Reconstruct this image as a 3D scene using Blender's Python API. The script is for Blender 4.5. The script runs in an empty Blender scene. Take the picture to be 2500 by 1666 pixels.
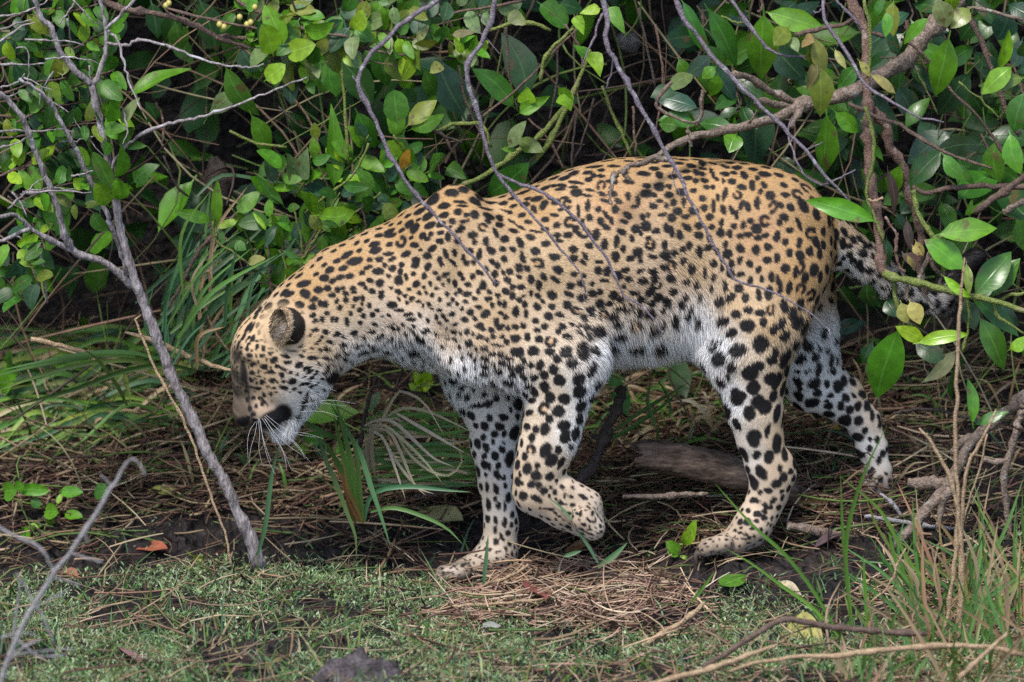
import bpy, math, random
import numpy as np
from mathutils import Vector, Matrix

random.seed(11)
RNG = np.random.default_rng(11)
scene = bpy.context.scene
COL = scene.collection

# ----------------------------------------------------------------- camera
PITCH = math.radians(12.0)
DIST = 12.0
FPX = 1400.0 * DIST                     # 1 m at the leopard covers 1400 px of the 2500 px wide photograph
TARGET = Vector((0, 0, 0.435))
FWD = Vector((0, math.cos(PITCH), -math.sin(PITCH)))
UP = Vector((0, math.sin(PITCH), math.cos(PITCH)))
CAM = TARGET - FWD * DIST
cam_data = bpy.data.cameras.new('camera')
cam = bpy.data.objects.new('camera', cam_data)
COL.objects.link(cam)
cam.location = CAM
cam.rotation_euler = (math.pi / 2 - PITCH, 0, 0)
cam_data.sensor_width = 36.0
cam_data.lens = 36.0 * FPX / 2500.0
cam_data.clip_end = 200
cam_data.dof.use_dof = True
cam_data.dof.focus_distance = DIST - 0.06
cam_data.dof.aperture_fstop = 3.4
scene.camera = cam

# ----------------------------------------------------------------- sky, sun, exposure
SUN_ELEV, SUN_AZ = math.radians(58), math.radians(205)      # behind the camera, a little to its left
world = bpy.data.worlds.new('World')
scene.world = world
world.use_nodes = True
wn = world.node_tree.nodes
wn.clear()
sky = wn.new('ShaderNodeTexSky')
sky.sky_type = 'NISHITA'
sky.sun_disc = False
sky.sun_elevation = SUN_ELEV
sky.sun_rotation = SUN_AZ
sky.air_density = 1.0
sky.dust_density = 1.5
bg = wn.new('ShaderNodeBackground')
bg.inputs['Strength'].default_value = 0.09
wout = wn.new('ShaderNodeOutputWorld')
world.node_tree.links.new(sky.outputs[0], bg.inputs[0])
world.node_tree.links.new(bg.outputs[0], wout.inputs[0])
sun_data = bpy.data.lights.new('sun', 'SUN')
sun_data.energy = 1.5
sun_data.angle = math.radians(14)
sun_data.color = (1.0, 0.95, 0.88)
sun = bpy.data.objects.new('sun', sun_data)
COL.objects.link(sun)
sd = Vector((math.sin(SUN_AZ) * math.cos(SUN_ELEV), math.cos(SUN_AZ) * math.cos(SUN_ELEV), math.sin(SUN_ELEV)))
sun.rotation_euler = (-sd).to_track_quat('-Z', 'Y').to_euler()
scene.view_settings.view_transform = 'Standard'
scene.view_settings.look = 'None'
scene.view_settings.exposure = 1.50
scene.view_settings.gamma = 1.0
scene.view_settings.use_curve_mapping = False
scene.render.engine = 'CYCLES'
scene.cycles.use_denoising = False
scene.cycles.max_bounces = 6
scene.cycles.diffuse_bounces = 3
scene.cycles.transmission_bounces = 4
scene.cycles.transparent_max_bounces = 4

# ----------------------------------------------------------------- pixel of the photograph -> place
def P(px, py, Y):
    """the point in the vertical plane y = Y that stands at this spot of the picture"""
    d = FWD + Vector((1, 0, 0)) * ((px - 1250.0) / FPX) + UP * ((833.0 - py) / FPX)
    return CAM + d * ((Y - CAM.y) / d.y)

def PN(px, py, Y):
    px, py, Y = np.broadcast_arrays(np.asarray(px, float), np.asarray(py, float), np.asarray(Y, float))
    a, b = (px - 1250.0) / FPX, (833.0 - py) / FPX
    d = np.stack([a, FWD.y + UP.y * b, FWD.z + UP.z * b], -1)
    t = (Y - CAM.y) / d[..., 1]
    return np.array(CAM) + d * t[..., None]

def PROJ(v):
    """world points -> picture pixels"""
    r = v - np.array(CAM)
    dep = r @ np.array(FWD)
    return np.stack([1250 + FPX * r[:, 0] / dep, 833 - FPX * (r @ np.array(UP)) / dep], -1)

def wx(px):
    return (px - 1250.0) / 1400.0

# ----------------------------------------------------------------- terrain height
def sstep(a, b, x):
    t = np.clip((x - a) / (b - a), 0, 1)
    return t * t * (3 - 2 * t)

def vnoise(x, y, seed=0):
    """smooth value noise, numpy"""
    xi, yi = np.floor(x).astype(int), np.floor(y).astype(int)
    fx, fy = x - xi, y - yi
    fx, fy = fx * fx * (3 - 2 * fx), fy * fy * (3 - 2 * fy)
    def h(i, j):
        n = (i * 374761393 + j * 668265263 + seed * 974711) & 0x7fffffff
        n = ((n ^ (n >> 13)) * 1274126177) & 0x7fffffff
        return ((n ^ (n >> 16)) & 0xffff) / 65535.0
    return (h(xi, yi) * (1 - fx) + h(xi + 1, yi) * fx) * (1 - fy) + (h(xi, yi + 1) * (1 - fx) + h(xi + 1, yi + 1) * fx) * fy

def ground_z(x, y):
    x, y = np.asarray(x, float), np.asarray(y, float)
    slope = 0.36 * np.maximum(y - 0.06, 0) * sstep(0.0, 0.35, y)
    slope = np.where(y > 0.75, 0.36 * 0.69, slope)
    slope += 0.055 * sstep(0.15, 0.38, x) * sstep(-0.35, -0.05, y)
    slope += 0.078 * np.exp(-((x - 0.63) ** 2 / 0.02 + (y - 0.14) ** 2 / 0.02))
    edge = 0.78 + 0.10 * (vnoise(x * 2.1, x * 0 + 3.0, 5) - .5)
    wall = 1.25 * sstep(edge, edge + 0.55, y)
    z = slope + wall
    z = z + 0.016 * (vnoise(x * 7, y * 7, 1) - .5) + 0.010 * (vnoise(x * 19, y * 19, 2) - .5)
    z = z + (0.05 * (vnoise(x * 5, z * 6 + y * 3, 9) - .5)) * sstep(.75, .95, y)
    return z

def gz(x, y):
    return float(ground_z(np.array([x]), np.array([y]))[0])

def GP(px, py, lift=0.0):
    """where the line of sight through this pixel meets the ground"""
    Ys = np.linspace(-1.6, 1.6, 641)
    p = PN(px, py, Ys)
    below = p[:, 2] < ground_z(p[:, 0], p[:, 1])
    i = int(np.argmax(below)) if below.any() else len(Ys) - 1
    q = p[i]
    return Vector((q[0], q[1], gz(q[0], q[1]) + lift))

# ----------------------------------------------------------------- meshes, objects, tags
def mesh(name, V, F, smooth=True, col=None, uv=None, mat=None):
    """V (n,3), F (m,3) or (m,4) integer array, or a list of such arrays"""
    me = bpy.data.meshes.new(name)
    V = np.asarray(V, np.float32)
    Fs = F if isinstance(F, list) else [F]
    Fs = [np.asarray(f, np.int32) for f in Fs if len(f)]
    me.vertices.add(len(V))
    me.vertices.foreach_set('co', V.ravel())
    nl = sum(f.size for f in Fs)
    npol = sum(len(f) for f in Fs)
    me.loops.add(nl)
    me.polygons.add(npol)
    li = np.concatenate([f.ravel() for f in Fs])
    ls = np.concatenate([np.full(len(f), f.shape[1], np.int32) for f in Fs])
    me.loops.foreach_set('vertex_index', li)
    me.polygons.foreach_set('loop_start', np.concatenate([[0], np.cumsum(ls)[:-1]]).astype(np.int32))
    if smooth:
        me.polygons.foreach_set('use_smooth', np.ones(npol, bool))
    me.update(calc_edges=True)
    if col is not None:
        c = np.ones((len(V), 4), np.float32)
        c[:, :3] = col
        a = me.attributes.new('tint', 'FLOAT_COLOR', 'POINT')
        a.data.foreach_set('color', c.ravel())
    if uv is not None:
        u = me.uv_layers.new(name='UVMap')
        u.data.foreach_set('uv', np.asarray(uv, np.float32)[li].ravel())
    if mat is not None:
        me.materials.append(mat)
    me.validate()
    return me

def link(name, data, parent=None, loc=None):
    o = bpy.data.objects.new(name, data)
    COL.objects.link(o)
    if loc is not None:
        o.location = loc
    if parent is not None:
        o.parent = parent
    return o

def tag(o, label=None, cat=None, group=None, kind=None):
    for k, v in (('label', label), ('category', cat), ('group', group), ('kind', kind)):
        if v:
            o[k] = v
    return o

def empty(name, loc, label, cat, group=None):
    o = bpy.data.objects.new(name, None)
    COL.objects.link(o)
    o.location = loc
    o.empty_display_size = 0.05
    return tag(o, label, cat, group)

def spline(pts, n):
    """Catmull-Rom through the rows of pts, n samples"""
    p = np.asarray(pts, float)
    if len(p) == 2:
        t = np.linspace(0, 1, n)[:, None]
        return p[0] * (1 - t) + p[1] * t
    q = np.vstack([2 * p[0] - p[1], p, 2 * p[-1] - p[-2]])
    seg = np.r_[0, np.cumsum(np.linalg.norm(np.diff(p[:, :3], axis=0), axis=1) + 1e-9)]
    s = np.linspace(0, seg[-1], n)
    i = np.clip(np.searchsorted(seg, s, 'right') - 1, 0, len(p) - 2)
    t = ((s - seg[i]) / (seg[i + 1] - seg[i]))[:, None]
    a, b, c, d = q[i], q[i + 1], q[i + 2], q[i + 3]
    return 0.5 * (2 * b + (c - a) * t + (2 * a - 5 * b + 4 * c - d) * t * t + (3 * b - a - 3 * c + d) * t ** 3)

def frames(c):
    T = np.gradient(c, axis=0)
    T /= np.linalg.norm(T, axis=1)[:, None] + 1e-12
    n = np.cross(T[0], [0.3, 0.9, 0.25])
    n /= np.linalg.norm(n)
    N = [n]
    for i in range(1, len(c)):
        n = N[-1] - T[i] * np.dot(N[-1], T[i])
        N.append(n / (np.linalg.norm(n) + 1e-12))
    N = np.array(N)
    return T, N, np.cross(T, N)

def tube(pts, r, n=None, sides=7, lump=0.0, seed=0, wobble=0.0):
    """tapered tube through points (world); r a list of radii along pts. Returns V, [quads, caps]"""
    pts = np.asarray(pts, float)
    r = np.broadcast_to(np.asarray(r, float), (len(pts),)) if np.ndim(r) == 0 or len(r) == len(pts) else np.interp(np.linspace(0, 1, len(pts)), np.linspace(0, 1, len(r)), r)
    n = n or max(4, 4 * (len(pts) - 1) + 1)
    cr = spline(np.c_[pts, r], n)
    c, rr = cr[:, :3], np.abs(cr[:, 3])
    g = np.random.default_rng(seed)
    if wobble:
        c = c + g.normal(0, wobble, c.shape) * np.r_[0, np.ones(n - 2), 0][:, None]
    T, N, B = frames(c)
    a = np.linspace(0, 2 * np.pi, sides, endpoint=False)
    rad = rr[:, None] * (1 + lump * g.normal(0, 1, (n, sides)))
    if lump:
        rad *= (1 + 1.2 * lump * g.normal(0, 1, (n, 1))) * (1 + .45 * (g.random((n, 1)) < (.10 if rr.max() < .012 else 0)))
    V = c[:, None] + rad[..., None] * (np.cos(a)[None, :, None] * N[:, None] + np.sin(a)[None, :, None] * B[:, None])
    V = V.reshape(-1, 3)
    i, j = np.meshgrid(np.arange(n - 1), np.arange(sides), indexing='ij')
    j2 = (j + 1) % sides
    Q = np.stack([i * sides + j, i * sides + j2, (i + 1) * sides + j2, (i + 1) * sides + j], -1).reshape(-1, 4)
    V = np.vstack([V, c[0], c[-1]])
    k = len(V) - 2
    jj = np.arange(sides)
    caps = np.vstack([np.stack([np.full(sides, k), (jj + 1) % sides, jj], -1),
                      np.stack([np.full(sides, k + 1), (n - 1) * sides + jj, (n - 1) * sides + (jj + 1) % sides], -1)])
    return V, [Q, caps]

class Bag:
    """collects pieces into one mesh"""
    def __init__(self):
        self.V, self.Q, self.T, self.C, self.U, self.n = [], [], [], [], [], 0
    def add(self, V, F, col=None, uv=None):
        V = np.asarray(V, float)
        for f in (F if isinstance(F, list) else [F]):
            f = np.asarray(f)
            if len(f):
                (self.Q if f.shape[1] == 4 else self.T).append(f + self.n)
        self.V.append(V)
        self.C.append(np.broadcast_to(np.asarray(col if col is not None else (1, 1, 1), float), (len(V), 3)))
        self.U.append(np.zeros((len(V), 2)) if uv is None else np.asarray(uv, float))
        self.n += len(V)
    def build(self, name, mat, smooth=True, origin=None):
        V = np.vstack(self.V)
        if origin is not None:
            V = V - np.array(origin)
        F = [np.vstack(x) for x in (self.Q, self.T) if x]
        return mesh(name, V, F, smooth, np.vstack(self.C), np.vstack(self.U), mat)

# ----------------------------------------------------------------- materials
def newmat(name):
    m = bpy.data.materials.new(name)
    m.use_nodes = True
    nt = m.node_tree
    nt.nodes.clear()
    out = nt.nodes.new('ShaderNodeOutputMaterial')
    return m, nt, out

def nd(nt, kind, **kw):
    n = nt.nodes.new(kind)
    for k, v in kw.items():
        if k in ('operation', 'blend_type', 'data_type', 'attribute_name', 'noise_dimensions', 'feature', 'wave_type', 'bands_direction', 'layer_name', 'attribute_type', 'normalize', 'use_clamp', 'clamp'):
            setattr(n, k, v)
        else:
            n.inputs[k].default_value = v
    return n

def ramp(nt, stops):
    r = nt.nodes.new('ShaderNodeValToRGB')
    e = r.color_ramp.elements
    while len(e) < len(stops):
        e.new(0.5)
    for x, (p, c) in zip(e, stops):
        x.position = p
        x.color = (c, c, c, 1) if np.ndim(c) == 0 else (*c, 1)
    return r
# coat marks drawn after the animal's own pattern: x y rx ry angle, one list per stretch of the body; 'r' = open rosette, 'f' list = far legs
MARKS = [
 (500, 600, 2.852, 0, '''990 65 50 22 -35;1040 105 60 30 -10 r;870 170 38 24 -20;830 225 33 24 0;690 268 48 24 -10;790 312 32 24 0;855 297 26 22 0;700 335 40 30 30;545 325 42 18 -35;585 340 42 20 -20;540 400 40 25 0;435 420 32 22 -20;660 412 36 24 15;745 428 26 22 0;805 405 22 20 0;840 408 24 22 0;375 455 15 24 15;350 495 12 18 0;395 500 20 14 0;945 220 32 20 -30;1010 207 26 22 0;925 305 18 24 0;962 297 18 14 0;1035 300 22 18 0;1040 328 18 14 0;1095 268 30 14 0;1128 295 16 16 0;1095 190 22 16 0;1130 155 26 14 -10;1190 180 26 18 0;1228 183 16 16 0;1210 95 30 22 0;1280 60 34 14 0;1305 98 26 14 -20;1185 30 40 30 0 r;1310 158 24 22 0;1368 137 18 18 0;1400 62 38 22 -20;1470 105 30 22 0;1460 145 26 16 0;1550 75 28 26 0;1555 150 20 28 20;1215 255 26 28 0 r;1230 320 22 16 0;1228 350 18 26 0;1100 365 16 20 0;1095 400 10 18 0;1145 418 16 20 0;985 382 18 20 0;918 388 16 14 0;1035 425 12 18 0;1105 490 18 18 0;1170 485 18 22 0;1240 490 14 8 0;1300 415 34 22 10;1345 240 28 36 0 r;1400 220 14 22 0;1450 198 16 12 0;1525 212 18 22 0;1470 268 30 22 -30;1345 322 26 18 20;1392 345 18 14 0;1442 370 16 16 0;1482 397 14 12 0;770 528 20 18 0;815 512 14 22 10;885 515 13 20 5;918 515 13 20 5;985 528 17 28 0;915 617 28 16 -25;1035 605 28 16 -15;1160 598 28 14 0;800 648 28 12 -35;770 680 14 9 -20;965 690 26 12 0;1070 690 40 12 -25;842 718 18 16 0;1160 692 24 10 -10;985 745 26 12 -30;1180 728 34 10 -15;1270 735 36 14 5;1330 578 40 15 0;1290 548 30 10 -25;1290 648 32 12 -20;1215 632 40 12 -25;1340 688 24 9 0;1105 750 40 14 -15;1450 555 18 8 0;1420 575 14 7 0;1350 455 40 12 0;1420 480 40 12 -5;1440 512 44 10 0;1530 590 36 24 -20;1500 660 22 40 -25;1460 745 34 22 -30;725 628 20 7 -30;600 735 50 8 10;690 740 14 7 -20;560 770 34 12 10;670 775 24 10 0;750 782 32 10 0;850 785 40 12 5;480 798 28 18 0;577 810 26 12 0;405 762 18 12 0;312 765 20 16 0;295 722 14 16 0;250 752 14 14 -30;335 825 24 14 -25;410 840 28 18 10;510 840 20 12 0;545 858 22 12 0;655 830 28 18 -5;712 855 30 18 -20;730 885 26 14 -30;775 892 10 26 20;845 860 14 42 25;890 910 48 28 -30;322 885 22 16 0;380 908 18 12 0;455 880 18 16 0;475 892 14 10 0;530 905 16 22 0;610 945 30 26 10;320 936 18 14 0;395 952 20 16 0;465 942 22 16 0;370 990 22 12 0;320 985 16 10 0;475 995 14 10 0;545 990 30 18 10;625 1002 18 10 -20;715 970 16 10 -30;740 990 14 8 -30;405 1045 10 18 0;460 1032 12 14 0;517 1048 8 8 0;400 1080 8 12 0;465 1083 10 13 0;345 1065 7 9 0;375 1065 9 9 0;440 1113 8 10 0;705 1042 8 24 30;680 1090 6 34 30;625 1195 10 24 25;300 570 15 40 15;325 570 9 40 10;355 548 12 18 0;330 660 14 14 0;338 630 9 14 0;265 630 12 26 15;290 660 6 10 0;362 705 11 20 0;370 600 9 16 0;410 712 12 22 -30;460 715 16 10 0;385 655 14 8 0;255 710 8 10 0;228 690 9 34 10;460 750 18 12 0;365 765 10 12 0;310 798 14 9 0'''),
 (1000, 850, 2.613, 0, '''695 25 30 34 0;790 20 42 26 0;895 20 32 24 0;998 30 38 28 -10;1110 35 42 42 0;530 40 22 16 0;485 70 28 16 20;595 95 26 20 10;630 60 30 16 15;700 130 30 26 10;770 105 22 22 0;830 108 24 30 0;920 140 30 36 0;1035 100 34 32 0;1165 135 26 60 15;565 148 24 18 0;480 115 30 16 20;655 165 24 20 30;790 185 28 22 0;860 250 30 42 -10;955 205 40 40 -20;1080 200 44 50 15;1085 280 40 44 15;480 160 28 16 10;630 218 46 22 10;755 235 24 16 0;530 258 26 14 0;780 332 26 20 -20;860 385 38 42 30 r;985 325 42 34 20;955 405 40 36 0;1100 370 34 55 20;765 410 26 18 -20;735 300 12 26 0;745 500 22 24 0;805 520 22 26 0;865 520 34 44 10;985 500 40 38 0;990 570 40 46 0;1065 545 28 52 20;770 645 32 34 0 r;865 655 40 54 25;905 715 44 36 -40;970 735 22 44 15;680 740 16 34 15;750 765 30 40 0;810 815 34 34 0;895 820 30 28 -20;680 850 20 30 0;775 870 30 24 0;710 855 9 14 0;725 945 30 26 30;860 915 26 24 0;930 925 14 20 0;810 965 46 20 25;890 1030 34 12 10;965 990 16 16 0;990 940 10 16 0;1105 955 34 18 25;1040 1005 14 12 0;1090 1055 12 18 0;1110 1130 18 10 20;1010 1145 16 10 20;1170 1050 10 18 30;1095 1165 16 8 10;1180 1110 16 8 -20;1040 1080 12 8 20;1150 1160 14 6 10;1200 1060 6 14 0;1140 1010 14 7 60;1190 1090 12 6 80;1215 1130 14 6 70;1160 1190 16 7 10;1080 1100 12 6 60;1060 1050 14 7 40;1130 1090 12 6 70;1200 1180 12 6 30;1020 1060 14 7 20;1150 1140 10 6 80;1100 1190 12 6 10;1230 1090 6 12 0;1180 1040 10 6 60;960 1080 16 8 15;930 1060 16 8 20'''),
 (1000, 850, 2.613, 1, '''275 210 32 20 5;370 218 28 18 20;320 295 20 12 20;390 430 36 22 30;440 370 60 18 -5;500 355 32 26 -15;600 445 34 22 20;575 500 32 24 25;480 500 26 32 -15;545 550 26 24 20;675 540 30 40 -20;690 350 30 50 -30;610 605 10 8 0;545 690 22 30 -20;640 710 36 56 0;430 610 24 30 -20;490 635 22 28 -20;480 745 24 26 0;510 755 12 28 0;435 790 14 40 0;560 810 18 36 -15;605 828 14 18 0;490 890 12 36 0;550 900 20 34 -10;455 890 10 26 0;500 1000 16 42 5;565 1012 14 28 0;610 1015 10 38 -12;630 955 20 34 -15;655 1062 14 26 -10;500 1090 16 24 0;550 1100 14 30 -15;610 1115 14 34 -5;650 1135 12 18 0;685 1110 12 24 0;590 1208 12 30 -15;550 1235 16 22 0;640 1250 14 20 -20;510 1280 12 10 0;625 1325 14 10 0;555 1345 10 10 0;595 1352 9 10 0;560 1300 20 6 0;430 1415 14 16 0;340 1385 18 8 0;280 1390 10 10 0;220 1440 8 12 0;245 1370 12 5 0;190 1400 10 6 0'''),
 (1600, 750, 2.24, 0, '''365 78 36 28 -15;415 145 36 26 -20;505 105 42 38 20;440 40 30 24 20;590 85 22 28 0;570 30 30 20 0;450 235 56 40 -10;345 285 44 44 30;520 360 52 50 -15;560 325 44 34 -10;630 395 36 40 0;675 395 28 42 0;660 425 24 30 0;575 200 46 48 20;655 120 24 40 20 r;690 90 18 34 20;705 155 26 24 -30;640 285 30 32 0;660 250 18 36 0;715 280 30 62 10;775 80 30 46 35;820 110 18 50 10;445 490 36 54 -5;475 480 20 24 0;560 520 40 44 0;600 550 40 44 0;665 580 22 64 10;715 450 18 46 5;440 645 20 40 -15;535 720 46 56 0;615 680 16 44 0;670 750 28 60 -10;700 610 10 50 0;480 810 18 40 -10;625 820 32 40 0;710 805 20 44 0;580 905 30 50 -20;535 955 24 54 -15;700 930 26 28 10;745 900 16 18 0;665 968 30 26 0;620 1005 22 16 0;695 1012 14 14 0;545 1060 26 14 0;598 1082 14 18 0;630 1095 13 16 0;680 1098 12 16 0;555 1130 22 16 0;592 1152 16 16 -20;640 1155 9 13 0;500 1172 22 20 0;455 1170 15 14 -20;530 1210 14 10 0;495 1245 12 7 0;465 1235 12 7 0;435 1220 10 8 0;540 1250 8 10 0;635 1195 9 10 0;490 1270 14 7 0;450 1275 9 5 0;300 1270 10 5 0;270 1290 10 5 0;400 380 10 20 0;345 190 14 8 0;505 1110 14 14 0'''),
 (1600, 750, 2.24, 1, '''835 215 32 32 -20;915 140 16 44 5;965 290 18 42 0;1000 295 8 22 0;890 340 18 36 15;790 280 34 26 -20;780 352 16 12 0;835 345 20 8 -20;865 415 38 36 0;790 450 14 14 0;1000 435 30 38 -20;955 485 16 16 0;1035 400 20 30 0;1085 400 18 22 0;945 345 7 7 0;860 525 38 28 -10;1015 545 20 24 0;935 515 12 9 0;1110 545 20 24 0;945 595 32 22 10;1035 625 36 36 0;1110 622 26 30 0;1185 595 18 40 5;1140 475 28 22 30;1185 505 14 20 0;1085 485 20 8 40;1105 712 34 22 0;1170 728 14 12 0;1215 725 16 22 0;1110 800 24 16 10;1245 800 16 20 0;1225 605 10 14 0;1185 885 12 10 0;1265 910 10 8 0;895 220 8 18 0'''),
 (900, 350, 2.851, 0, '''582 343 52 30 15;663 318 34 24 0;440 385 46 34 -15;525 430 44 22 0;640 402 50 12 8;745 400 42 22 15;775 370 32 16 20;655 437 38 8 5;350 468 40 18 -20;410 505 34 26 -10;520 492 42 22 -10;625 475 28 24 0;685 503 20 16 0;740 490 26 36 10 r;850 405 50 12 5;820 440 60 10 10;285 563 36 26 -30;320 588 32 28 -20;425 568 40 24 -15;580 538 28 20 0;640 600 38 24 -15;670 545 36 14 -10;560 580 20 10 -20;500 622 22 16 0;435 630 18 18 0;378 642 22 24 0;415 665 18 14 0;495 682 26 20 20;548 650 18 32 0;225 685 42 40 -20 r;150 640 46 18 -10;40 700 44 20 -10;45 745 48 22 -10;140 605 40 16 -20;320 710 30 20 0;445 735 34 18 -30;260 775 34 20 -15;145 770 36 12 0;165 808 26 16 -20;70 805 32 18 0;410 790 28 20 0;325 830 30 30 -40 r;230 852 18 18 0;170 872 22 18 -40;60 890 38 20 0;410 865 20 30 20;495 810 18 24 0;510 845 14 20 0;535 765 18 40 -15;600 760 16 28 -15;590 830 42 12 40;660 800 16 26 -10;680 840 20 18 0;725 640 36 22 -10;735 690 14 20 0;790 580 34 36 0 r;835 500 32 20 0;830 530 18 20 0;910 520 30 24 30;920 555 28 16 0;880 620 14 46 -20;945 665 30 26 20;815 680 22 30 0;850 745 34 26 40;770 770 22 40 0;935 740 26 20 20;945 805 26 22 0;855 830 18 28 -20;890 855 18 26 0;1060 690 26 44 -20;1010 610 38 16 10;1130 655 32 22 30;1075 800 22 50 -10;1045 865 26 28 -40;1165 750 30 24 20;1180 835 54 40 40 r;980 890 26 20 30;965 950 28 22 30;870 915 20 28 0;800 990 24 28 -20;690 980 24 16 0;605 980 18 26 0;660 945 16 14 0;725 930 18 20 0;770 905 26 18 30;540 915 26 16 -20;490 940 20 18 0;465 905 20 14 0;325 980 26 20 -30;380 925 14 20 0;310 910 14 10 0;425 975 14 18 0;470 1010 20 14 0;520 980 12 14 0;380 1005 14 14 0;545 1050 18 14 0;605 1050 14 14 0;435 1060 14 14 0;490 1090 16 18 0;345 1110 16 10 0;415 1120 14 16 0;555 1118 18 16 0;620 1115 14 16 0;690 1050 30 20 -10;685 1105 20 14 0;765 1025 16 26 0;825 1085 28 20 0;900 1060 20 18 0;955 1030 22 26 -30;1060 1000 26 22 -20;1000 1060 22 26 0;905 1115 16 20 0;945 1120 18 28 0;1080 1065 16 14 0;1130 1045 12 26 0;1130 945 22 30 -20;1180 990 20 34 -20;1090 1125 22 22 0;1175 1140 24 28 0;1275 1060 40 26 20;1210 1100 20 12 30;1020 1170 22 38 0;1095 1185 16 30 0;1255 1200 28 32 0;1330 1195 34 14 25;1165 1235 26 18 0;710 1180 22 24 0;765 1145 18 16 0;810 1190 32 26 -20;580 1190 26 18 0;490 1160 20 12 0;475 1215 14 18 0;540 1235 16 14 0;600 1265 20 14 0;670 1230 24 20 20;680 1310 20 18 0;590 1320 18 16 0;775 1270 32 22 -10;805 1295 18 16 0;885 1240 18 24 0;915 1275 28 22 0;910 1185 18 14 0;950 1215 18 22 0;1020 1275 22 22 0;1075 1268 24 18 20;1175 1300 26 16 20;1230 1275 26 22 0;1350 1280 32 18 35;1320 1305 18 20 0;1410 1260 22 12 40;1470 1320 30 14 35;1380 1350 36 18 0;1270 1380 50 44 -15 r;1265 1445 32 22 0;1145 1435 40 30 0;1375 1445 40 26 -20;1490 1410 40 34 -10;1500 1470 34 30 0;1410 1525 40 36 -20;1195 1540 28 20 0;1110 1345 22 30 0;1020 1360 32 26 0;870 1345 20 18 0;930 1345 18 16 0;775 1355 26 18 0;895 1408 40 12 5;1015 1450 36 30 20;800 1430 28 14 -5;865 1465 20 10 0;970 1485 28 14 20;810 1500 30 12 15;695 1390 26 28 30;930 1525 28 18 20;705 1470 22 10 20;600 1370 20 8 30;
1010 430 24 12 -10;940 415 36 16 -15;1105 380 24 12 -10;1075 345 60 12 -18;1150 450 18 30 -20;1215 420 24 40 10;1070 490 24 16 0;960 475 50 8 20;985 480 20 16 20;1000 545 30 10 30;1060 580 40 10 30;1115 545 30 14 20;1225 525 26 20 0;1290 500 30 14 15;1310 575 26 20 0;1165 615 46 10 10;1225 595 28 16 10;1380 420 36 40 0 r;1360 375 30 10 0;1330 460 18 12 0;1330 325 36 12 0;1425 300 36 10 0;1445 340 44 30 0 r;1515 360 40 10 10;1540 325 40 8 15;1340 285 34 16 10;1280 290 24 12 0;1440 260 60 12 10;1525 250 26 16 0;1520 195 36 14 -5;1425 205 36 18 -20;1560 220 24 16 0;1570 145 70 14 -8;1710 150 50 12 0;1620 185 24 12 0;1615 290 38 36 0 r;1620 350 30 12 30;1640 400 40 14 20;1460 470 12 60 0;1525 430 16 44 0;1490 550 16 24 0;1535 520 20 30 0;1600 460 22 22 0;1655 500 16 40 -30;1610 545 24 28 -20;1650 590 28 18 20;1690 540 14 30 -10;1400 550 46 46 20 r;1440 600 20 28 20;1390 640 30 20 0;1310 640 30 16 10;1325 680 28 14 0;1230 700 30 20 0;1295 790 44 28 15;1320 880 40 24 20;1420 735 26 26 0;1500 790 16 36 -35;1490 830 30 12 40;1580 640 26 40 0;1640 700 24 46 0;1720 690 20 46 10;1770 740 18 24 0;1755 620 34 20 30;1740 400 30 18 30;1720 460 24 30 0;1800 500 34 22 40;1780 545 30 14 10;1880 400 18 44 0;1810 370 16 30 0;1850 440 28 14 0;1860 590 30 28 0;1830 660 20 24 0;1890 620 14 20 0;1940 660 22 16 0;1300 945 40 18 30;1405 995 30 24 10;1390 1050 36 20 20;1430 910 26 18 20;1490 1075 34 26 10;1505 920 20 20 0;1600 830 28 14 0;1595 890 26 26 20;1660 890 26 34 0;1640 960 30 16 0;1715 790 30 36 -10;1820 800 28 20 0;1790 880 28 20 0;1890 820 22 22 0;1890 885 24 16 0;1810 945 22 24 0;1905 960 34 24 20;1970 900 28 22 0;1555 980 16 16 0;1610 1035 24 20 0;1700 1055 24 28 0;1750 1085 24 20 0;1680 1115 26 18 0;1740 1150 30 16 0;1850 1040 36 18 0;1780 1000 16 18 0;1960 1030 22 28 0;1970 1120 26 22 0;1440 1165 36 34 0 r;1540 1155 32 20 0;1545 1195 22 16 0;1630 1195 36 40 0 r;1730 1260 34 26 0;1610 1310 36 40 0;1525 1285 22 26 0;1465 1275 18 16 0;1745 1330 46 26 0;1860 1260 46 40 0 r;1880 1180 24 30 0;1690 1420 44 26 10;1860 1400 60 34 -10;1975 1300 30 26 0'''),
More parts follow.
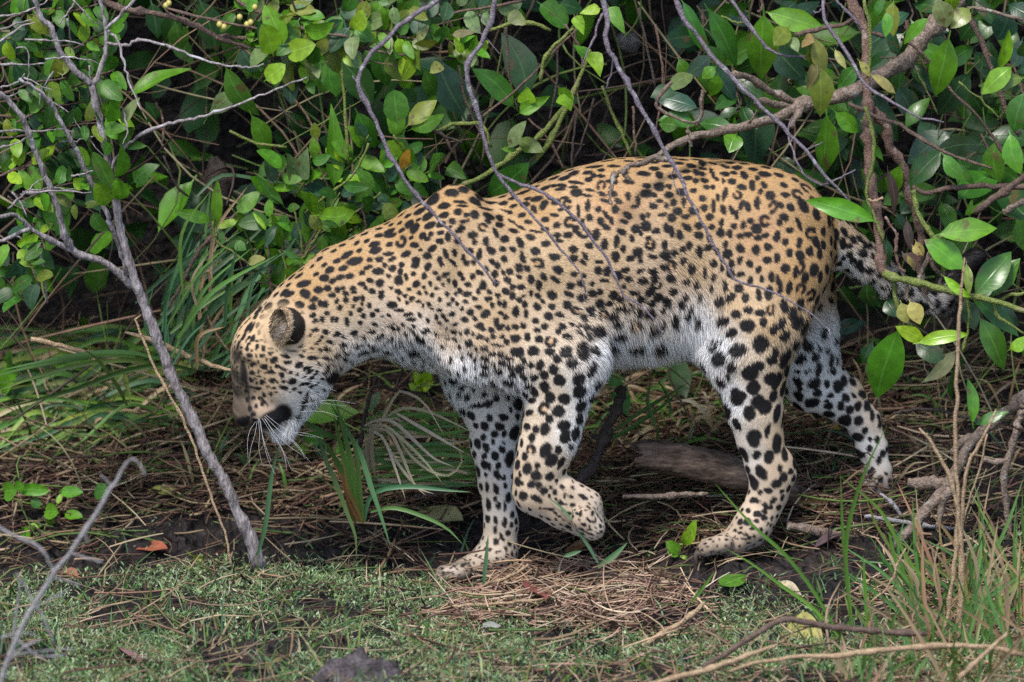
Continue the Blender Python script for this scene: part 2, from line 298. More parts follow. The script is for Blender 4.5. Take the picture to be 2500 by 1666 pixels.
 (1500, 350, 2.4125, 0, '''310 130 34 10 0;400 100 40 10 5;450 125 30 14 10;515 120 22 20 0;575 115 30 8 15;265 180 22 22 0;420 160 26 10 0;480 175 18 20 0;515 180 18 14 0;570 160 12 24 -10;590 200 28 10 40;650 130 30 10 25;690 220 24 18 0;700 170 18 12 0;760 180 18 26 -20;810 245 18 30 -10;840 205 16 18 0;880 245 16 22 -20;860 285 16 16 0;720 300 28 28 0 r;640 220 8 20 0;650 300 14 40 10;610 320 16 22 0;580 260 14 14 0;540 260 18 12 0;475 225 16 16 0;465 280 18 12 0;190 250 22 16 0;260 250 28 24 0 r;320 255 20 16 0;265 335 20 14 0;235 300 16 14 0;310 360 14 18 0;350 350 18 22 0;285 420 30 12 -20;340 440 24 26 0 r;225 370 22 18 0;410 350 12 36 0;425 430 24 12 -10;165 435 16 18 0;200 425 12 14 0;245 520 24 16 -20;310 500 18 24 0;340 520 18 34 -10;430 495 34 22 30;385 540 16 30 -10;210 600 36 36 0 r;230 670 30 18 20;295 600 20 30 0;345 640 18 22 0;330 720 32 38 0 r;280 730 18 20 0;215 755 18 18 0;225 790 20 18 0;410 690 20 22 0;450 740 20 30 0;400 620 18 18 0;440 600 16 24 0;500 540 26 22 20;500 640 22 34 0;530 380 20 20 0;580 370 14 40 0;640 390 18 26 0;690 390 14 30 -20;560 430 22 18 0;575 490 18 20 0;630 470 12 26 0;680 540 16 24 0;705 490 16 20 0;745 360 14 34 20;720 420 12 30 0;780 370 16 34 -20;760 480 14 24 0;800 460 20 14 0;840 350 18 40 0;920 310 28 30 -20;935 375 32 44 20 r;1010 300 30 14 10;985 370 18 20 0;1040 375 18 26 -20;885 455 40 44 0 r;1000 440 26 22 10;970 470 16 20 0;1030 510 22 18 0;1110 370 26 50 -30;1085 480 16 50 -25;1190 420 20 40 -40;1160 530 32 40 0 r;1235 520 14 28 -20;1270 460 16 24 -30;960 550 22 34 0;1010 580 18 24 0;890 545 18 18 0;850 560 22 20 0;790 540 24 18 0;740 550 22 16 0;835 630 24 30 10;910 615 26 20 0;1030 650 20 30 0;960 680 18 30 5;900 690 26 22 0;1090 590 18 30 0;1150 640 22 30 0;1210 650 18 34 0;1240 600 14 26 0;1095 735 34 40 0 r;1070 760 18 34 0;1180 750 30 40 0;1005 740 24 28 0;850 745 16 20 0;795 715 20 20 0;740 690 12 26 0;745 768 18 16 0;690 710 20 24 0;630 740 14 20 0;655 840 14 36 0;580 790 14 26 0;530 760 12 28 0;870 800 14 20 0;800 805 18 24 0;925 790 16 36 0;960 800 12 30 0;975 850 16 40 10;1030 850 18 40 0;1100 860 36 44 20 r;1160 900 28 46 25 r;1220 790 14 44 0;1190 930 12 44 10;850 890 16 36 0;770 910 24 30 25;785 980 28 20 0;910 880 26 44 10;920 975 30 42 10 r;1000 960 24 40 -10;1050 1000 26 40 30;680 910 36 24 -30;630 690 14 18 0;600 640 16 22 0;560 560 14 24 0;650 600 12 24 0;570 850 12 26 0;
210 880 32 24 0 r;215 945 24 16 0;310 940 30 26 10;290 985 18 14 0;390 950 18 26 -10;415 910 16 22 0;480 830 14 30 0;500 900 14 30 0;440 990 18 40 20;360 1040 24 40 0;490 1040 20 40 10;230 1090 36 24 -10;280 1060 16 26 0;260 1185 46 34 -10;1310 540 18 40 -20;1380 600 20 14 0;1345 590 22 30 -20;1460 650 26 22 20;1440 560 12 24 -30;1400 690 22 18 0;1350 680 14 14 0;1460 740 18 18 0;1520 665 12 20 -20;1580 850 24 12 0;1500 600 14 20 -30;1560 720 16 14 0;1640 830 18 20 0;1690 880 20 16 0''')]
# ================================================================= the leopard
def midY(px):
    return (px - 1250.0) / 1400.0 * 0.12

GH = 0.0036
G0 = np.array([-0.53, -0.24, -0.03])
G1 = np.array([0.88, 0.36, 0.80])
GN = np.ceil((G1 - G0) / GH).astype(int)
gx = (G0[0] + GH * np.arange(GN[0])).astype(np.float32)
gy = (G0[1] + GH * np.arange(GN[1])).astype(np.float32)
gzz = (G0[2] + GH * np.arange(GN[2])).astype(np.float32)
SDF = np.full(GN, 1.0, np.float32)

def _win(lo, hi):
    a = np.clip(np.floor((lo - G0) / GH).astype(int), 0, GN)
    b = np.clip(np.ceil((hi - G0) / GH).astype(int) + 1, 0, GN)
    s = tuple(slice(i, j) for i, j in zip(a, b))
    return s, gx[s[0]][:, None, None], gy[s[1]][None, :, None], gzz[s[2]][None, None, :]

def smin(a, b, k):
    h = np.clip(k - np.abs(a - b), 0, None) / k
    return np.minimum(a, b) - h * h * k * 0.25

def cone(a, b, ra, rb, k=0.03, sy=1.0):
    """round cone between two (px, py, Y) spots with radii in px; sy squeezes it sideways"""
    A, B = np.array(P(*a)), np.array(P(*b))
    ra, rb = ra / 1400.0, rb / 1400.0
    m = max(ra, rb) + k + 0.015
    s, X, Y, Z = _win(np.minimum(A, B) - m, np.maximum(A, B) + m)
    ba = B - A
    ba2 = ba @ ba + 1e-12
    t = np.clip(((X - A[0]) * ba[0] + (Y - A[1]) * ba[1] + (Z - A[2]) * ba[2]) / ba2, 0, 1)
    dx, dy, dz = X - A[0] - t * ba[0], (Y - A[1] - t * ba[1]) / sy, Z - A[2] - t * ba[2]
    d = (np.sqrt(dx * dx + dy * dy + dz * dz) - (ra + (rb - ra) * t)) * min(1, sy)
    SDF[s] = smin(SDF[s], d.astype(np.float32), k)

def chain(pts, k=0.03, sy=1.0, kin=0.010):
    """limb of round cones: links joined tightly, then blended once into the body"""
    W = [np.array(P(*p[:3])) for p in pts]
    rr = [p[3] / 1400.0 for p in pts]
    m = max(rr) + k + 0.015
    s, X, Y, Z = _win(np.min(W, 0) - m, np.max(W, 0) + m)
    acc = np.full(tuple(q.stop - q.start for q in s), 1.0, np.float32)
    for A, B, ra, rb in zip(W[:-1], W[1:], rr[:-1], rr[1:]):
        ba = B - A
        t = np.clip(((X - A[0]) * ba[0] + (Y - A[1]) * ba[1] + (Z - A[2]) * ba[2]) / (ba @ ba + 1e-12), 0, 1)
        dx, dy, dz = X - A[0] - t * ba[0], (Y - A[1] - t * ba[1]) / sy, Z - A[2] - t * ba[2]
        d = (np.sqrt(dx * dx + dy * dy + dz * dz) - (ra + (rb - ra) * t)) * min(1, sy)
        acc = smin(acc, d.astype(np.float32), kin)
    SDF[s] = smin(SDF[s], acc, k)

def carve(a, b, ra, rb, k=0.012):
    """shallow furrow along a line"""
    A, B = np.array(P(*a)), np.array(P(*b))
    ra, rb = ra / 1400.0, rb / 1400.0
    m = max(ra, rb) + k + 0.01
    s, X, Y, Z = _win(np.minimum(A, B) - m, np.maximum(A, B) + m)
    ba = B - A
    t = np.clip(((X - A[0]) * ba[0] + (Y - A[1]) * ba[1] + (Z - A[2]) * ba[2]) / (ba @ ba + 1e-12), 0, 1)
    d = np.sqrt((X - A[0] - t * ba[0]) ** 2 + (Y - A[1] - t * ba[1]) ** 2 + (Z - A[2] - t * ba[2]) ** 2) - (ra + (rb - ra) * t)
    SDF[s] = -smin(-SDF[s], d.astype(np.float32), k)

# --- trunk: spine and belly lines, half width
TR = np.array([  # px, top, bottom, half width (px)
    (985, 560, 865, 96), (1030, 515, 885, 112), (1080, 490, 902, 122), (1130, 482, 915, 132), (1200, 486, 925, 142),
    (1300, 453, 925, 154), (1391, 413, 912, 164), (1500, 388, 888, 176), (1600, 385, 868, 176), (1666, 385, 846, 172),
    (1749, 393, 812, 164), (1832, 412, 776, 156), (1894, 437, 748, 146), (1956, 472, 716, 126), (2010, 517, 680, 96), (2050, 556, 640, 54)], float)
tpx = np.linspace(985, 2050, 160)
ttop, tbot, tw = (np.interp(tpx, TR[:, 0], TR[:, i]) for i in (1, 2, 3))
ker = np.hanning(13); ker /= ker.sum()
def smooth1(v):
    return np.convolve(np.r_[np.full(6, v[0]), v, np.full(6, v[-1])], ker, 'valid')
ttop, tbot, tw = smooth1(ttop), smooth1(tbot), smooth1(tw)
tY = midY(tpx)
zt, zb = PN(tpx, ttop, tY)[:, 2], PN(tpx, tbot, tY)[:, 2]
tX = PN(tpx, ttop, tY)[:, 0]
s, X, Y, Z = _win(np.array([tX[0] - .05, -.2, .2]), np.array([tX[-1] + .05, .3, .8]))
xx = X.ravel()
c_, h_, w_, y_ = (np.interp(xx, tX, v)[:, None, None] for v in ((zt + zb) / 2, (zt - zb) / 2, tw / 1400, tY))
vz = (Z - c_) / h_
weff = w_ * (1 + 0.05 * vz - 0.12 * vz * vz * (vz < 0) - 0.10 * np.clip(vz, 0, 1) ** 2)
e = (np.abs((Y - y_) / weff) ** 2.15 + np.abs(vz) ** 2.15) ** (1 / 2.15)
d = (e - 1) * np.minimum(h_, w_)
over = np.maximum(np.maximum(tX[0] - xx, xx - tX[-1]), 0)[:, None, None]
d = d + over * 1.2
SDF[s] = smin(SDF[s], d.astype(np.float32), 0.03)

# --- neck and head
HY = -0.055
chain([(1040, 700, midY(1040), 165), (956, 720, -0.03, 146), (873, 740, -0.038, 125), (800, 786, -0.045, 112), (730, 836, -0.05, 101)], 0.05, 0.86)
chain([(1040, 640, midY(1040), 110), (930, 660, -0.03, 85), (830, 690, -0.038, 72), (735, 752, -0.046, 66)], 0.05, 0.9)
cone((690, 850, HY), (668, 858, HY), 106, 103, 0.03, 0.86)                      # skull
cone((722, 896, HY), (696, 930, HY), 86, 76, 0.03, 0.98)                        # cheeks
cone((622, 868, HY - 0.030), (615, 892, HY - 0.030), 46, 38, 0.02)              # near brow
cone((622, 868, HY + 0.030), (615, 892, HY + 0.030), 46, 38, 0.02)
cone((650, 910, HY), (624, 995, HY), 78, 50, 0.025, 0.85)                       # muzzle
cone((600, 925, HY), (594, 1008, HY), 24, 19, 0.018, 1.2)                        # nose bridge
cone((598, 1016, HY), (604, 1024, HY), 24, 20, 0.010, 1.25)                      # nose
for sg in (-1, 1):
    cone((634, 1002, HY + sg * 0.022), (650, 1016, HY + sg * 0.024), 38, 34, 0.014)   # whisker pads
cone((724, 945, HY), (690, 1038, HY), 62, 32, 0.025, 0.86)                      # lower jaw
cone((692, 1040, HY), (682, 1048, HY), 29, 25, 0.012, 0.9)
carve((612, 1052, HY - 0.055), (700, 1000, HY - 0.058), 9, 7, 0.010)            # mouth line
carve((590, 898, HY - 0.062), (600, 930, HY - 0.060), 15, 10, 0.012)            # eye socket
carve((590, 898, HY + 0.062), (600, 930, HY + 0.060), 15, 10, 0.012)

# --- near foreleg: scapula, upper arm, forearm, folded paw
Yn = lambda px, o: midY(px) + o
chain([(1112, 505, Yn(1112, -0.035), 54), (1100, 600, Yn(1100, -0.075), 74), (1075, 740, Yn(1075, -0.096), 84)], 0.032, 0.7)
chain([(1060, 765, Yn(1060, -0.085), 80), (1160, 838, Yn(1160, -0.098), 92), (1270, 862, Yn(1270, -0.105), 90), (1385, 880, Yn(1385, -0.112), 84)], 0.022, 0.72)
chain([(1150, 600, Yn(1150, -0.08), 78), (1260, 730, Yn(1260, -0.100), 96), (1385, 850, Yn(1385, -0.112), 86)], 0.03, 0.62)
chain([(1372, 890, Yn(1376, -0.110), 86), (1357, 1000, Yn(1360, -0.112), 72), (1345, 1060, Yn(1346, -0.112), 68), (1330, 1105, Yn(1330, -0.112), 63),
       (1314, 1150, Yn(1314, -0.112), 56), (1306, 1200, Yn(1308, -0.112), 48)], 0.025, 0.72)
chain([(1306, 1204, Yn(1306, -0.112), 47), (1372, 1242, Yn(1372, -0.112), 47), (1424, 1262, Yn(1424, -0.112), 50)], 0.02, 0.85)
for o in (-0.036, -0.013, 0.012, 0.034):
    cone((1428, 1268, -0.098 + o), (1448, 1290, -0.098 + o), 32, 30, 0.008)
cone((1384, 1196, -0.10), (1440, 1222, -0.10), 30, 26, 0.02, 1.0)
# --- far foreleg, planted
chain([(1130, 820, Yn(1130, 0.085), 90), (1165, 915, Yn(1165, 0.082), 84), (1204, 1005, Yn(1204, 0.078), 72), (1207, 1090, Yn(1208, 0.075), 56),
       (1213, 1175, Yn(1213, 0.072), 45), (1224, 1282, Yn(1224, 0.07), 40), (1218, 1345, Yn(1218, 0.07), 42)], 0.03, 0.78)
chain([(1214, 1352, Yn(1214, 0.07), 44), (1150, 1392, Yn(1150, 0.065), 33), (1120, 1398, Yn(1112, 0.062), 28)], 0.02, 1.35)
for o in (-0.044, -0.015, 0.015, 0.044):
    cone((1130, 1394, 0.052 + o * .8), (1080 + 300 * abs(o), 1402, 0.052 + o), 24, 23, 0.004)
    cone((1080 + 300 * abs(o), 1402, 0.052 + o), (1068 + 300 * abs(o), 1410, 0.052 + o), 21, 15, 0.004)
# --- near hind leg
chain([(1905, 560, Yn(1905, -0.055), 112), (1900, 660, Yn(1900, -0.075), 118), (1855, 780, Yn(1855, -0.092), 108), (1832, 865, Yn(1836, -0.094), 96),
       (1836, 930, Yn(1838, -0.093), 79), (1843, 1000, Yn(1845, -0.092), 67), (1853, 1062, Yn(1854, -0.090), 56), (1872, 1130, Yn(1874, -0.088), 51),
       (1882, 1165, Yn(1884, -0.087), 49), (1877, 1205, Yn(1878, -0.087), 45), (1859, 1245, Yn(1860, -0.087), 43), (1837, 1284, Yn(1838, -0.087), 41)], 0.03, 0.74)
cone((1912, 1128, Yn(1912, -0.085)), (1918, 1156, Yn(1918, -0.085)), 20, 22, 0.02)          # hock
chain([(1834, 1290, Yn(1834, -0.087), 43), (1790, 1325, Yn(1790, -0.089), 32), (1762, 1330, Yn(1752, -0.09), 26)], 0.02, 1.3)
for o in (-0.042, -0.014, 0.014, 0.042):
    cone((1768, 1326, -0.046 + o * .8), (1722 + 300 * abs(o), 1336, -0.046 + o), 23, 22, 0.004)
    cone((1722 + 300 * abs(o), 1336, -0.046 + o), (1708 + 300 * abs(o), 1346, -0.046 + o), 20, 14, 0.004)
chain([(1790, 800, Yn(1790, -0.05), 90), (1760, 700, Yn(1760, -0.05), 110), (1850, 560, Yn(1850, -0.04), 130)], 0.06, 0.7)
# --- far hind leg, stretched back
chain([(1930, 640, Yn(1930, 0.06), 110), (1945, 780, Yn(1945, 0.08), 96), (1965, 890, Yn(1965, 0.085), 84), (1990, 935, Yn(1990, 0.085), 74), (2055, 972, Yn(2055, 0.085), 57),
       (2106, 1028, Yn(2108, 0.085), 42), (2128, 1088, Yn(2128, 0.085), 36), (2142, 1150, Yn(2142, 0.085), 33), (2138, 1178, Yn(2138, 0.08), 32)], 0.03, 0.78)
chain([(2140, 1182, Yn(2138, 0.08), 34), (2118, 1204, Yn(2095, 0.075), 28), (2098, 1212, Yn(2062, 0.07), 24)], 0.02, 1.2)
# --- tail
chain([(2015, 570, 0.066, 60), (2062, 606, 0.072, 52), (2110, 640, 0.085, 46), (2160, 682, 0.10, 39), (2210, 718, 0.12, 33), (2258, 742, 0.14, 29),
       (2296, 738, 0.155, 26), (2322, 698, 0.165, 26), (2350, 660, 0.17, 27), (2378, 634, 0.175, 27)], 0.02)
# --- ears
def ear(c, r, axis, open_r, off, flat=.62):
    C = np.array(P(*c)); r = r / 1400.0
    ax = np.array(axis, float); ax /= np.linalg.norm(ax)
    s, X, Y, Z = _win(C - r - .03, C + r + .03)
    dx, dy, dz = X - C[0], Y - C[1], Z - C[2]
    h = dx * ax[0] + dy * ax[1] + dz * ax[2]
    dO = (np.sqrt(np.maximum(dx * dx + dy * dy + dz * dz - h * h, 0) + (h / flat) ** 2) - r) * .8
    I = C + ax * off / 1400.0
    dI = np.sqrt((X - I[0]) ** 2 + (Y - I[1]) ** 2 + (Z - I[2]) ** 2) - open_r / 1400.0
    dd = -smin(-dO, dI, .004)
    SDF[s] = smin(SDF[s], dd.astype(np.float32), 0.008)
EAX = (-0.86, -0.48, 0.20)
ear((694, 797, HY - 0.062), 46, EAX, 39, 25, 1.0)
ear((745, 716, HY + 0.050), 40, (-0.62, 0.62, 0.3), 34, 20)

# --- furrows between the muscles
carve((1215, 560, -0.145), (1330, 720, -0.148), 30, 24, 0.03)
carve((1330, 720, -0.148), (1440, 830, -0.150), 24, 20, 0.03)
carve((1005, 725, -0.165), (1090, 850, -0.168), 22, 22, 0.03)
carve((1090, 850, -0.168), (1230, 960, -0.165), 22, 18, 0.03)
carve((1150, 560, -0.13), (1130, 700, -0.150), 18, 20, 0.03)
carve((1728, 800, -0.13), (1735, 640, -0.118), 26, 20, 0.035)
carve((1735, 640, -0.118), (1790, 500, -0.105), 20, 16, 0.035)
carve((1900, 880, -0.125), (1885, 1080, -0.115), 12, 10, 0.02)
carve((1860, 620, -0.115), (1880, 760, -0.125), 16, 16, 0.03)
carve((1330, 960, -0.165), (1305, 1120, -0.16), 10, 8, 0.02)
# --- surface nets
def surface_nets(F):
    ins = F < 0
    n = np.array(F.shape)
    cnt = np.zeros(n - 1, np.int8)
    acc = np.zeros(tuple(n - 1) + (3,), np.float32)
    def sl(o):
        return tuple(slice(a, a + m) for a, m in zip(o, n - 1))
    for ax in range(3):
        for u in (0, 1):
            for v in (0, 1):
                o = [0, 0, 0]
                others = [i for i in range(3) if i != ax]
                o[others[0]], o[others[1]] = u, v
                o2 = list(o); o2[ax] = 1
                a, b = F[sl(o)], F[sl(o2)]
                m = (a < 0) != (b < 0)
                idx = np.nonzero(m)
                t = a[idx] / (a[idx] - b[idx])
                cnt[idx] += 1
                acc[idx + (np.full(len(t), ax),)] += t
                acc[idx + (np.full(len(t), others[0]),)] += u
                acc[idx + (np.full(len(t), others[1]),)] += v
    cells = np.nonzero(cnt)
    vid = np.full(n - 1, -1, np.int32)
    vid[cells] = np.arange(len(cells[0]))
    V = G0 + GH * (np.stack(cells, -1) + acc[cells] / cnt[cells][:, None])
    quads = []
    for ax in range(3):
        b_, c2 = (ax + 1) % 3, (ax + 2) % 3
        o2 = [0, 0, 0]; o2[ax] = 1
        lo = tuple(slice(1, -1) if i != ax else slice(0, -1) for i in range(3))
        hi = tuple(slice(1, -1) if i != ax else slice(1, None) for i in range(3))
        a, b = ins[lo], ins[hi]
        m = a != b
        i = np.stack(np.nonzero(m), -1)
        flip = a[m]
        i = i + np.array([0 if q == ax else 1 for q in range(3)])
        def at(db, dc):
            j = i.copy(); j[:, b_] += db; j[:, c2] += dc
            return vid[j[:, 0], j[:, 1], j[:, 2]]
        q = np.stack([at(-1, -1), at(0, -1), at(0, 0), at(-1, 0)], -1)
        q[~flip] = q[~flip][:, ::-1]
        quads.append(q)
    return V, np.vstack(quads)
LV, LF = surface_nets(SDF)
ok = (LF >= 0).all(1)
LF = LF[ok]

def smooth_mesh(V, F, it=2, lam=0.5):
    for _ in range(it):
        acc = np.zeros_like(V); cn = np.zeros(len(V))
        for k in range(4):
            a, b = F[:, k], F[:, (k + 1) % 4]
            for q in range(3):
                acc[:, q] += np.bincount(a, V[b, q], len(V)) + np.bincount(b, V[a, q], len(V))
            cn += np.bincount(a, minlength=len(V)) + np.bincount(b, minlength=len(V))
        V = V + lam * (acc / np.maximum(cn, 1)[:, None] - V)
    return V
LV = smooth_mesh(LV, LF, 2)

def vnormals(V, F):
    fn = np.cross(V[F[:, 2]] - V[F[:, 0]], V[F[:, 3]] - V[F[:, 1]])
    N = np.zeros_like(V)
    for k in range(4):
        for q in range(3):
            N[:, q] += np.bincount(F[:, k], fn[:, q], len(V))
    return N / (np.linalg.norm(N, axis=1)[:, None] + 1e-12)
LN = vnormals(LV, LF)

# --- coat fields: values pinned at spots of the body, blended in between
def field(ctrl, pix, power=3.0):
    ctrl = np.asarray(ctrl, np.float32); pix = np.asarray(pix, np.float32)
    num = np.zeros((len(pix), ctrl.shape[1] - 2), np.float32); den = np.zeros(len(pix), np.float32)
    for c in ctrl:
        w = np.exp(np.float32(-power / 2) * np.log(((pix - c[:2]) ** 2).sum(1) * np.float32(1e-3) + np.float32(.9)))
        num += w[:, None] * c[2:]; den += w
    return (num / den[:, None]).astype(float)

SPOT = [  # px, py, spacing, radius, rosette share, stretch along the fur
    (600, 890, 27, 8.5, 0, 1.3), (640, 870, 30, 9, 0, 1.2), (600, 970, 23, 6.5, 0, 1.2), (650, 950, 29, 8.5, 0, 1.1), (720, 920, 40, 12, 0, 1.6), (620, 790, 30, 11, 0, 1.5),
    (650, 1000, 24, 5, 0, 1), (760, 880, 46, 12, 0, 1.6), (700, 700, 50, 18, 0, 1.4), (760, 720, 52, 17, 0, 1.4), (850, 660, 56, 18, .1, 1.4), (860, 780, 58, 13.5, .1, 1.2), (900, 850, 58, 12, 0, 1.8),
    (940, 620, 58, 18, .2, 1.2), (1000, 720, 40, 11, 0, 1.2), (1040, 640, 48, 14, .1, 1.2), (1100, 800, 44, 12, 0, 1.2), (1100, 490, 66, 23, 0, 1.3), (1080, 570, 58, 19, .2, 1.2), (1200, 560, 62, 19, .3, 1.3),
    (1180, 700, 50, 15, .1, 1.2), (1250, 720, 56, 17, .2, 1.2), (1300, 800, 60, 19, .2, 1.2), (1400, 820, 76, 26, .3, 1.2), (1150, 900, 44, 12, 0, 1.4), (1240, 880, 52, 16, 0, 1.3), (1050, 860, 50, 13, 0, 1.7),
    (1300, 500, 64, 22, .5, 1.5), (1400, 440, 66, 23, .5, 1.7), (1350, 570, 74, 27, .8, 1.2), (1500, 410, 64, 23, .4, 1.8), (1500, 520, 78, 29, .9, 1.2), (1600, 600, 76, 28, .8, 1.1), (1430, 680, 66, 24, .5, 1.1), (1480, 780, 66, 25, .3, 1.0),
    (1700, 410, 58, 21, .4, 1.6), (1700, 480, 66, 24, .8, 1.2), (1650, 740, 72, 26, .5, 1.1), (1550, 840, 84, 31, .1, 1.0), (1650, 820, 84, 30, .1, 1.2), (1750, 600, 64, 22, .5, 1.1), (1850, 450, 66, 25, .7, 1.4),
    (1850, 540, 74, 28, .9, 1.2), (1950, 560, 78, 31, .9, 1.4), (1940, 660, 78, 30, .8, 1.3), (1850, 700, 70, 26, .5, 1.1), (1800, 820, 84, 29, .2, 1.1), (1860, 850, 92, 34, .2, 1.1),
    (1800, 920, 98, 37, 0, 1.1), (1860, 990, 96, 37, 0, 1.3), (1870, 1090, 82, 28, 0, 1.4), (1880, 1180, 56, 17, 0, 1.2), (1850, 1250, 44, 13, 0, 1), (1780, 1315, 26, 7, 0, 1.3),
    (1370, 940, 84, 30, .3, 1.2), (1340, 1070, 76, 25, .1, 1.3), (1310, 1170, 52, 16, 0, 1.2), (1340, 1230, 38, 10, 0, 1.5), (1430, 1260, 26, 7, 0, 1.6), (1120, 990, 70, 20, 0, 1.2), (1200, 1090, 60, 18, 0, 1.4), (1225, 1230, 50, 14, 0, 1.6),
    (1120, 1395, 26, 7, 0, 1.3), (2000, 900, 70, 22, 0, 1.2), (2080, 960, 66, 23, 0, 1.2), (2150, 1110, 58, 18, 0, 1.2), (2090, 630, 56, 22, .2, 1.2), (2250, 735, 60, 25, 0, 1.2), (2380, 640, 30, 26, 0, 1)]
OR, TAN, CREAM, WHITE = (0.49, 0.298, 0.130), (0.585, 0.408, 0.232), (0.71, 0.565, 0.41), (0.86, 0.865, 0.88)
GREY = (0.42, 0.33, 0.24)
TINT_NEAR = [(600, 800, *TAN), (640, 880, *TAN), (590, 950, *GREY), (600, 1010, .36, .26, .19), (660, 940, *TAN), (640, 990, .58, .40, .27), (690, 1060, *WHITE), (740, 1000, *WHITE), (790, 950, *WHITE), (720, 960, .74, .68, .62),
    (770, 850, *TAN), (820, 890, *CREAM), (880, 870, *WHITE), (960, 860, *WHITE), (760, 700, *OR), (860, 640, *OR), (850, 740, *TAN), (880, 800, *CREAM), (980, 560, *OR), (1000, 700, *TAN), (960, 790, .66, .52, .40), (1117, 460, *OR), (1100, 640, *TAN),
    (1040, 860, *WHITE), (1080, 820, .62, .46, .31), (1200, 780, *TAN), (1150, 900, *WHITE), (1250, 950, *WHITE), (1300, 860, *CREAM), (1420, 840, *CREAM), (1465, 860, *WHITE), (1300, 500, *OR), (1300, 650, *TAN), (1500, 400, *OR), (1500, 500, .53, .31, .155), (1500, 620, *TAN),
    (1450, 720, .60, .435, .28), (1350, 700, *TAN), (1400, 640, *TAN), (1500, 700, .58, .41, .25), (1250, 820, .57, .40, .24), (1180, 840, .57, .40, .24), (1360, 790, .60, .45, .30), (1450, 800, *CREAM), (1500, 850, *WHITE), (1600, 700, .62, .45, .30), (1600, 780, .70, .59, .48), (1600, 850, *WHITE), (1700, 800, *WHITE), (1700, 400, *OR), (1700, 520, *OR), (1700, 650, *TAN), (1850, 450, *OR), (1850, 580, .54, .325, .17), (1980, 560, *OR),
    (1950, 680, *OR), (1800, 740, *TAN), (1880, 800, *TAN), (1745, 860, *WHITE), (1790, 980, *WHITE), (1830, 1130, .76, .70, .64), (1840, 900, *CREAM), (1870, 1000, *CREAM), (1915, 930, *TAN), (1925, 1060, *TAN), (1890, 1140, .62, .46, .31), (1870, 1220, .62, .48, .35), (1790, 1310, .48, .37, .27), (1720, 1335, .40, .31, .23),
    (1350, 960, *CREAM), (1300, 1040, *CREAM), (1430, 960, *WHITE), (1410, 1070, *WHITE), (1280, 1150, .62, .47, .33), (1360, 1140, *CREAM), (1420, 1260, .44, .34, .25), (1480, 1270, .56, .48, .40), (1320, 1220, .54, .42, .30), (1380, 1235, .50, .39, .28)]
TINT_FAR = [(1090, 930, *WHITE), (1160, 1100, .74, .66, .58), (1215, 1100, *WHITE), (1190, 1200, .68, .56, .45), (1250, 1200, *WHITE), (1200, 1330, .60, .49, .38), (1100, 1390, .40, .32, .25), (1160, 1380, .46, .37, .28), (1960, 900, *WHITE), (2040, 980, *WHITE), (2120, 950, *TAN), (2150, 1040, .64, .50, .38), (2110, 1090, *WHITE),
    (2150, 1120, .66, .60, .54), (2150, 1170, .46, .39, .33), (2000, 800, *WHITE)]
TINT_TAIL = [(2070, 580, *TAN), (2060, 650, *WHITE), (2150, 640, .45, .36, .27), (2140, 710, .70, .66, .62), (2220, 725, .6, .55, .5), (2380, 640, .1, .1, .1)]
LIE = [  # px, py, fur direction on the picture, length mm
    (600, 1010, .1, -1, 3), (640, 960, .35, -.9, 5), (600, 880, .3, -1, 5), (620, 800, .6, -.8, 6), (690, 900, .9, -.4, 7), (740, 930, 1, -.2, 10), (690, 1055, .35, .9, 16), (760, 980, .6, .8, 16), (700, 730, .85, -.5, 8),
    (800, 660, .85, -.5, 8), (850, 740, .95, -.1, 9), (820, 900, .6, .75, 18), (900, 860, .55, .8, 15), (980, 870, .4, .9, 18), (1100, 890, .3, .95, 15), (1000, 700, .7, .6, 9), (1000, 540, .95, -.3, 8), (1117, 470, 1, -.1, 8), (1200, 490, 1, .1, 9), (1150, 720, .55, .8, 9),
    (1250, 920, .3, .95, 16), (1300, 800, .7, .7, 9), (1460, 860, .9, .5, 16), (1350, 500, 1, -.1, 9), (1550, 400, 1, 0, 9), (1500, 600, 1, .25, 10), (1450, 720, .9, .5, 12), (1500, 860, .6, .8, 34), (1600, 855, .5, .85, 38), (1690, 810, .4, .9, 36), (1600, 720, .85, .5, 12),
    (1750, 500, 1, .2, 9), (1900, 480, .9, .45, 9), (1980, 560, .7, .7, 10), (1980, 680, .1, 1, 11), (1850, 650, .6, .8, 9), (1800, 780, .1, 1, 11), (1740, 860, -.7, .7, 18), (1780, 980, -.4, .9, 14), (1840, 950, .0, 1, 8), (1860, 1100, 0, 1, 7), (1900, 1150, .2, 1, 7), (1860, 1240, -.3, .9, 6), (1770, 1320, -.8, .4, 5),
    (1360, 950, -.1, 1, 8), (1440, 960, .5, .9, 15), (1400, 1080, .5, .9, 14), (1330, 1080, -.1, 1, 7), (1300, 1180, 0, 1, 7), (1400, 1245, .8, .5, 6), (1460, 1280, .7, .7, 6), (1100, 960, -.3, .9, 16), (1180, 1050, 0, 1, 9), (1210, 1180, 0, 1, 7), (1220, 1300, -.1, 1, 6), (1110, 1395, -.8, .4, 5),
    (1960, 900, .4, .8, 14), (2050, 970, .6, .7, 9), (2020, 790, .5, .3, 22), (2140, 1060, .2, 1, 8), (2150, 1150, 0, 1, 7), (2080, 620, .8, .6, 14), (2160, 690, .8, .5, 18), (2250, 735, .9, .3, 16), (2320, 700, .5, -.8, 14), (2380, 640, .7, -.6, 16)]

def coat_dirs(V, N):
    pix = PROJ(V)
    f = field(LIE, pix, 3.2)
    d = f[:, :2] / (np.linalg.norm(f[:, :2], axis=1)[:, None] + 1e-9)
    D = np.stack([d[:, 0], np.zeros(len(V)), -d[:, 1]], -1)
    D = D - N * (D * N).sum(1)[:, None]
    D /= np.linalg.norm(D, axis=1)[:, None] + 1e-6
    return D, f[:, 2] / 1000.0, pix

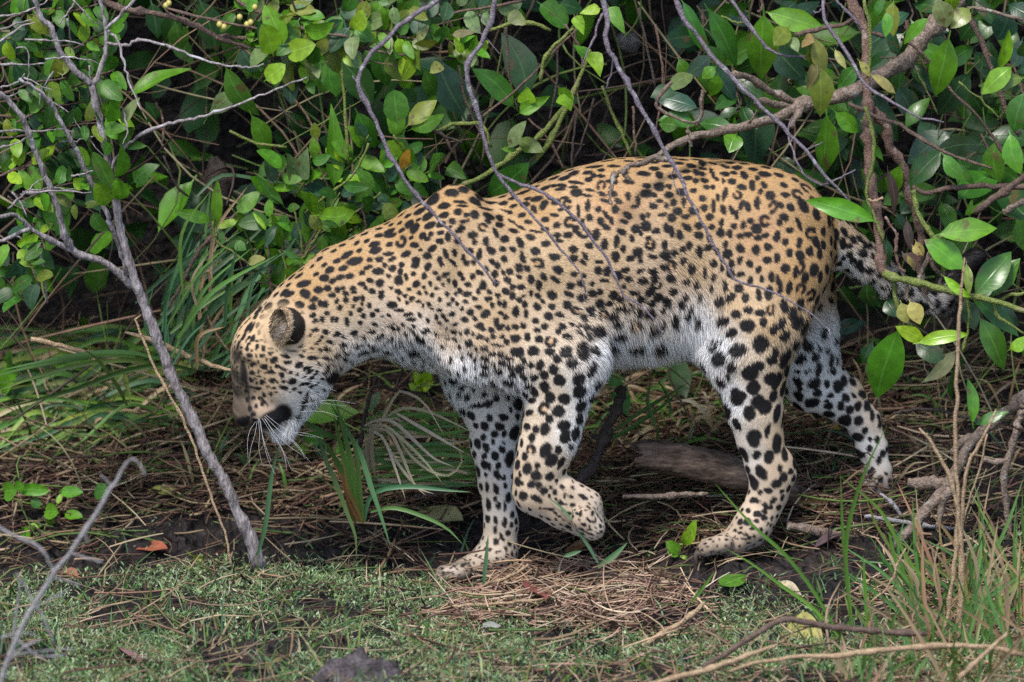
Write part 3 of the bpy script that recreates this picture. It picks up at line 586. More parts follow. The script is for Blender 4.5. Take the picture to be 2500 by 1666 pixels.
LD, LLEN, LPIX = coat_dirs(LV, LN)

# --- where the dark spots sit: darts thrown over the skin with the local spacing
FAR_LEG = lambda V, pix: (V[:, 1] > midY(pix[:, 0]) + 0.012) & (pix[:, 1] > 800)
sf = field(SPOT, LPIX, 3.5)
order = RNG.permutation(len(LV))
VIEW = -np.array(FWD)
blobs = []        # centre, axis u, axis v, radius u, radius v, rosette?
inner = []
farleg = FAR_LEG(LV, LPIX)
facing = (LN @ VIEW > 0.05)
def front_grid(sel):
    """nearest skin point to the camera per 8 px cell"""
    idx = np.nonzero(sel & facing)[0]
    idx = idx[np.argsort(-LV[idx, 1])]
    g = {}
    for i, c in zip(idx, (LPIX[idx] // 8).astype(int)):
        g[(c[0], c[1])] = i
    return g
grids = (front_grid(~farleg), front_grid(farleg))
centres = []
for x0, y0, sc, leg, txt in MARKS:
    for item in txt.replace('\n', '').split(';'):
        w = item.split()
        cx, cy, rx, ry, an = (float(q) for q in w[:5])
        px, py = x0 + cx / sc, y0 + cy / sc
        i = None
        for rr in range(0, 5):
            cand = [grids[leg].get((int(px // 8) + u, int(py // 8) + v)) for u in range(-rr, rr + 1) for v in range(-rr, rr + 1)]
            cand = [q for q in cand if q is not None]
            if cand:
                i = min(cand, key=lambda q: ((LPIX[q] - (px, py)) ** 2).sum()); break
        if i is None:
            continue
        n = LN[i]; a = math.radians(an)
        def onto(dx, dy):
            d3 = np.array((dx, 0, -dy)) * 1.0
            t = d3 - VIEW * (d3 @ n) / max(n @ VIEW, .45)       # slide along the line of sight onto the skin
            L_ = np.linalg.norm(t)
            return t / L_, min(L_, 1.9)
        u, fu = onto(math.cos(a), math.sin(a)); v, fv = onto(-math.sin(a), math.cos(a))
        v = v - u * (u @ v); v /= np.linalg.norm(v)
        p = PN(px, py, LV[i, 1])
        p = LV[i] + (p - LV[i]) - n * ((p - LV[i]) @ n)
        longf = 1.12 if max(rx, ry) / sc < 12 else (1.06 if max(rx, ry) / sc < 17 else .97)
        ros = len(w) > 5 and min(rx, ry) / sc > 11
        ru, rv = rx / sc / 1400 * fu * longf, ry / sc / 1400 * fv * longf
        if not ros:
            ru, rv = ru + .0005, rv + .0005
        blobs.append((p, u, v, ru, rv, RNG.uniform(-3.1, 3.1) if ros else None))
        if ros or RNG.random() < .25 and min(ru, rv) > .009:
            inner.append((p, max(ru, rv) * .9))
        centres.append((*p, max(ru, rv)))
centres = np.array(centres)
# where no mark was drawn (the far side, gaps): marks thrown with the local spacing
extra = np.zeros((7000, 4)); ncen = len(centres); extra[:ncen] = centres
for i in order:
    p = LV[i]; r = sf[i, 0] / 1400.0 * (.46 if facing[i] else .70)
    dd = extra[:ncen, :3] - p
    d2 = (dd * dd).sum(1)
    lim = np.where(np.arange(ncen) < len(centres), (.30 if facing[i] else .3) * r + extra[:ncen, 3], r)
    if facing[i] and (560 < LPIX[i, 0] < 760 and LPIX[i, 1] > 960 or LLEN[i] > .020) or (d2 < lim * lim).any() or ncen >= 6990:
        continue
    rad = sf[i, 1] / 1400.0 * RNG.uniform(.62, .92) * (.66 if facing[i] else 1)
    n, du = LN[i], LD[i]
    st = sf[i, 3]
    blobs.append((p, du, np.cross(n, du), rad * st ** .5, rad / st ** .5, RNG.uniform(-3, 3) if rad > .0105 and RNG.random() < sf[i, 2] * .7 else None))
    extra[ncen] = (*p, rad); ncen += 1

def wobble3(V, f, seed):
    return (vnoise(V[:, 0] * f + V[:, 1] * f * .7, V[:, 2] * f - V[:, 1] * f * .6, seed) - .5) * 2

BLACK = np.array((0.010, 0.009, 0.010))
def pblob(pix, cx, cy, rx, ry, ang=0, soft=.35):
    a = math.radians(ang)
    dx, dy = pix[:, 0] - cx, pix[:, 1] - cy
    u, v = (dx * math.cos(a) + dy * math.sin(a)) / rx, (-dx * math.sin(a) + dy * math.cos(a)) / ry
    return 1 - sstep(1 - soft, 1 + soft, np.sqrt(u * u + v * v))

def coat(V, N, jitter=0.0):
    """colour of the coat at skin points"""
    D, L, pix = coat_dirs(V, N)
    far = FAR_LEG(V, pix)
    tail = pix[:, 0] > 2046
    base = field(TINT_NEAR, pix, 3.4)
    fw = ((V[:, 1] > midY(pix[:, 0]) + 0.012) * sstep(700, 850, pix[:, 1] + 25 * wobble3(V, 40, 71)))[:, None]
    fi = np.nonzero(fw[:, 0] > 0)[0]
    base[fi] = base[fi] * (1 - fw[fi]) + field(TINT_FAR, pix[fi], 3.0) * fw[fi]
    tl = tail & (pix[:, 1] < 800)
    if tl.any():
        base[tl] = field(TINT_TAIL, pix[tl], 3.0)
    under = sstep(0.35, 0.85, -N[:, 2])[:, None] * (pix[:, 0] > 760)[:, None]
    base = base * (1 - .7 * under) + np.array(WHITE) * .7 * under
    base *= (1 + .07 * wobble3(V, 60, 3) + .06 * wobble3(V, 23, 4))[:, None]
    dark = np.zeros(len(V)); warm = np.zeros(len(V))
    Q = V.copy()
    if jitter:
        Q = Q - D * (RNG.normal(0, jitter, len(V)) * np.clip(L / .010, .6, 2.0))[:, None]
    Q = Q + 0.0011 * np.stack([wobble3(V, 130, 11), wobble3(V, 130, 12), wobble3(V, 130, 13)], -1) + 0.0018 * np.stack([wobble3(V, 55, 14), wobble3(V, 55, 15), wobble3(V, 55, 16)], -1)
    o = np.argsort(Q[:, 0]); qs = Q[o]; xs = qs[:, 0]
    dk, wm = np.zeros(len(V)), np.zeros(len(V))
    for c, u, v, ru, rv, opening in blobs:
        R = max(ru, rv) * 1.35
        i0, i1 = np.searchsorted(xs, (c[0] - R, c[0] + R))
        if i1 <= i0:
            continue
        dd = qs[i0:i1] - c
        m = np.nonzero(np.abs(dd[:, 2]) < R)[0]
        dd = dd[m]
        e2 = np.sqrt(((dd @ u) / ru) ** 2 + ((dd @ v) / rv) ** 2)
        w2 = (1 - sstep(.84, 1.12, e2)) * ((dd * dd).sum(1) < R * R)
        if opening is not None:
            th = np.arctan2(dd @ v, dd @ u) - opening
            gapv = np.maximum(np.cos(th), np.cos(th + 2.3) - .12)
            w2 = w2 * sstep(.22, .46, e2) * (1 - sstep(.88, .97, gapv))
        j = i0 + m
        dk[j] = np.maximum(dk[j], w2)
    for c, R in inner:
        i0, i1 = np.searchsorted(xs, (c[0] - R, c[0] + R))
        dd = qs[i0:i1] - c
        wm[i0:i1] = np.maximum(wm[i0:i1], (1 - sstep(.5, 1., np.sqrt((dd * dd).sum(1)) / R)))
    dark[o] = dk; warm[o] = wm
    # plain places without spots
    near = V[:, 1] < HY + .01
    dark *= 1 - pblob(pix, 700, 1050, 42, 40) * .95
    dark *= 1 - pblob(pix, 690, 985, 34, 24, -30) * .9
    dark *= 1 - pblob(pix, 690, 800, 56, 52)
    base = base * (1 - .55 * warm[:, None]) + .55 * warm[:, None] * np.array((0.50, .27, .115)) * (base.mean(1) / .36)[:, None] ** .6
    # face marks
    dark = np.maximum(dark, pblob(pix, 668, 1022, 44, 21, -26, .22) * (pix[:, 0] > 612))
    dark = np.maximum(dark, pblob(pix, 638, 1034, 30, 11, -12, .3))
    dark = np.maximum(dark, pblob(pix, 594, 1030, 17, 13, 0, .3))
    dark = np.maximum(dark, .97 * pblob(pix, 595, 910, 9, 30, -8, .35))
    dark = np.maximum(dark, pblob(pix, 690, 1010, 24, 23, -30, .25) * (pix[:, 1] > 984))
    dark = np.maximum(dark, .55 * pblob(pix, 604, 880, 26, 8, 20, .5))
    for (a, b, rx, ry, an) in ((812, 917, 20, 13, -38), (742, 985, 20, 5, -60), (729, 1015, 14, 4, -65), (610, 998, 6, 9, 0), (618, 1012, 7, 8, 30), (626, 992, 5, 7, 0), (640, 988, 6, 5, 0), (606, 1020, 8, 5, 0), (622, 1026, 9, 5, 0), (604, 976, 5, 8, 0), (617, 972, 5, 6, 0), (634, 972, 5, 6, 0), (648, 984, 5, 5, 0), (600, 955, 4, 8, 0)):
        dark = np.maximum(dark, pblob(pix, a, b, rx, ry, an, .3))
    mud = np.clip(np.maximum(pblob(pix, 580, 968, 36, 100, -5, .5), pblob(pix, 576, 872, 15, 32, 10, .6)), 0, 1) * np.clip(.9 + .35 * wobble3(V, 120, 21), .4, 1)
    grit = np.clip(1 + .75 * wobble3(V, 260, 22) + .45 * wobble3(V, 110, 23), .3, 2.0)
    base = base * (1 - mud[:, None]) + np.array((.062, .046, .033)) * grit[:, None] * mud[:, None]
    dark = np.maximum(dark, .75 * pblob(pix, 606, 960, 3.5, 55, -6, .5))  # painted shadow line between nose bridge and cheek
    hgt = V[:, 2] - ground_z(V[:, 0], V[:, 1])
    dirt = ((1 - sstep(.0, .055, hgt + .012 * wobble3(V, 90, 61))) * .75 * (pix[:, 1] > 1100) * np.clip(.8 + .6 * wobble3(V, 140, 62), 0, 1))[:, None]
    base = base * (1 - dirt) + np.array((.13, .095, .075)) * dirt
    # ears: dark back, tawny-grey hollow with its inner shading painted darker
    eC = np.array(P(694, 797, HY - 0.062)); er = (V - eC) / (46 / 1400.)
    eR = np.linalg.norm(er, axis=1)
    ax = np.array(EAX); ax /= np.linalg.norm(ax)
    onear = (eR < 1.12) & (V[:, 1] < HY - .035) & (pix[:, 1] < 842)
    eh = (er * ax).sum(1); inn = N @ ax > .12
    face_in = onear & inn & (eh < .5) & (eR < .97)
    back = onear & ~inn & (er[:, 0] > -.1)
    dark[onear] *= .0
    base[face_in] = np.array((.20, .15, .10)) * (1 + .5 * wobble3(V[face_in], 300, 31))[:, None]
    dark[back] = np.maximum(dark[back], .97)
    dark = np.maximum(dark, sstep(2300, 2335, pix[:, 0]) * (pix[:, 1] < 800) * (.75 + .3 * wobble3(V, 35, 41)))
    dark = np.clip(dark, 0, 1)[:, None]
    return base * .84 * (1 - dark) + BLACK * dark

LC = coat(LV, LN)

# --- coat materials
def coat_mat(name, rough, sheen):
    m, nt, out = newmat(name)
    at = nd(nt, 'ShaderNodeAttribute', attribute_name='tint')
    tc = nt.nodes.new('ShaderNodeTexCoord')
    nz = nd(nt, 'ShaderNodeTexNoise', Scale=420.0, Detail=2.0)
    nt.links.new(tc.outputs['Object'], nz.inputs['Vector'])
    mr = nd(nt, 'ShaderNodeMapRange')
    mr.inputs['To Min'].default_value, mr.inputs['To Max'].default_value = .78, 1.2
    nt.links.new(nz.outputs[0], mr.inputs[0])
    mx = nd(nt, 'ShaderNodeMix', data_type='RGBA', blend_type='MULTIPLY')
    mx.inputs[0].default_value = 1
    nt.links.new(at.outputs['Color'], mx.inputs[6]); nt.links.new(mr.outputs[0], mx.inputs[7])
    b = nd(nt, 'ShaderNodeBsdfPrincipled')
    b.inputs['Roughness'].default_value = rough
    b.inputs['Specular IOR Level'].default_value = .25
    b.inputs['Sheen Weight'].default_value = sheen
    nt.links.new(mx.outputs[2], b.inputs['Base Color'])
    nt.links.new(b.outputs[0], out.inputs[0])
    return m
M_skin, M_fur = coat_mat('leopard_skin', .8, .0), coat_mat('leopard_fur', .55, .0)

paw_floor = P(1150, 1426, .06)
leopard = empty('leopard', (0.05, 0.0, 0.0), 'spotted leopard walking with lowered head, one foreleg lifted', 'leopard')
LO = np.array(leopard.location)
body = link('body', mesh('body', LV - LO, LF, True, LC, None, M_skin), leopard)

# --- fur: short tapered hairs rooted on the skin
tri = np.vstack([LF[:, [0, 1, 2]], LF[:, [0, 2, 3]]])
ta = np.cross(LV[tri[:, 1]] - LV[tri[:, 0]], LV[tri[:, 2]] - LV[tri[:, 0]])
area = np.linalg.norm(ta, axis=1) / 2
tn = ta / (2 * area[:, None] + 1e-12)
view = np.array(FWD) * -1
wgt = area * np.where(tn @ view > -.5, 1.0, .12)
tpix = PROJ(LV[tri].mean(1))
wgt *= np.where(tpix[:, 0] < 840, 1.5, 1.0)
NH = 330000
pick = RNG.choice(len(tri), NH, p=wgt / wgt.sum())
r1, r2 = np.sqrt(RNG.random(NH)), RNG.random(NH)
ba = np.stack([1 - r1, r1 * (1 - r2), r1 * r2], -1)[..., None]
HP = (LV[tri[pick]] * ba).sum(1)
HN = (LN[tri[pick]] * ba).sum(1); HN /= np.linalg.norm(HN, axis=1)[:, None]
HD, HL, hpix = coat_dirs(HP, HN)
HC = coat(HP + HD * (HL * .36)[:, None], HN, 0.0005)
side = np.cross(HN, HD)
ang = RNG.normal(0, .16, NH)
HD = HD * np.cos(ang)[:, None] + side * np.sin(ang)[:, None]
side = np.cross(HN, HD)
L = HL * np.where(HL < .013, .66, .85) * RNG.uniform(.65, 1.25, NH)
# hairs hang more freely below the belly
lift = np.where(HL > .014, RNG.uniform(.25, .75, NH), RNG.uniform(.10, .38, NH))[:, None]
grav = np.where(HL > .014, .5 + 1.0 * (HN[:, 2] < -.2), .0)[:, None] * np.array((0, 0, -1.0))
wid = (0.00050 + 0.00025 * RNG.random(NH)) * np.where(HL > .014, .8, 1.0)
shade = RNG.uniform(.72, 1.28, NH)
ein = (np.linalg.norm((HP - np.array(P(694, 797, HY - 0.062))) / (46 / 1400.), axis=1) < .97) & (HN @ (np.array(EAX) / np.linalg.norm(EAX)) > .12) & (hpix[:, 1] < 846)
shade[ein] = RNG.choice([.2, .35, .6, 1.1, 1.8], ein.sum())
L[ein] = RNG.uniform(.004, .012, ein.sum())
lift[ein] = .6
HC = HC * shade[:, None]
# tufts in and round the near ear
NT = 900
ta_ = RNG.uniform(0, 6.283, NT)
eax = np.array(EAX) / np.linalg.norm(EAX)
e1 = np.cross(eax, (0, 0, 1.0)); e1 /= np.linalg.norm(e1); e2 = np.cross(e1, eax)
inside = np.arange(NT) < 520
ta_[inside] = RNG.normal(-2.0, .6, inside.sum())
cE = np.array(P(694, 797, HY - 0.062))
rimv = e1 * np.cos(ta_)[:, None] + e2 * np.sin(ta_)[:, None]
rp = cE + rimv * (np.where(inside, RNG.uniform(.55, .95, NT), RNG.uniform(.93, 1.0, NT)) * 44 / 1400)[:, None] + eax * (np.where(inside, RNG.uniform(-6, 8, NT), RNG.uniform(2, 12, NT)) / 1400)[:, None]
rd = np.where(inside[:, None], -rimv * .75 + eax * .35 + RNG.normal(0, .28, (NT, 3)), rimv * .8 + eax * .3 + RNG.normal(0, .5, (NT, 3)))
rd /= np.linalg.norm(rd, axis=1)[:, None]
HP = np.vstack([HP, rp]); HD = np.vstack([HD, rd]); HN = np.vstack([HN, np.tile(eax, (NT, 1))])
side = np.vstack([side, np.cross(np.tile(eax, (NT, 1)), rd)])
L = np.r_[L, np.where(inside, RNG.uniform(.012, .026, NT), RNG.uniform(.005, .013, NT))]
lift = np.vstack([lift, np.full((NT, 1), .15)]); grav = np.vstack([grav, np.zeros((NT, 3))]); wid = np.r_[wid, np.full(NT, .00045)]
HC = np.vstack([HC, np.where(inside[:, None], np.array((.34, .29, .24)), np.array((.42, .32, .22))) * RNG.uniform(.5, 1.25, (NT, 1))])
NH += NT
p0 = HP - HN * 0.0008
d1 = HD + HN * lift; d1 /= np.linalg.norm(d1, axis=1)[:, None]
d2 = HD + HN * lift * .35 + grav; d2 /= np.linalg.norm(d2, axis=1)[:, None]
p1 = p0 + d1 * (L * .5)[:, None]
p2 = p1 + d2 * (L * .55)[:, None]
sw = side * wid[:, None]
FV = np.stack([p0 - sw, p0 + sw, p1 + sw * .75, p1 - sw * .75, p2], 1).reshape(-1, 3)
k5 = np.arange(NH)[:, None] * 5
FQ = k5 + np.array([[0, 1, 2, 3]]); FT = k5 + np.array([[3, 2, 4]])
tipc = HC * 1.06
FC = np.stack([HC * .9, HC * .9, HC, HC, tipc], 1).reshape(-1, 3)
fur = link('fur', mesh('fur', FV - LO, [FQ, FT], True, FC, None, M_fur), body)
fur['kind'] = 'stuff'

# --- whiskers, eye, nose leather, claws
def plain(name, col, rough=.5, spec=.5):
    m, nt, out = newmat(name)
    tc = nt.nodes.new('ShaderNodeTexCoord')
    nz = nd(nt, 'ShaderNodeTexNoise', Scale=90.0, Detail=3.0)
    nt.links.new(tc.outputs['Object'], nz.inputs['Vector'])
    r = ramp(nt, [(.3, [c * .75 for c in col]), (.7, [min(1, c * 1.2) for c in col])])
    nt.links.new(nz.outputs[0], r.inputs[0])
    b = nd(nt, 'ShaderNodeBsdfPrincipled')
    b.inputs['Roughness'].default_value = rough
    b.inputs['Specular IOR Level'].default_value = spec
    nt.links.new(r.outputs[0], b.inputs['Base Color'])
    nt.links.new(b.outputs[0], out.inputs[0])
    return m
M_whisk = plain('whisker_white', (.5, .5, .52), .45)
M_eye = plain('eye_dark', (.05, .04, .015), .08, .8)
M_nose = plain('nose_leather', (.035, .022, .02), .45)
M_claw = plain('claw_horn', (.10, .085, .075), .35)
WH = [((633, 1022), (640, 1060), (652, 1100), (662, 1128)), ((640, 1022), (664, 1060), (690, 1098), (712, 1150)), ((644, 1020), (672, 1058), (704, 1088), (738, 1112)), ((628, 1028), (622, 1062), (612, 1096), (608, 1138)),
      ((624, 1030), (610, 1052), (604, 1084), (606, 1124)), ((636, 1028), (642, 1072), (654, 1120), (672, 1160)), ((648, 1024), (672, 1066), (694, 1112), (700, 1150)), ((630, 1020), (634, 1060), (632, 1096), (640, 1136)),
      ((646, 1016), (680, 1050), (720, 1084), (758, 1130)), ((650, 1014), (690, 1044), (726, 1060), (770, 1068)), ((712, 918), (740, 930), (775, 938), (822, 956)), ((735, 942), (752, 950), (770, 960), (790, 966)),
      ((742, 988), (776, 980), (816, 978), (868, 986)), ((740, 990), (780, 984), (812, 988), (846, 992)), ((730, 1006), (768, 1004), (800, 1008), (826, 1018)), ((700, 1060), (730, 1056), (760, 1062), (790, 1072)), ((705, 1068), (722, 1082), (735, 1098), (744, 1120))]
for i, w in enumerate(WH):
    y0 = HY - .062 + .012 * ((i * 7) % 4) / 3
    if i >= 10:
        y0 = HY - .070
    q = [np.array(P(a, b, y0 - .022 * j)) for j, (a, b) in enumerate(w)]
    V, F = tube(np.array(q) - LO, [.00028, .00026, .00022, .00012], 13, 4)
    link('whisker', mesh('whisker', V, F, True, None, None, M_whisk), leopard)
def ball(c, r, sx=1, sy=1, sz=1, nu=14, nv=9):
    u = np.linspace(0, 2 * np.pi, nu, endpoint=False); v = np.linspace(.12, np.pi - .12, nv)
    U, W = np.meshgrid(u, v)
    V = np.stack([np.sin(W) * np.cos(U) * sx, np.sin(W) * np.sin(U) * sy, np.cos(W) * sz], -1).reshape(-1, 3) * r
    i, j = np.meshgrid(np.arange(nv - 1), np.arange(nu), indexing='ij')
    Q = np.stack([i * nu + j, (i + 1) * nu + j, (i + 1) * nu + (j + 1) % nu, i * nu + (j + 1) % nu], -1).reshape(-1, 4)
    V = np.vstack([V, [0, 0, sz * r], [0, 0, -sz * r]]); k = len(V) - 2
    jj = np.arange(nu)
    T = np.vstack([np.stack([np.full(nu, k), jj, (jj + 1) % nu], -1), np.stack([np.full(nu, k + 1), (nv - 1) * nu + (jj + 1) % nu, (nv - 1) * nu + jj], -1)])
    return V + np.array(c), [Q, T]
for sg in (-1, 1):
    V, F = ball(np.array(P(606, 908, HY + sg * .038)) - LO, .0105)
    link('eye', mesh('eye', V, F, True, None, None, M_eye), leopard)
V, F = ball(np.array(P(596, 1027, HY)) - LO, .0125, .95, 1.5, .8)
link('nose', mesh('nose', V, F, True, None, None, M_nose), leopard)
def claw(a, b, c, y, r):
    q = [np.array(P(*a, y)), np.array(P(*b, y)), np.array(P(*c, y))]
    V, F = tube(np.array(q) - LO, [r, r * .75, r * .15], 9, 6)
    link('claw', mesh('claw', V, F, True, None, None, M_claw), leopard)
claw((1712, 1340), (1700, 1358), (1702, 1382), -.06, .007)
for o in (-.04, -.015, .012):
    claw((1072 + 260 * abs(o), 1406), (1060 + 260 * abs(o), 1412), (1058 + 260 * abs(o), 1424), .052 + o, .004)
# ================================================================= materials of the place
def soil_mat():
    m, nt, out = newmat('dark_soil')
    tc = nt.nodes.new('ShaderNodeTexCoord')
    n1 = nd(nt, 'ShaderNodeTexNoise', Scale=6.0, Detail=6.0); n2 = nd(nt, 'ShaderNodeTexNoise', Scale=70.0, Detail=6.0)
    n3 = nd(nt, 'ShaderNodeTexVoronoi', Scale=55.0)
    for n in (n1, n2, n3):
        nt.links.new(tc.outputs['Object'], n.inputs['Vector'])
    r1 = ramp(nt, [(.3, (.013, .010, .011)), (.55, (.027, .021, .021)), (.75, (.048, .036, .031))])
    nt.links.new(n1.outputs[0], r1.inputs[0])
    r2 = ramp(nt, [(.3, .35), (.62, 1.4), (.75, 2.4)])
    nt.links.new(n2.outputs[0], r2.inputs[0])
    mx = nd(nt, 'ShaderNodeMix', data_type='RGBA', blend_type='MULTIPLY'); mx.inputs[0].default_value = 1
    nt.links.new(r1.outputs[0], mx.inputs[6]); nt.links.new(r2.outputs[0], mx.inputs[7])
    b = nd(nt, 'ShaderNodeBsdfPrincipled', Roughness=.85)
    b.inputs['Specular IOR Level'].default_value = .3
    nt.links.new(mx.outputs[2], b.inputs['Base Color'])
    ad = nd(nt, 'ShaderNodeMath', operation='ADD')
    nt.links.new(n2.outputs[0], ad.inputs[0]); nt.links.new(n3.outputs[0], ad.inputs[1])
    bp = nd(nt, 'ShaderNodeBump', Strength=1.0, Distance=.03)
    nt.links.new(ad.outputs[0], bp.inputs['Height']); nt.links.new(bp.outputs[0], b.inputs['Normal'])
    nt.links.new(b.outputs[0], out.inputs[0])
    return m

def bark(name, c1, c2, spot=None, scale=1.0, rough=.75, stretch=(1, 1, 1)):
    m, nt, out = newmat(name)
    tc = nt.nodes.new('ShaderNodeTexCoord')
    n1 = nd(nt, 'ShaderNodeTexNoise', Scale=60.0 * scale, Detail=5.0, Roughness=.65); n2 = nd(nt, 'ShaderNodeTexNoise', Scale=240.0 * scale, Detail=4.0)
    mp = nt.nodes.new('ShaderNodeMapping')
    mp.inputs['Scale'].default_value = stretch
    nt.links.new(tc.outputs['Object'], mp.inputs[0])
    for n in (n1, n2):
        nt.links.new(mp.outputs[0], n.inputs['Vector'])
    r = ramp(nt, [(.32, c1), (.68, c2)])
    nt.links.new(n1.outputs[0], r.inputs[0])
    r2 = ramp(nt, [(.3, .6), (.7, 1.3)])
    nt.links.new(n2.outputs[0], r2.inputs[0])
    mx = nd(nt, 'ShaderNodeMix', data_type='RGBA', blend_type='MULTIPLY'); mx.inputs[0].default_value = 1
    nt.links.new(r.outputs[0], mx.inputs[6]); nt.links.new(r2.outputs[0], mx.inputs[7])
    colr = mx.outputs[2]
    if spot:
        n3 = nd(nt, 'ShaderNodeTexNoise', Scale=38.0 * scale, Detail=3.0)
        nt.links.new(tc.outputs['Object'], n3.inputs['Vector'])
        r3 = ramp(nt, [(.60, 0.0), (.68, .8)])
        nt.links.new(n3.outputs[0], r3.inputs[0])
        m2 = nd(nt, 'ShaderNodeMix', data_type='RGBA')
        nt.links.new(r3.outputs[0], m2.inputs[0]); nt.links.new(colr, m2.inputs[6]); m2.inputs[7].default_value = (*spot, 1)
        colr = m2.outputs[2]
    b = nd(nt, 'ShaderNodeBsdfPrincipled', Roughness=rough)
    b.inputs['Specular IOR Level'].default_value = .3
    nt.links.new(colr, b.inputs['Base Color'])
    bp = nd(nt, 'ShaderNodeBump', Strength=.9, Distance=.004)
    nt.links.new(n2.outputs[0], bp.inputs['Height']); nt.links.new(bp.outputs[0], b.inputs['Normal'])
    nt.links.new(b.outputs[0], out.inputs[0])
    return m

def leaf_mat(name, rough=.4, trans=.25, from_attr=False, veins=True, spec=.45):
    m, nt, out = newmat(name)
    if from_attr:
        src = nd(nt, 'ShaderNodeAttribute', attribute_name='tint').outputs['Color']
    else:
        src = nt.nodes.new('ShaderNodeObjectInfo').outputs['Color']
    tc = nt.nodes.new('ShaderNodeTexCoord')
    col = src
    n1 = nd(nt, 'ShaderNodeTexNoise', Scale=5.0 if not from_attr else 40.0, Detail=4.0)
    nt.links.new(tc.outputs['Object'], n1.inputs['Vector'])
    r = ramp(nt, [(.3, .72), (.7, 1.22)])
    nt.links.new(n1.outputs[0], r.inputs[0])
    mx = nd(nt, 'ShaderNodeMix', data_type='RGBA', blend_type='MULTIPLY'); mx.inputs[0].default_value = 1
    nt.links.new(col, mx.inputs[6]); nt.links.new(r.outputs[0], mx.inputs[7])
    col = mx.outputs[2]
    b = nd(nt, 'ShaderNodeBsdfPrincipled', Roughness=rough)
    b.inputs['Specular IOR Level'].default_value = spec
    if veins:
        uv = nt.nodes.new('ShaderNodeUVMap')
        sx = nt.nodes.new('ShaderNodeSeparateXYZ')
        nt.links.new(uv.outputs[0], sx.inputs[0])
        a = nd(nt, 'ShaderNodeMath', operation='ABSOLUTE'); nt.links.new(sx.outputs[1], a.inputs[0])
        rib = nd(nt, 'ShaderNodeMapRange'); rib.inputs['From Min'].default_value, rib.inputs['From Max'].default_value = .10, .03
        nt.links.new(a.outputs[0], rib.inputs[0])
        # side veins
        w = nd(nt, 'ShaderNodeMath', operation='MULTIPLY_ADD'); w.inputs[1].default_value = -.22
        nt.links.new(a.outputs[0], w.inputs[0]); nt.links.new(sx.outputs[0], w.inputs[2])
        w2 = nd(nt, 'ShaderNodeMath', operation='MULTIPLY'); w2.inputs[1].default_value = 9.0; nt.links.new(w.outputs[0], w2.inputs[0])
        w3 = nd(nt, 'ShaderNodeMath', operation='FRACT'); nt.links.new(w2.outputs[0], w3.inputs[0])
        sv = nd(nt, 'ShaderNodeMapRange'); sv.inputs['From Min'].default_value, sv.inputs['From Max'].default_value = .14, .02; sv.inputs['To Max'].default_value = .13
        nt.links.new(w3.outputs[0], sv.inputs[0])
        mxv = nd(nt, 'ShaderNodeMath', operation='MAXIMUM'); nt.links.new(rib.outputs[0], mxv.inputs[0]); nt.links.new(sv.outputs[0], mxv.inputs[1])
        lt = nd(nt, 'ShaderNodeMix', data_type='RGBA', blend_type='ADD'); lt.inputs[7].default_value = (.035, .06, .02, 1)
        nt.links.new(mxv.outputs[0], lt.inputs[0]); nt.links.new(col, lt.inputs[6])
        col = lt.outputs[2]
        # brown blemishes with a shape of their own
        n2 = nd(nt, 'ShaderNodeTexNoise', Scale=3.2, Detail=4.0)
        oi = nt.nodes.new('ShaderNodeObjectInfo')
        vadd = nd(nt, 'ShaderNodeVectorMath', operation='ADD')
        sc = nd(nt, 'ShaderNodeMath', operation='MULTIPLY'); sc.inputs[1].default_value = 50.0
        nt.links.new(oi.outputs['Random'], sc.inputs[0]); nt.links.new(sc.outputs[0], vadd.inputs[1]); nt.links.new(tc.outputs['Object'], vadd.inputs[0])
        nt.links.new(vadd.outputs[0], n2.inputs['Vector'])
        r2 = ramp(nt, [(.64, 0.0), (.68, .75)]); nt.links.new(n2.outputs[0], r2.inputs[0])
        bm = nd(nt, 'ShaderNodeMix', data_type='RGBA'); bm.inputs[7].default_value = (.11, .07, .03, 1)
        nt.links.new(r2.outputs[0], bm.inputs[0]); nt.links.new(col, bm.inputs[6])
        col = bm.outputs[2]
        bp = nd(nt, 'ShaderNodeBump', Strength=.25, Distance=.002)
        nt.links.new(mxv.outputs[0], bp.inputs['Height']); nt.links.new(bp.outputs[0], b.inputs['Normal'])
    nt.links.new(col, b.inputs['Base Color'])
    if trans:
        t = nt.nodes.new('ShaderNodeBsdfTranslucent')
        br = nd(nt, 'ShaderNodeMix', data_type='RGBA', blend_type='MULTIPLY'); br.inputs[0].default_value = 1; br.inputs[7].default_value = (1.3, 1.35, .7, 1)
        nt.links.new(col, br.inputs[6]); nt.links.new(br.outputs[2], t.inputs[0])
        ms = nt.nodes.new('ShaderNodeMixShader'); ms.inputs[0].default_value = trans
        nt.links.new(b.outputs[0], ms.inputs[1]); nt.links.new(t.outputs[0], ms.inputs[2])
        nt.links.new(ms.outputs[0], out.inputs[0])
    else:
        nt.links.new(b.outputs[0], out.inputs[0])
    return m

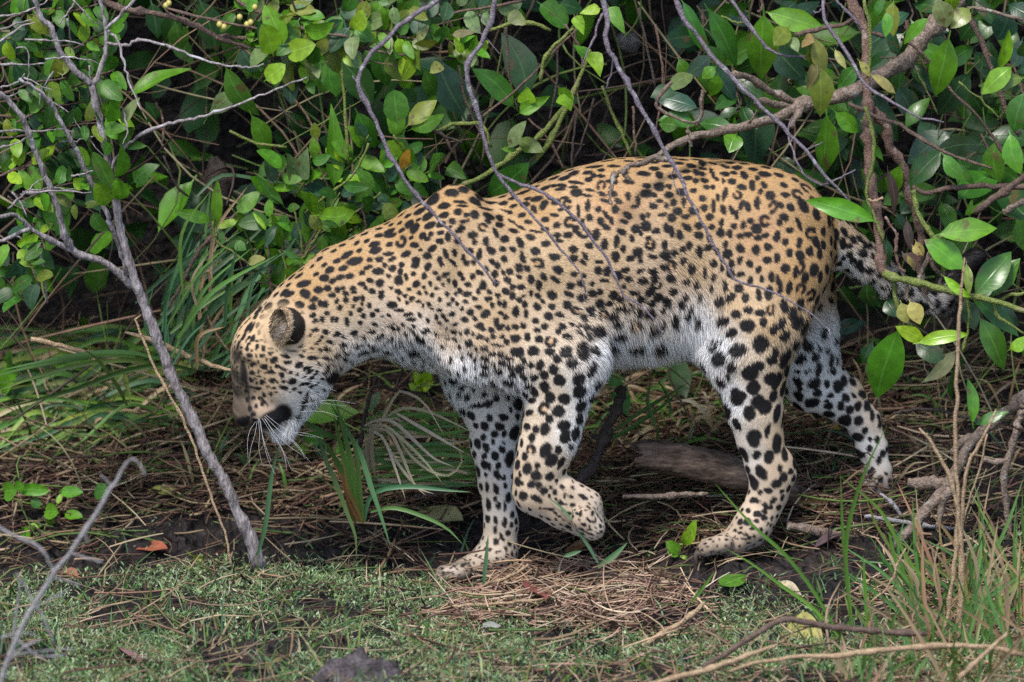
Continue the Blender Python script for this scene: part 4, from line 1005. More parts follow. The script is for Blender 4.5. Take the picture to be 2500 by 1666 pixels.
M_soil = soil_mat()
M_sapling = bark('sapling_bark', (.15, .125, .125), (.37, .33, .34), (.48, .48, .50), 1.0, .75, (1, 1, .3))
M_purple = bark('purple_twig_bark', (.10, .082, .10), (.22, .185, .225), (.36, .34, .38), 1.4)
M_brownb = bark('brown_twig_bark', (.075, .048, .038), (.17, .115, .09), None, 1.4)
M_dead = bark('dead_wood', (.10, .072, .055), (.26, .20, .16), (.36, .33, .30))
M_vine = bark('vine_bark', (.11, .060, .045), (.24, .155, .12), (.34, .27, .23), 1.5)
M_green = bark('green_stem', (.10, .14, .03), (.20, .24, .06), (.25, .2, .12), 1.5, .5)
M_log = bark('log_wood', (.032, .022, .018), (.22, .155, .12), None, .6, .85, (.25, 1, 1))
M_dark = bark('dark_stick', (.035, .026, .024), (.085, .063, .055), None, 1.3)
M_grey = bark('grey_twig', (.19, .175, .18), (.38, .36, .37), None, 1.4)
M_straw = bark('straw', (.26, .17, .10), (.48, .35, .22), None, 1.6, .6)
M_clod = bark('earth_clod', (.030, .025, .028), (.105, .088, .095), None, .7, .9)
M_leaf = leaf_mat('leaf', .42, .26, spec=.35)
M_gloss = leaf_mat('glossy_leaf', .30, .18, spec=.5)
M_mass = leaf_mat('leaf_mass', .42, .2, True, False)
M_blade = leaf_mat('grass_blade', .42, .25, False, False, .35)
M_dry = leaf_mat('dry_litter', .75, .0, True, False, .2)
M_fallen = leaf_mat('fallen_leaf', .6, .1, False, True, .3)

# ================================================================= ground and bank: one sheet
def axis_grid(lo, hi, step, far, n):
    mid = np.arange(lo, hi + step / 2, step)
    g = np.geomspace(step, far, n)
    return np.r_[(lo - np.cumsum(g))[::-1], mid, hi + np.cumsum(g)]
ax_ = axis_grid(-1.35, 1.35, .0105, 6, 26); ay_ = axis_grid(-1.25, 1.55, .0105, 6, 26)
GX, GY = np.meshgrid(ax_, ay_, indexing='ij')
gxr, gyr = GX.ravel(), GY.ravel()
GZ = ground_z(gxr, gyr)
near_w = (np.abs(gxr) < 1.5) & (gyr > -1.4) & (gyr < 1.7)
clod = .020 * (np.abs(vnoise(gxr * 34, gyr * 34, 21) - .5) * 2) ** 1.5 + .011 * (vnoise(gxr * 80, gyr * 80, 22) - .5) + .02 * (vnoise(gxr * 13, gyr * 13, 23) - .5)
GZ = GZ + clod * near_w * 1.15 - .009
nA, nB = len(ax_), len(ay_)
i, j = np.meshgrid(np.arange(nA - 1), np.arange(nB - 1), indexing='ij')
Q = np.stack([i * nB + j, (i + 1) * nB + j, (i + 1) * nB + j + 1, i * nB + j + 1], -1).reshape(-1, 4)
ground = link('ground', mesh('ground', np.stack([gxr, gyr, GZ], -1), Q, True, None, None, M_soil))
tag(ground, 'dark damp soil sloping up into an earth bank behind the leopard', 'ground', None, 'structure')

# ================================================================= leaves
def leaf_shape(kind, seed, nu=11, hv=1):
    g = np.random.default_rng(seed)
    u = np.r_[-.14, np.linspace(0, 1, nu)]
    t = np.clip(u, 0, 1)
    w = {'oval': np.sin(np.pi * t ** .80) ** .62 * .27, 'elliptic': np.sin(np.pi * t ** .9) ** .85 * .235, 'lance': np.sin(np.pi * t ** .72) ** 1.0 * .15,
         'heart': np.where(t < .18, np.sqrt(np.clip(t / .18, 0, 1)) * .40, .42 * (1 - ((t - .18) / .82) ** 1.7)) * 1.0, 'round': np.sin(np.pi * t ** .95) ** .5 * .38}[kind].copy()
    w = np.maximum(w, 0)
    w[0] = .010; w[1] = max(w[1], .014)
    if kind in ('elliptic', 'heart'):
        w[-1] = 0.004
    w[2:-1] *= 1 + g.normal(0, .02, nu - 2)
    droop, fold, twist = g.uniform(.02, .34), g.uniform(.0, .5), g.normal(0, .3)
    notch = (g.integers(2, nu - 1), g.choice([-1, 1]), g.uniform(.6, .8)) if seed % 10 == 4 else None
    side = g.normal(0, .05)
    V, U = [], []
    for k, (uu, ww) in enumerate(zip(u, w)):
        for v in np.linspace(-1, 1, 2 * hv + 1):
            nf = notch[2] if notch is not None and k == notch[0] and v * notch[1] == 1 else 1
            y = v * ww * nf * (1 + (.025 * math.sin(uu * 13 + seed * 3 + v * 2) if abs(v) == 1 else 0))
            z = -droop * max(uu, 0) ** 2 + fold * abs(y) * .9 + .018 * math.sin(uu * 9 + seed + v) * abs(v) + twist * uu * y
            V.append((uu, y + side * math.sin(max(uu, 0) * 3.14), z)); U.append((max(uu, 0), v if uu >= 0 else 0))
    n = 2 * hv + 1
    F = [(k * n + c, (k + 1) * n + c, (k + 1) * n + c + 1, k * n + c + 1) for k in range(len(u) - 1) for c in range(n - 1)]
    return np.array(V), np.array(F), np.array(U)
LEAVES = {k: [leaf_shape(k, 10 * q + i) for i in range(8)] for q, k in enumerate(('oval', 'elliptic', 'lance', 'heart', 'round'))}
LEAVES_LO = {k: [leaf_shape(k, 10 * q + i, 6, 1) for i in range(4)] for q, k in enumerate(('oval', 'elliptic'))}
LEAF_MESH = {}
def leaf_me(kind, i, mat):
    key = (kind, i, mat.name)
    if key not in LEAF_MESH:
        V, F, U = LEAVES[kind][i]
        LEAF_MESH[key] = mesh('leaf_' + kind, V, F, True, None, U, mat)
    return LEAF_MESH[key]

def leaf_frame(b, t, roll=None, lean=.5):
    """matrix columns: along, across, normal; the blade faces up and outward to the light"""
    x = (t - b); L = x.length; x = x / L
    n = Vector((random.gauss(0, .35), -.75 + random.gauss(0, .3), lean + random.gauss(0, .35)))
    if roll is not None:
        n = Vector(roll)
    n = n - x * n.dot(x)
    if n.length < .05:
        n = Vector((0, -1, .2)); n = n - x * n.dot(x)
    n.normalize()
    return x, n.cross(x), n, L

def vary(c, s=.18):
    k = 1 + random.uniform(-s, s)
    return (max(0, c[0] * k * (1 + random.uniform(-s, s))), max(0, c[1] * k), max(0, c[2] * k * (1 + random.uniform(-s, s))), 1)

def put_leaf(parent, b, t, kind='elliptic', col=(.05, .12, .03), wide=1.0, mat=None, roll=None, name='leaf', lean=.5):
    b, t = Vector(b), Vector(t)
    x, y, n, L = leaf_frame(b, t, roll, lean)
    o = bpy.data.objects.new(name, leaf_me(kind, random.randrange(8), mat or M_leaf))
    COL.objects.link(o)
    y2 = y * wide
    pl = parent.location if parent is not None else Vector()
    M = Matrix(((x.x * L, y2.x * L, n.x * L, b.x - pl.x), (x.y * L, y2.y * L, n.y * L, b.y - pl.y), (x.z * L, y2.z * L, n.z * L, b.z - pl.z), (0, 0, 0, 1)))
    o.matrix_basis = M
    if parent is not None:
        o.parent = parent
    o.color = vary(col)
    return o

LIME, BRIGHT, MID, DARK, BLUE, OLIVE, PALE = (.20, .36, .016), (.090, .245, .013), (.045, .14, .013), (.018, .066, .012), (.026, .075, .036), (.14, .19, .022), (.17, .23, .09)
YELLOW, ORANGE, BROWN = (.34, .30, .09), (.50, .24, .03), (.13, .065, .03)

BASEW = {'oval': .54, 'elliptic': .47, 'lance': .30, 'heart': .80, 'round': .76}
def leaf_px(parent, x0, y0, sc, b, t, w, Y, kind, col, mat=None):
    """leaf from base to tip (picture spots in an enlarged view), w its width there"""
    B = P(x0 + b[0] / sc, y0 + b[1] / sc, Y)
    T = P(x0 + t[0] / sc, y0 + t[1] / sc, Y - .012 + random.uniform(-.02, .02))
    ln = math.hypot(t[0] - b[0], t[1] - b[1])
    return put_leaf(parent, B, T, kind, col, min(2.2, max(.5, w / (ln * BASEW[kind]))), mat, (random.gauss(0, .25), -1, .45 + random.gauss(0, .25)))

def twig(parent, pts, r, mat, name='twig', n=None, sides=7, lump=.09, loc=None, seed=None, wob=.0009):
    """pts world points; a tube as a part of parent or a thing of its own"""
    V, F = tube(pts, r, n, sides, lump, random.randrange(99999) if seed is None else seed, wob)
    org = np.array(parent.location) if parent is not None else np.array(pts[0] if loc is None else loc)
    o = link(name, mesh(name, V - org, F, True, None, None, mat), parent)
    if parent is None:
        o.location = org
    return o

def pxs(seq, Y, x0=0., y0=0., sc=1.):
    """picture polyline -> world; Y a number or (start, end)"""
    Ya, Yb = (Y, Y) if np.ndim(Y) == 0 else Y
    return [P(x0 + q[0] / sc, y0 + q[1] / sc, q[2] if len(q) > 2 else Ya + (Yb - Ya) * k / max(1, len(seq) - 1)) for k, q in enumerate(seq)]

def R(*px):
    return [p / 1400.0 for p in px]

# leaves along a twig
def dress(parent, pts, n, size, kind, cols, mat=None, start=.2, spread=.8, name='leaf'):
    c = spline(np.array([tuple(p) for p in pts]), 40)
    T = np.gradient(c, axis=0)
    for k in range(n):
        s = start + (1 - start) * (k + random.random() * .6) / n
        i = min(39, int(s * 39))
        p = Vector(c[i]); t = Vector(T[i]).normalized()
        sg = 1 if k % 2 else -1
        up = Vector((0, -.3, 1)); sd_ = t.cross(Vector((0, -1, .3))).normalized() * sg
        d = (t * random.uniform(.15, .8) + sd_ * spread * random.uniform(.5, 1.2) + Vector((random.gauss(0, .25), random.gauss(-.1, .3), random.gauss(.05, .25)))).normalized()
        L = size / 1400.0 * random.uniform(.65, 1.2)
        put_leaf(parent, p + d * L * .12, p + d * L * 1.12, kind, random.choice(cols), random.uniform(.85, 1.25), mat)
# ================================================================= sapling with pale bark
B0 = P(628, 1366, .04); B0.z = gz(B0.x, B0.y) - .02
sap = empty('sapling', B0, 'pale grey leaning sapling with bare forked branches', 'sapling')
def sp(seq, Y, r, mat=M_sapling, name='branch', sides=9, n=None, lump=.07):
    return twig(sap, pxs(seq, Y), R(*[q * .72 for q in r]), mat, name, n, sides, lump)
sp([(634, 1384), (613, 1317), (581, 1254), (550, 1180), (511, 1113), (459, 999), (431, 946), (403, 876), (379, 817), (358, 760), (337, 708), (316, 638), (294, 560), (276, 454), (254, 345), (233, 247), (224, 204)],
   (.04, -.06), (25, 23, 21, 20, 19.5, 18.5, 18, 18, 17.5, 17, 17, 14.5, 13.5, 12.5, 12, 11.5, 11), name='trunk', sides=12, n=90)
sp([(224, 206), (196, 182), (160, 149), (142, 116), (124, 65), (102, 47), (84, 0), (60, -90)], (-.06, -.10), (11, 11, 10.5, 10, 10, 10, 9, 8))
sp([(224, 206), (240, 189), (254, 145), (260, 105), (258, 65), (251, 29), (244, 0), (235, -80)], (-.06, -.08), (10, 9, 8, 7.5, 7, 6.5, 6, 5))
sp([(259, 72), (291, 40), (327, 0), (390, -80)], -.08, (6, 6, 5.5, 5), name='twig', sides=7)
sp([(322, 700), (281, 659), (239, 634), (189, 620), (165, 592), (151, 550), (135, 491), (116, 444), (91, 382), (73, 334), (55, 291), (22, 247), (0, 229), (-60, 190)], (.02, -.12), (14, 13, 12.5, 12, 11, 11, 10.5, 10.5, 10, 10, 9.5, 9, 9, 8), n=60)
sp([(189, 620), (130, 589), (74, 557), (36, 524), (0, 531), (-50, 540)], (-.01, -.12), (10, 9, 8, 7, 7, 6))
sp([(72, 558), (36, 575), (0, 590), (-40, 600)], -.06, (6, 6, 6, 5), name='twig', sides=6)
sp([(310, 672), (296, 620), (280, 570), (251, 498), (214, 429), (189, 371), (160, 316), (127, 258), (98, 225), (47, 193)], (0, -.13), (9, 8.5, 8.5, 8.5, 8, 8, 7.5, 7, 6.5, 5), n=44)
sp([(269, 429), (280, 393), (316, 349), (364, 320), (418, 302), (484, 287), (564, 262), (636, 233), (691, 211), (749, 189)], (-.05, -.16), (7, 6.5, 6, 6, 5.5, 5, 4.5, 4, 3.5, 2.5), sides=7, n=46)
sp([(262, 105), (290, 109), (313, 113), (327, 102), (364, 100), (418, 116), (473, 138), (527, 156), (611, 165), (644, 156)], (-.07, -.15), (5.5, 5, 5, 5, 4.5, 4.5, 4, 3.5, 3, 2), sides=7, n=44)
sp([(264, 75), (287, 98), (302, 145), (313, 193), (327, 229), (345, 269)], (-.07, -.12), (5, 4.5, 4, 3.5, 3, 2), name='twig', sides=6)
sp([(300, 270), (312, 318), (300, 352)], (-.1, -.12), (2.6, 2.3, 1.5), name='twig', sides=5)
for a in ([(178, 0), (215, 40), (248, 66)], [(60, 97), (120, 99), (180, 103), (205, 112)], [(0, 40), (40, 34), (62, 28), (110, 8), (130, -20)], [(0, 72), (55, 55), (78, 50), (130, 58)], [(0, 102), (60, 62), (85, 55)],
          [(110, 145), (165, 140), (205, 146), (240, 156)], [(130, 175), (105, 215), (96, 262)], [(0, 158), (60, 158), (112, 155)], [(58, 190), (90, 205), (128, 222)], [(0, 215), (45, 200), (60, 180)],
          [(0, 322), (40, 318), (80, 322), (150, 315)], [(0, 362), (36, 352), (64, 336)], [(150, 316), (170, 320), (180, 318)], [(50, 476), (110, 460), (170, 462), (240, 458)], [(55, 470), (130, 468), (225, 470)],
          [(20, 510), (50, 480), (80, 455), (112, 430)], [(30, 470), (52, 500), (66, 530)], [(175, 430), (205, 425), (228, 418)], [(150, 345), (180, 345), (210, 338), (235, 332)], [(40, 118), (64, 118), (70, 160), (66, 210)],
          [(165, 45), (170, 80), (172, 130)], [(0, 240), (30, 232), (60, 222)], [(95, 230), (120, 245), (165, 275), (215, 340), (262, 392)], [(180, 8), (160, 40), (140, 60)], [(218, 160), (219, 182), (222, 202)]):
    sp(a, random.uniform(-.12, .02), np.linspace(4.0, 1.8, len(a)) * random.uniform(.8, 1.15), name='twig', sides=5)
# its few leaves near the trunk
for b, t, w, c in (((270, 455), (228, 372), 38, MID), ((286, 432), (300, 368), 34, BRIGHT), ((262, 500), (240, 460), 34, LIME), ((292, 488), (286, 446), 34, BRIGHT), ((250, 200), (298, 238), 34, MID), ((268, 208), (300, 214), 24, MID), ((298, 300), (322, 246), 26, PALE), ((268, 298), (274, 252), 22, BRIGHT),
                   ((256, 318), (300, 310), 26, MID), ((262, 330), (308, 322), 24, BRIGHT), ((290, 345), (322, 316), 22, MID), ((290, 352), (350, 356), 20, MID), ((252, 290), (236, 276), 18, DARK), ((290, 262), (288, 240), 8, LIME), ((270, 350), (262, 370), 14, MID)):
    leaf_px(sap, 0, 0, 1, b, t, w, -.07 + random.uniform(-.03, .03), 'oval', c)

# ================================================================= leafy bush behind the sapling (small oval leaves)
def bush(name, base, label, cat, sprigs, kind, size, cols, mat_twig, mat_leaf=None, per=9):
    o = empty(name, base, label, cat)
    for seq, Y, r, n in sprigs:
        pts = pxs(seq, Y)
        twig(o, pts, np.linspace(r, r * .45, len(pts)) / 1400, mat_twig, 'twig', None, 5)
        dress(o, pts, n, size, kind, cols, mat_leaf)
    return o
g0 = GP(60, 1000)
left_sprigs = []
rs = random.Random(4)
for (x, y, x2, y2, n) in ((0, 60, 150, 20, 8), (-20, 150, 180, 110, 10), (0, 230, 160, 190, 10), (40, 300, 210, 250, 10), (-20, 340, 160, 300, 10), (20, 420, 190, 350, 9), (-30, 440, 120, 400, 8), (40, 500, 210, 440, 9), (60, 520, 110, 610, 5), (130, 150, 250, 110, 8), (150, 230, 280, 170, 8),
                          (90, 330, 240, 300, 8), (180, 120, 300, 60, 7), (0, 20, 120, -40, 6), (120, 60, 240, 10, 6), (200, 300, 290, 270, 5), (-20, 560, 100, 700, 9), (-30, 640, 60, 730, 6), (20, 480, 110, 540, 5), (-20, 280, 90, 270, 7), (100, 440, 230, 520, 6), (-30, 100, 110, 60, 8)):
    m = ((x + x2) / 2 + rs.uniform(-15, 15), (y + y2) / 2 + rs.uniform(-14, 14))
    n = int(n * 1.35)
    left_sprigs.append(([(x, y), m, (x2, y2)], (rs.uniform(.02, .16), rs.uniform(-.05, .12)), 3.6, n))
bush('leafy_bush', g0, 'bush with small rounded green leaves behind the pale sapling', 'bush', left_sprigs, 'oval', 54, [BRIGHT, MID, MID, MID, DARK, BLUE, LIME, OLIVE], M_brownb)

# ================================================================= overhanging leafy branch with berries, top centre
br = empty('leafy_branch', P(640, -60, -.05), 'overhanging branch with oval olive leaves and pale berries above the neck', 'branch')
T1 = [(200, -30), (247, 0), (298, 22), (393, 36), (465, 58), (531, 91), (582, 109), (640, 124)]
twig(br, pxs(T1, (-.05, -.08)), R(9, 8.5, 8, 7.5, 7, 6, 4.5, 3), M_brownb, 'branch', 34, 8)
for seq, r in (([(531, 91), (618, 93), (727, 98), (850, 113), (940, 128), (1010, 140)], (5, 4.5, 4.5, 4, 3.5, 2)), ([(405, 12), (411, 22), (509, 47), (618, 69), (700, 82)], (4, 4, 4, 3.5, 2)), ([(600, 80), (640, 30), (670, -30)], (3, 3, 2.5)), ([(727, 98), (735, 60), (715, 10), (705, -40)], (4, 3.5, 3, 3)),
               ([(560, -20), (600, 15), (660, 40), (760, 75), (850, 90)], (6, 5.5, 5, 4, 3)), ([(840, 50), (880, 60), (960, 85), (1030, 100), (1080, 120)], (4, 4, 3.5, 3, 2)), ([(870, -20), (900, 20), (985, 45), (1060, 40), (1160, 22), (1260, 5), (1320, -20)], (5, 4.5, 4, 3.5, 3.5, 3, 3)), ([(985, 45), (1040, 70), (1090, 96), (1110, 112)], (3, 3, 2.5, 1.5)),
               ([(680, 190), (750, 175), (800, 150)], (2.5, 2.2, 1.5)), ([(840, 140), (900, 150), (960, 158)], (2.5, 2, 1.5)), ([(582, 109), (620, 140), (645, 160)], (3, 2.5, 1.6))):
    twig(br, pxs(seq, (-.06, -.12)), R(*r), M_brownb, 'twig', None, 6)
for seq, n, sz in (([(640, 30), (660, 70), (670, 130)], 9, 70), ([(600, 60), (640, 90), (720, 130), (790, 140)], 14, 66), ([(700, 10), (730, 40), (740, 90)], 10, 66), ([(740, 95), (800, 108), (880, 118)], 14, 66), ([(820, 20), (850, 50), (870, 90)], 8, 66), ([(880, 60), (940, 80), (1030, 110)], 15, 62), ([(940, 128), (980, 120), (1020, 140)], 12, 58),
                   ([(985, 45), (1040, 50), (1110, 60)], 8, 52), ([(1080, 95), (1130, 110), (1180, 135)], 9, 54), ([(1110, 20), (1180, 25), (1260, 30)], 6, 56), ([(660, 140), (720, 150), (780, 160)], 8, 60), ([(1100, 140), (1130, 130), (1170, 120)], 6, 48), ([(690, 180), (740, 190), (770, 200)], 4, 56), ([(880, -10), (940, 10), (1010, 20)], 8, 50), ([(560, 20), (620, 40), (700, 60)], 7, 60)):
    pts = pxs(seq, (-.06 + random.uniform(-.03, .03), -.12))
    dress(br, pts, n, sz, 'oval', [OLIVE, BRIGHT, BRIGHT, MID, PALE, LIME, OLIVE] if random.random() < .75 else [MID, BLUE, PALE], None, 0, .9)
for b, t, w, c in (((690, 110), (640, 20), 60, BRIGHT), ((665, 130), (640, 60), 56, LIME), ((700, 130), (760, 110), 46, LIME), ((650, 195), (690, 160), 44, LIME), ((860, 70), (880, 30), 34, LIME), ((1105, 85), (1158, 78), 20, (.30, .22, .12)), ((1080, 160), (1058, 170), 16, YELLOW), ((1130, 130), (1108, 98), 18, LIME)):
    leaf_px(br, 0, 0, 1, b, t, w, -.13, 'oval', c)
M_berry = plain('pale_berry', (.42, .36, .10), .35)
for bx, by in ((585, 42), (536, 60), (547, 66), (603, 60), (612, 55), (405, 14), (412, 8), (622, 18)):
    V, F = ball((0, 0, 0), 7.5 / 1400, 1, 1, 1.08, 10, 7)
    o = link('berry', mesh('berry', V, F, True, None, None, M_berry), br, P(bx, by, -.10) - br.location)

# ================================================================= bare purple-grey branches hanging in front
def hang(label, segs, name='hanging_branch', mat=M_purple):
    q0, q1 = segs[0][0][0], segs[0][0][1]
    segs = [([(q0[0] + (q0[0] - q1[0]) * 1.2 + 20, -420), *segs[0][0]], *segs[0][1:])] + list(segs[1:])
    first = pxs(segs[0][0], segs[0][1])
    o = empty(name, first[0], label, 'branch')
    for k, (seq, Y, r) in enumerate(segs):
        pts = pxs(seq, Y)
        twig(o, pts, R(*(.64 * np.interp(np.linspace(0, 1, len(pts)), np.linspace(0, 1, len(r)), r))), mat, 'stem' if k == 0 else 'side_twig', max(8, 3 * len(pts)), 8, .06)
    return o
hang('thin bare purple branch curving down across the shoulder hump',
     [([(1200, -90), (1071, 0), (1018, 33), (975, 62), (942, 98), (898, 142), (878, 178), (873, 200), (885, 233), (905, 273), (927, 320), (945, 364), (967, 404), (1000, 458), (1036, 498), (1069, 534), (1110, 576), (1146, 620), (1181, 655), (1212, 701)], (-.18, -.26), (9, 9, 8, 6.5, 4)),
      ([(1195, 676), (1210, 690), (1222, 688)], -.255, (2, 2, 1.5)), ([(873, 200), (864, 192), (860, 186)], -.21, (3, 2.5, 2))])
hang('bare purple branch forking above the leopard\'s back',
     [([(1230, -110), (1207, 0), (1204, 36), (1193, 69), (1174, 105), (1149, 142), (1140, 171), (1145, 214), (1160, 251), (1174, 309), (1185, 349), (1200, 396), (1218, 429), (1254, 476), (1287, 513), (1326, 556), (1356, 592), (1391, 634), (1416, 669), (1430, 711)], (-.18, -.24), (10, 10, 9, 7, 5, 3)),
      ([(1216, 426), (1268, 448), (1321, 469), (1349, 487), (1381, 511), (1419, 546), (1451, 592), (1479, 627), (1503, 676), (1521, 722), (1563, 743), (1598, 781), (1620, 818)], (-.205, -.27), (6.5, 6, 5.5, 4.5, 2.5)),
      ([(1188, 55), (1176, 44), (1172, 36)], -.19, (3.5, 3, 2)), ([(1160, 65), (1185, 92), (1220, 132)], (-.17, -.2), (2.6, 2.4, 1.4)), ([(1430, 711), (1424, 728), (1434, 742)], -.24, (2.4, 1.6, 1))])
hang('long bare purple branch slanting down over the flank to the thigh',
     [([(1462, -100), (1473, 0), (1480, 22), (1487, 47), (1480, 73), (1480, 105), (1498, 142), (1523, 189), (1556, 247), (1589, 302), (1618, 356), (1645, 404), (1666, 441), (1678, 478), (1707, 532), (1736, 586), (1765, 636), (1794, 682), (1840, 698), (1894, 719), (1948, 748), (1993, 777), (2026, 806)], (-.16, -.28), (11, 10, 9, 7.5, 6, 4.5, 2.5)),
      ([(1498, 130), (1494, 170), (1480, 218)], -.17, (4, 3.5, 2.5)), ([(1476, 30), (1462, 50), (1448, 100), (1432, 130), (1425, 156)], (-.16, -.2), (5, 5, 4.5, 3, 2)), ([(1648, 408), (1640, 430), (1652, 460), (1668, 490)], -.22, (3, 2.5, 2, 1.2)), ([(1794, 684), (1786, 668), (1792, 650)], -.24, (2.4, 2, 1.2)),
      ([(2024, 804), (2030, 840), (2024, 870)], -.28, (2, 1.5, 1))])
hang('straight bare purple branch pointing down to the rump',
     [([(1620, -80), (1650, 0), (1665, 42), (1696, 77), (1730, 126), (1768, 168), (1807, 210), (1845, 245), (1887, 287), (1921, 321), (1967, 371), (2013, 425), (2044, 459), (2075, 494)], (-.1, -.2), (10, 9.5, 9, 8, 7, 4)),
      ([(1970, 368), (1988, 358), (2008, 347)], -.17, (3, 2.6, 1.6)), ([(2022, 448), (2000, 450), (1960, 420), (1935, 370), (1925, 320), (1935, 285)], (-.17, -.08), (4, 4.5, 4.5, 4, 3.5, 3)), ([(2022, 446), (2050, 435), (2088, 415)], (-.18, -.2), (4, 3.5, 2.5))])
h5 = hang('short purple twig ending in drooping yellowish leaves', [([(1770, -60), (1788, 0), (1814, 42), (1845, 84), (1879, 122), (1914, 134), (1952, 138)], (-.08, -.12), (7, 6.5, 5.5, 4)), ([(1952, 138), (1975, 150), (1994, 164)], -.12, (3, 2.5, 2))])
for b, t, w, c in (((2000, 164), (2011, 282), 62, OLIVE), ((1988, 96), (2021, 188), 44, (.22, .22, .05)), ((1976, 110), (1992, 164), 32, OLIVE), ((1925, 68), (1895, 104), 36, OLIVE), ((1932, 92), (1945, 122), 18, PALE), ((1960, 100), (1978, 96), 26, (.25, .2, .08)), ((1990, 150), (1980, 215), 26, (.18, .15, .05)), ((2040, 122), (2062, 165), 18, YELLOW)):
    leaf_px(h5, 0, 0, 1, b, t, w, -.13, 'elliptic', c)
hang('thin purple twig arching right above the tail',
     [([(2020, -60), (2009, 19), (2021, 65), (2055, 111), (2082, 153), (2105, 199), (2136, 226), (2186, 256), (2243, 283), (2304, 299)], (-.05, -.16), (8, 7.5, 7, 5.5, 3)), ([(2009, 22), (1996, 30), (1985, 28)], -.06, (4, 3, 2)), ([(2042, 0), (2070, 30), (2100, 62), (2110, 70)], -.1, (5, 5, 4.5, 4))])

# ================================================================= thick dead limb
limb = empty('dead_limb', P(2330, 10, .15), 'thick broken grey-brown dead limb lying above the leopard\'s back', 'dead branch')
twig(limb, pxs([(2640, -330), (2520, -210), (2390, -70), (2335, 0), (2285, 61), (2251, 100), (2212, 149), (2155, 180), (2098, 218), (2021, 245), (1964, 256), (1906, 283), (1830, 306), (1753, 321), (1684, 337), (1638, 356), (1600, 382), (1566, 399), (1531, 406), (1505, 425)], (.22, -.12)),
     R(26, 25, 24, 23, 21, 20, 19, 17, 15, 16, 15, 12, 11, 10, 10, 9, 8, 7, 6, 4), M_dead, 'stem', 80, 12, .10)
for seq, Y, r in (([(1944, 252), (1880, 222), (1830, 192), (1791, 180)], (.05, -.02), (11, 10, 9, 8)), ([(1930, 262), (1890, 254), (1853, 245)], (.04, .0), (9, 8, 7)), ([(1505, 425), (1496, 440), (1492, 460), (1491, 500)], (-.12, -.14), (8, 7, 5, 3)), ([(1535, 408), (1520, 425), (1545, 445)], -.13, (6, 5, 3)), ([(1965, 258), (1945, 285), (1932, 310)], (.02, -.03), (10, 7, 5)),
                  ([(1690, 338), (1680, 322), (1683, 308)], -.07, (7, 5, 3)), ([(1684, 342), (1688, 360)], -.07, (5, 3)), ([(1600, 386), (1628, 388), (1640, 396)], -.1, (8, 7, 5)), ([(1830, 300), (1850, 270), (1843, 250)], (-.02, -.06), (4, 3.5, 2.5)), ([(2212, 150), (2190, 160), (2170, 150)], .12, (16, 13, 9))):
    twig(limb, pxs(seq, Y), R(*r), M_dead, 'side_branch', None, 8, .14)

# ================================================================= climbing vine with glossy leaves, right
vine = empty('climbing_vine', GP(2200, 1100), 'reddish-brown climbing vine with glossy leaves hanging beside the tail', 'vine')
VN = [(2090, -420), (2040, -220), (2060, -60), (2075, 0), (2105, 57), (2117, 115), (2113, 191), (2120, 268), (2120, 344), (2124, 421), (2136, 498), (2147, 577), (2153, 653), (2160, 668)]
twig(vine, pxs(VN, (.02, -.08)), R(14, 14, 14, 14, 13, 13, 12, 13, 12, 12, 12, 11, 11, 13), M_vine, 'stem', 70, 10, .08)
twig(vine, pxs([(2158, 666), (2183, 676), (2244, 691), (2302, 707), (2359, 722), (2436, 737), (2500, 760), (2570, 790)], (-.08, -.14)), R(10, 10, 9, 8.5, 8, 8, 7, 6), M_green, 'stem', 30, 8)
twig(vine, pxs([(2132, 268), (2166, 314), (2170, 356), (2205, 406), (2212, 459), (2228, 498), (2243, 543), (2250, 597), (2244, 660), (2262, 720)], (-.02, .03)), R(11, 12, 12, 12, 12, 11, 11, 10, 9, 8), M_vine, 'stem', 40, 9, .12)
twig(vine, pxs([(2228, 465), (2243, 524), (2281, 582), (2300, 576)], (-.02, -.05)), R(7, 6.5, 6, 4), M_green, 'stem', 20, 7)
twig(vine, pxs([(2071, 253), (2140, 285), (2197, 306), (2251, 341), (2327, 379), (2423, 413)], (-.06, -.1)), R(5, 6, 6, 5, 4, 3), M_brownb, 'tendril', 26, 6)
for seq, r, m in (([(2112, 260), (2130, 320), (2132, 380), (2120, 440), (2118, 485), (2140, 545), (2156, 592)], (5, 5, 4.5, 4, 4, 4, 3), M_green), ([(2110, 0), (2122, 60), (2124, 120), (2120, 190)], (5, 5, 5, 4), M_green), ([(2117, 486), (2135, 492), (2155, 484)], (3, 3.5, 3), M_straw), ([(2190, 570), (2186, 620), (2196, 650), (2210, 664)], (4, 4, 3.5, 3), M_vine), ([(2160, 530), (2188, 575), (2190, 600)], (3.5, 3.5, 3), M_vine),
                  ([(2183, 690), (2188, 740), (2210, 780), (2230, 806)], (6, 5.5, 5, 4), M_green), ([(2215, 696), (2217, 735)], (4, 3), M_straw), ([(2270, 630), (2285, 660), (2320, 690), (2355, 716)], (6, 6, 6, 5), M_brownb), ([(2282, 596), (2260, 640), (2244, 690), (2280, 760)], (7, 6.5, 6, 4), M_dead), ([(2426, 740), (2440, 775), (2500, 815)], (5, 5, 4), M_green), ([(2360, 725), (2366, 790), (2350, 860)], (4, 4, 3), M_green), ([(2436, 735), (2470, 722), (2510, 718)], (5, 5, 5), M_green)):
    twig(vine, pxs(seq, -.08), R(*r), m, 'tendril', None, 6)
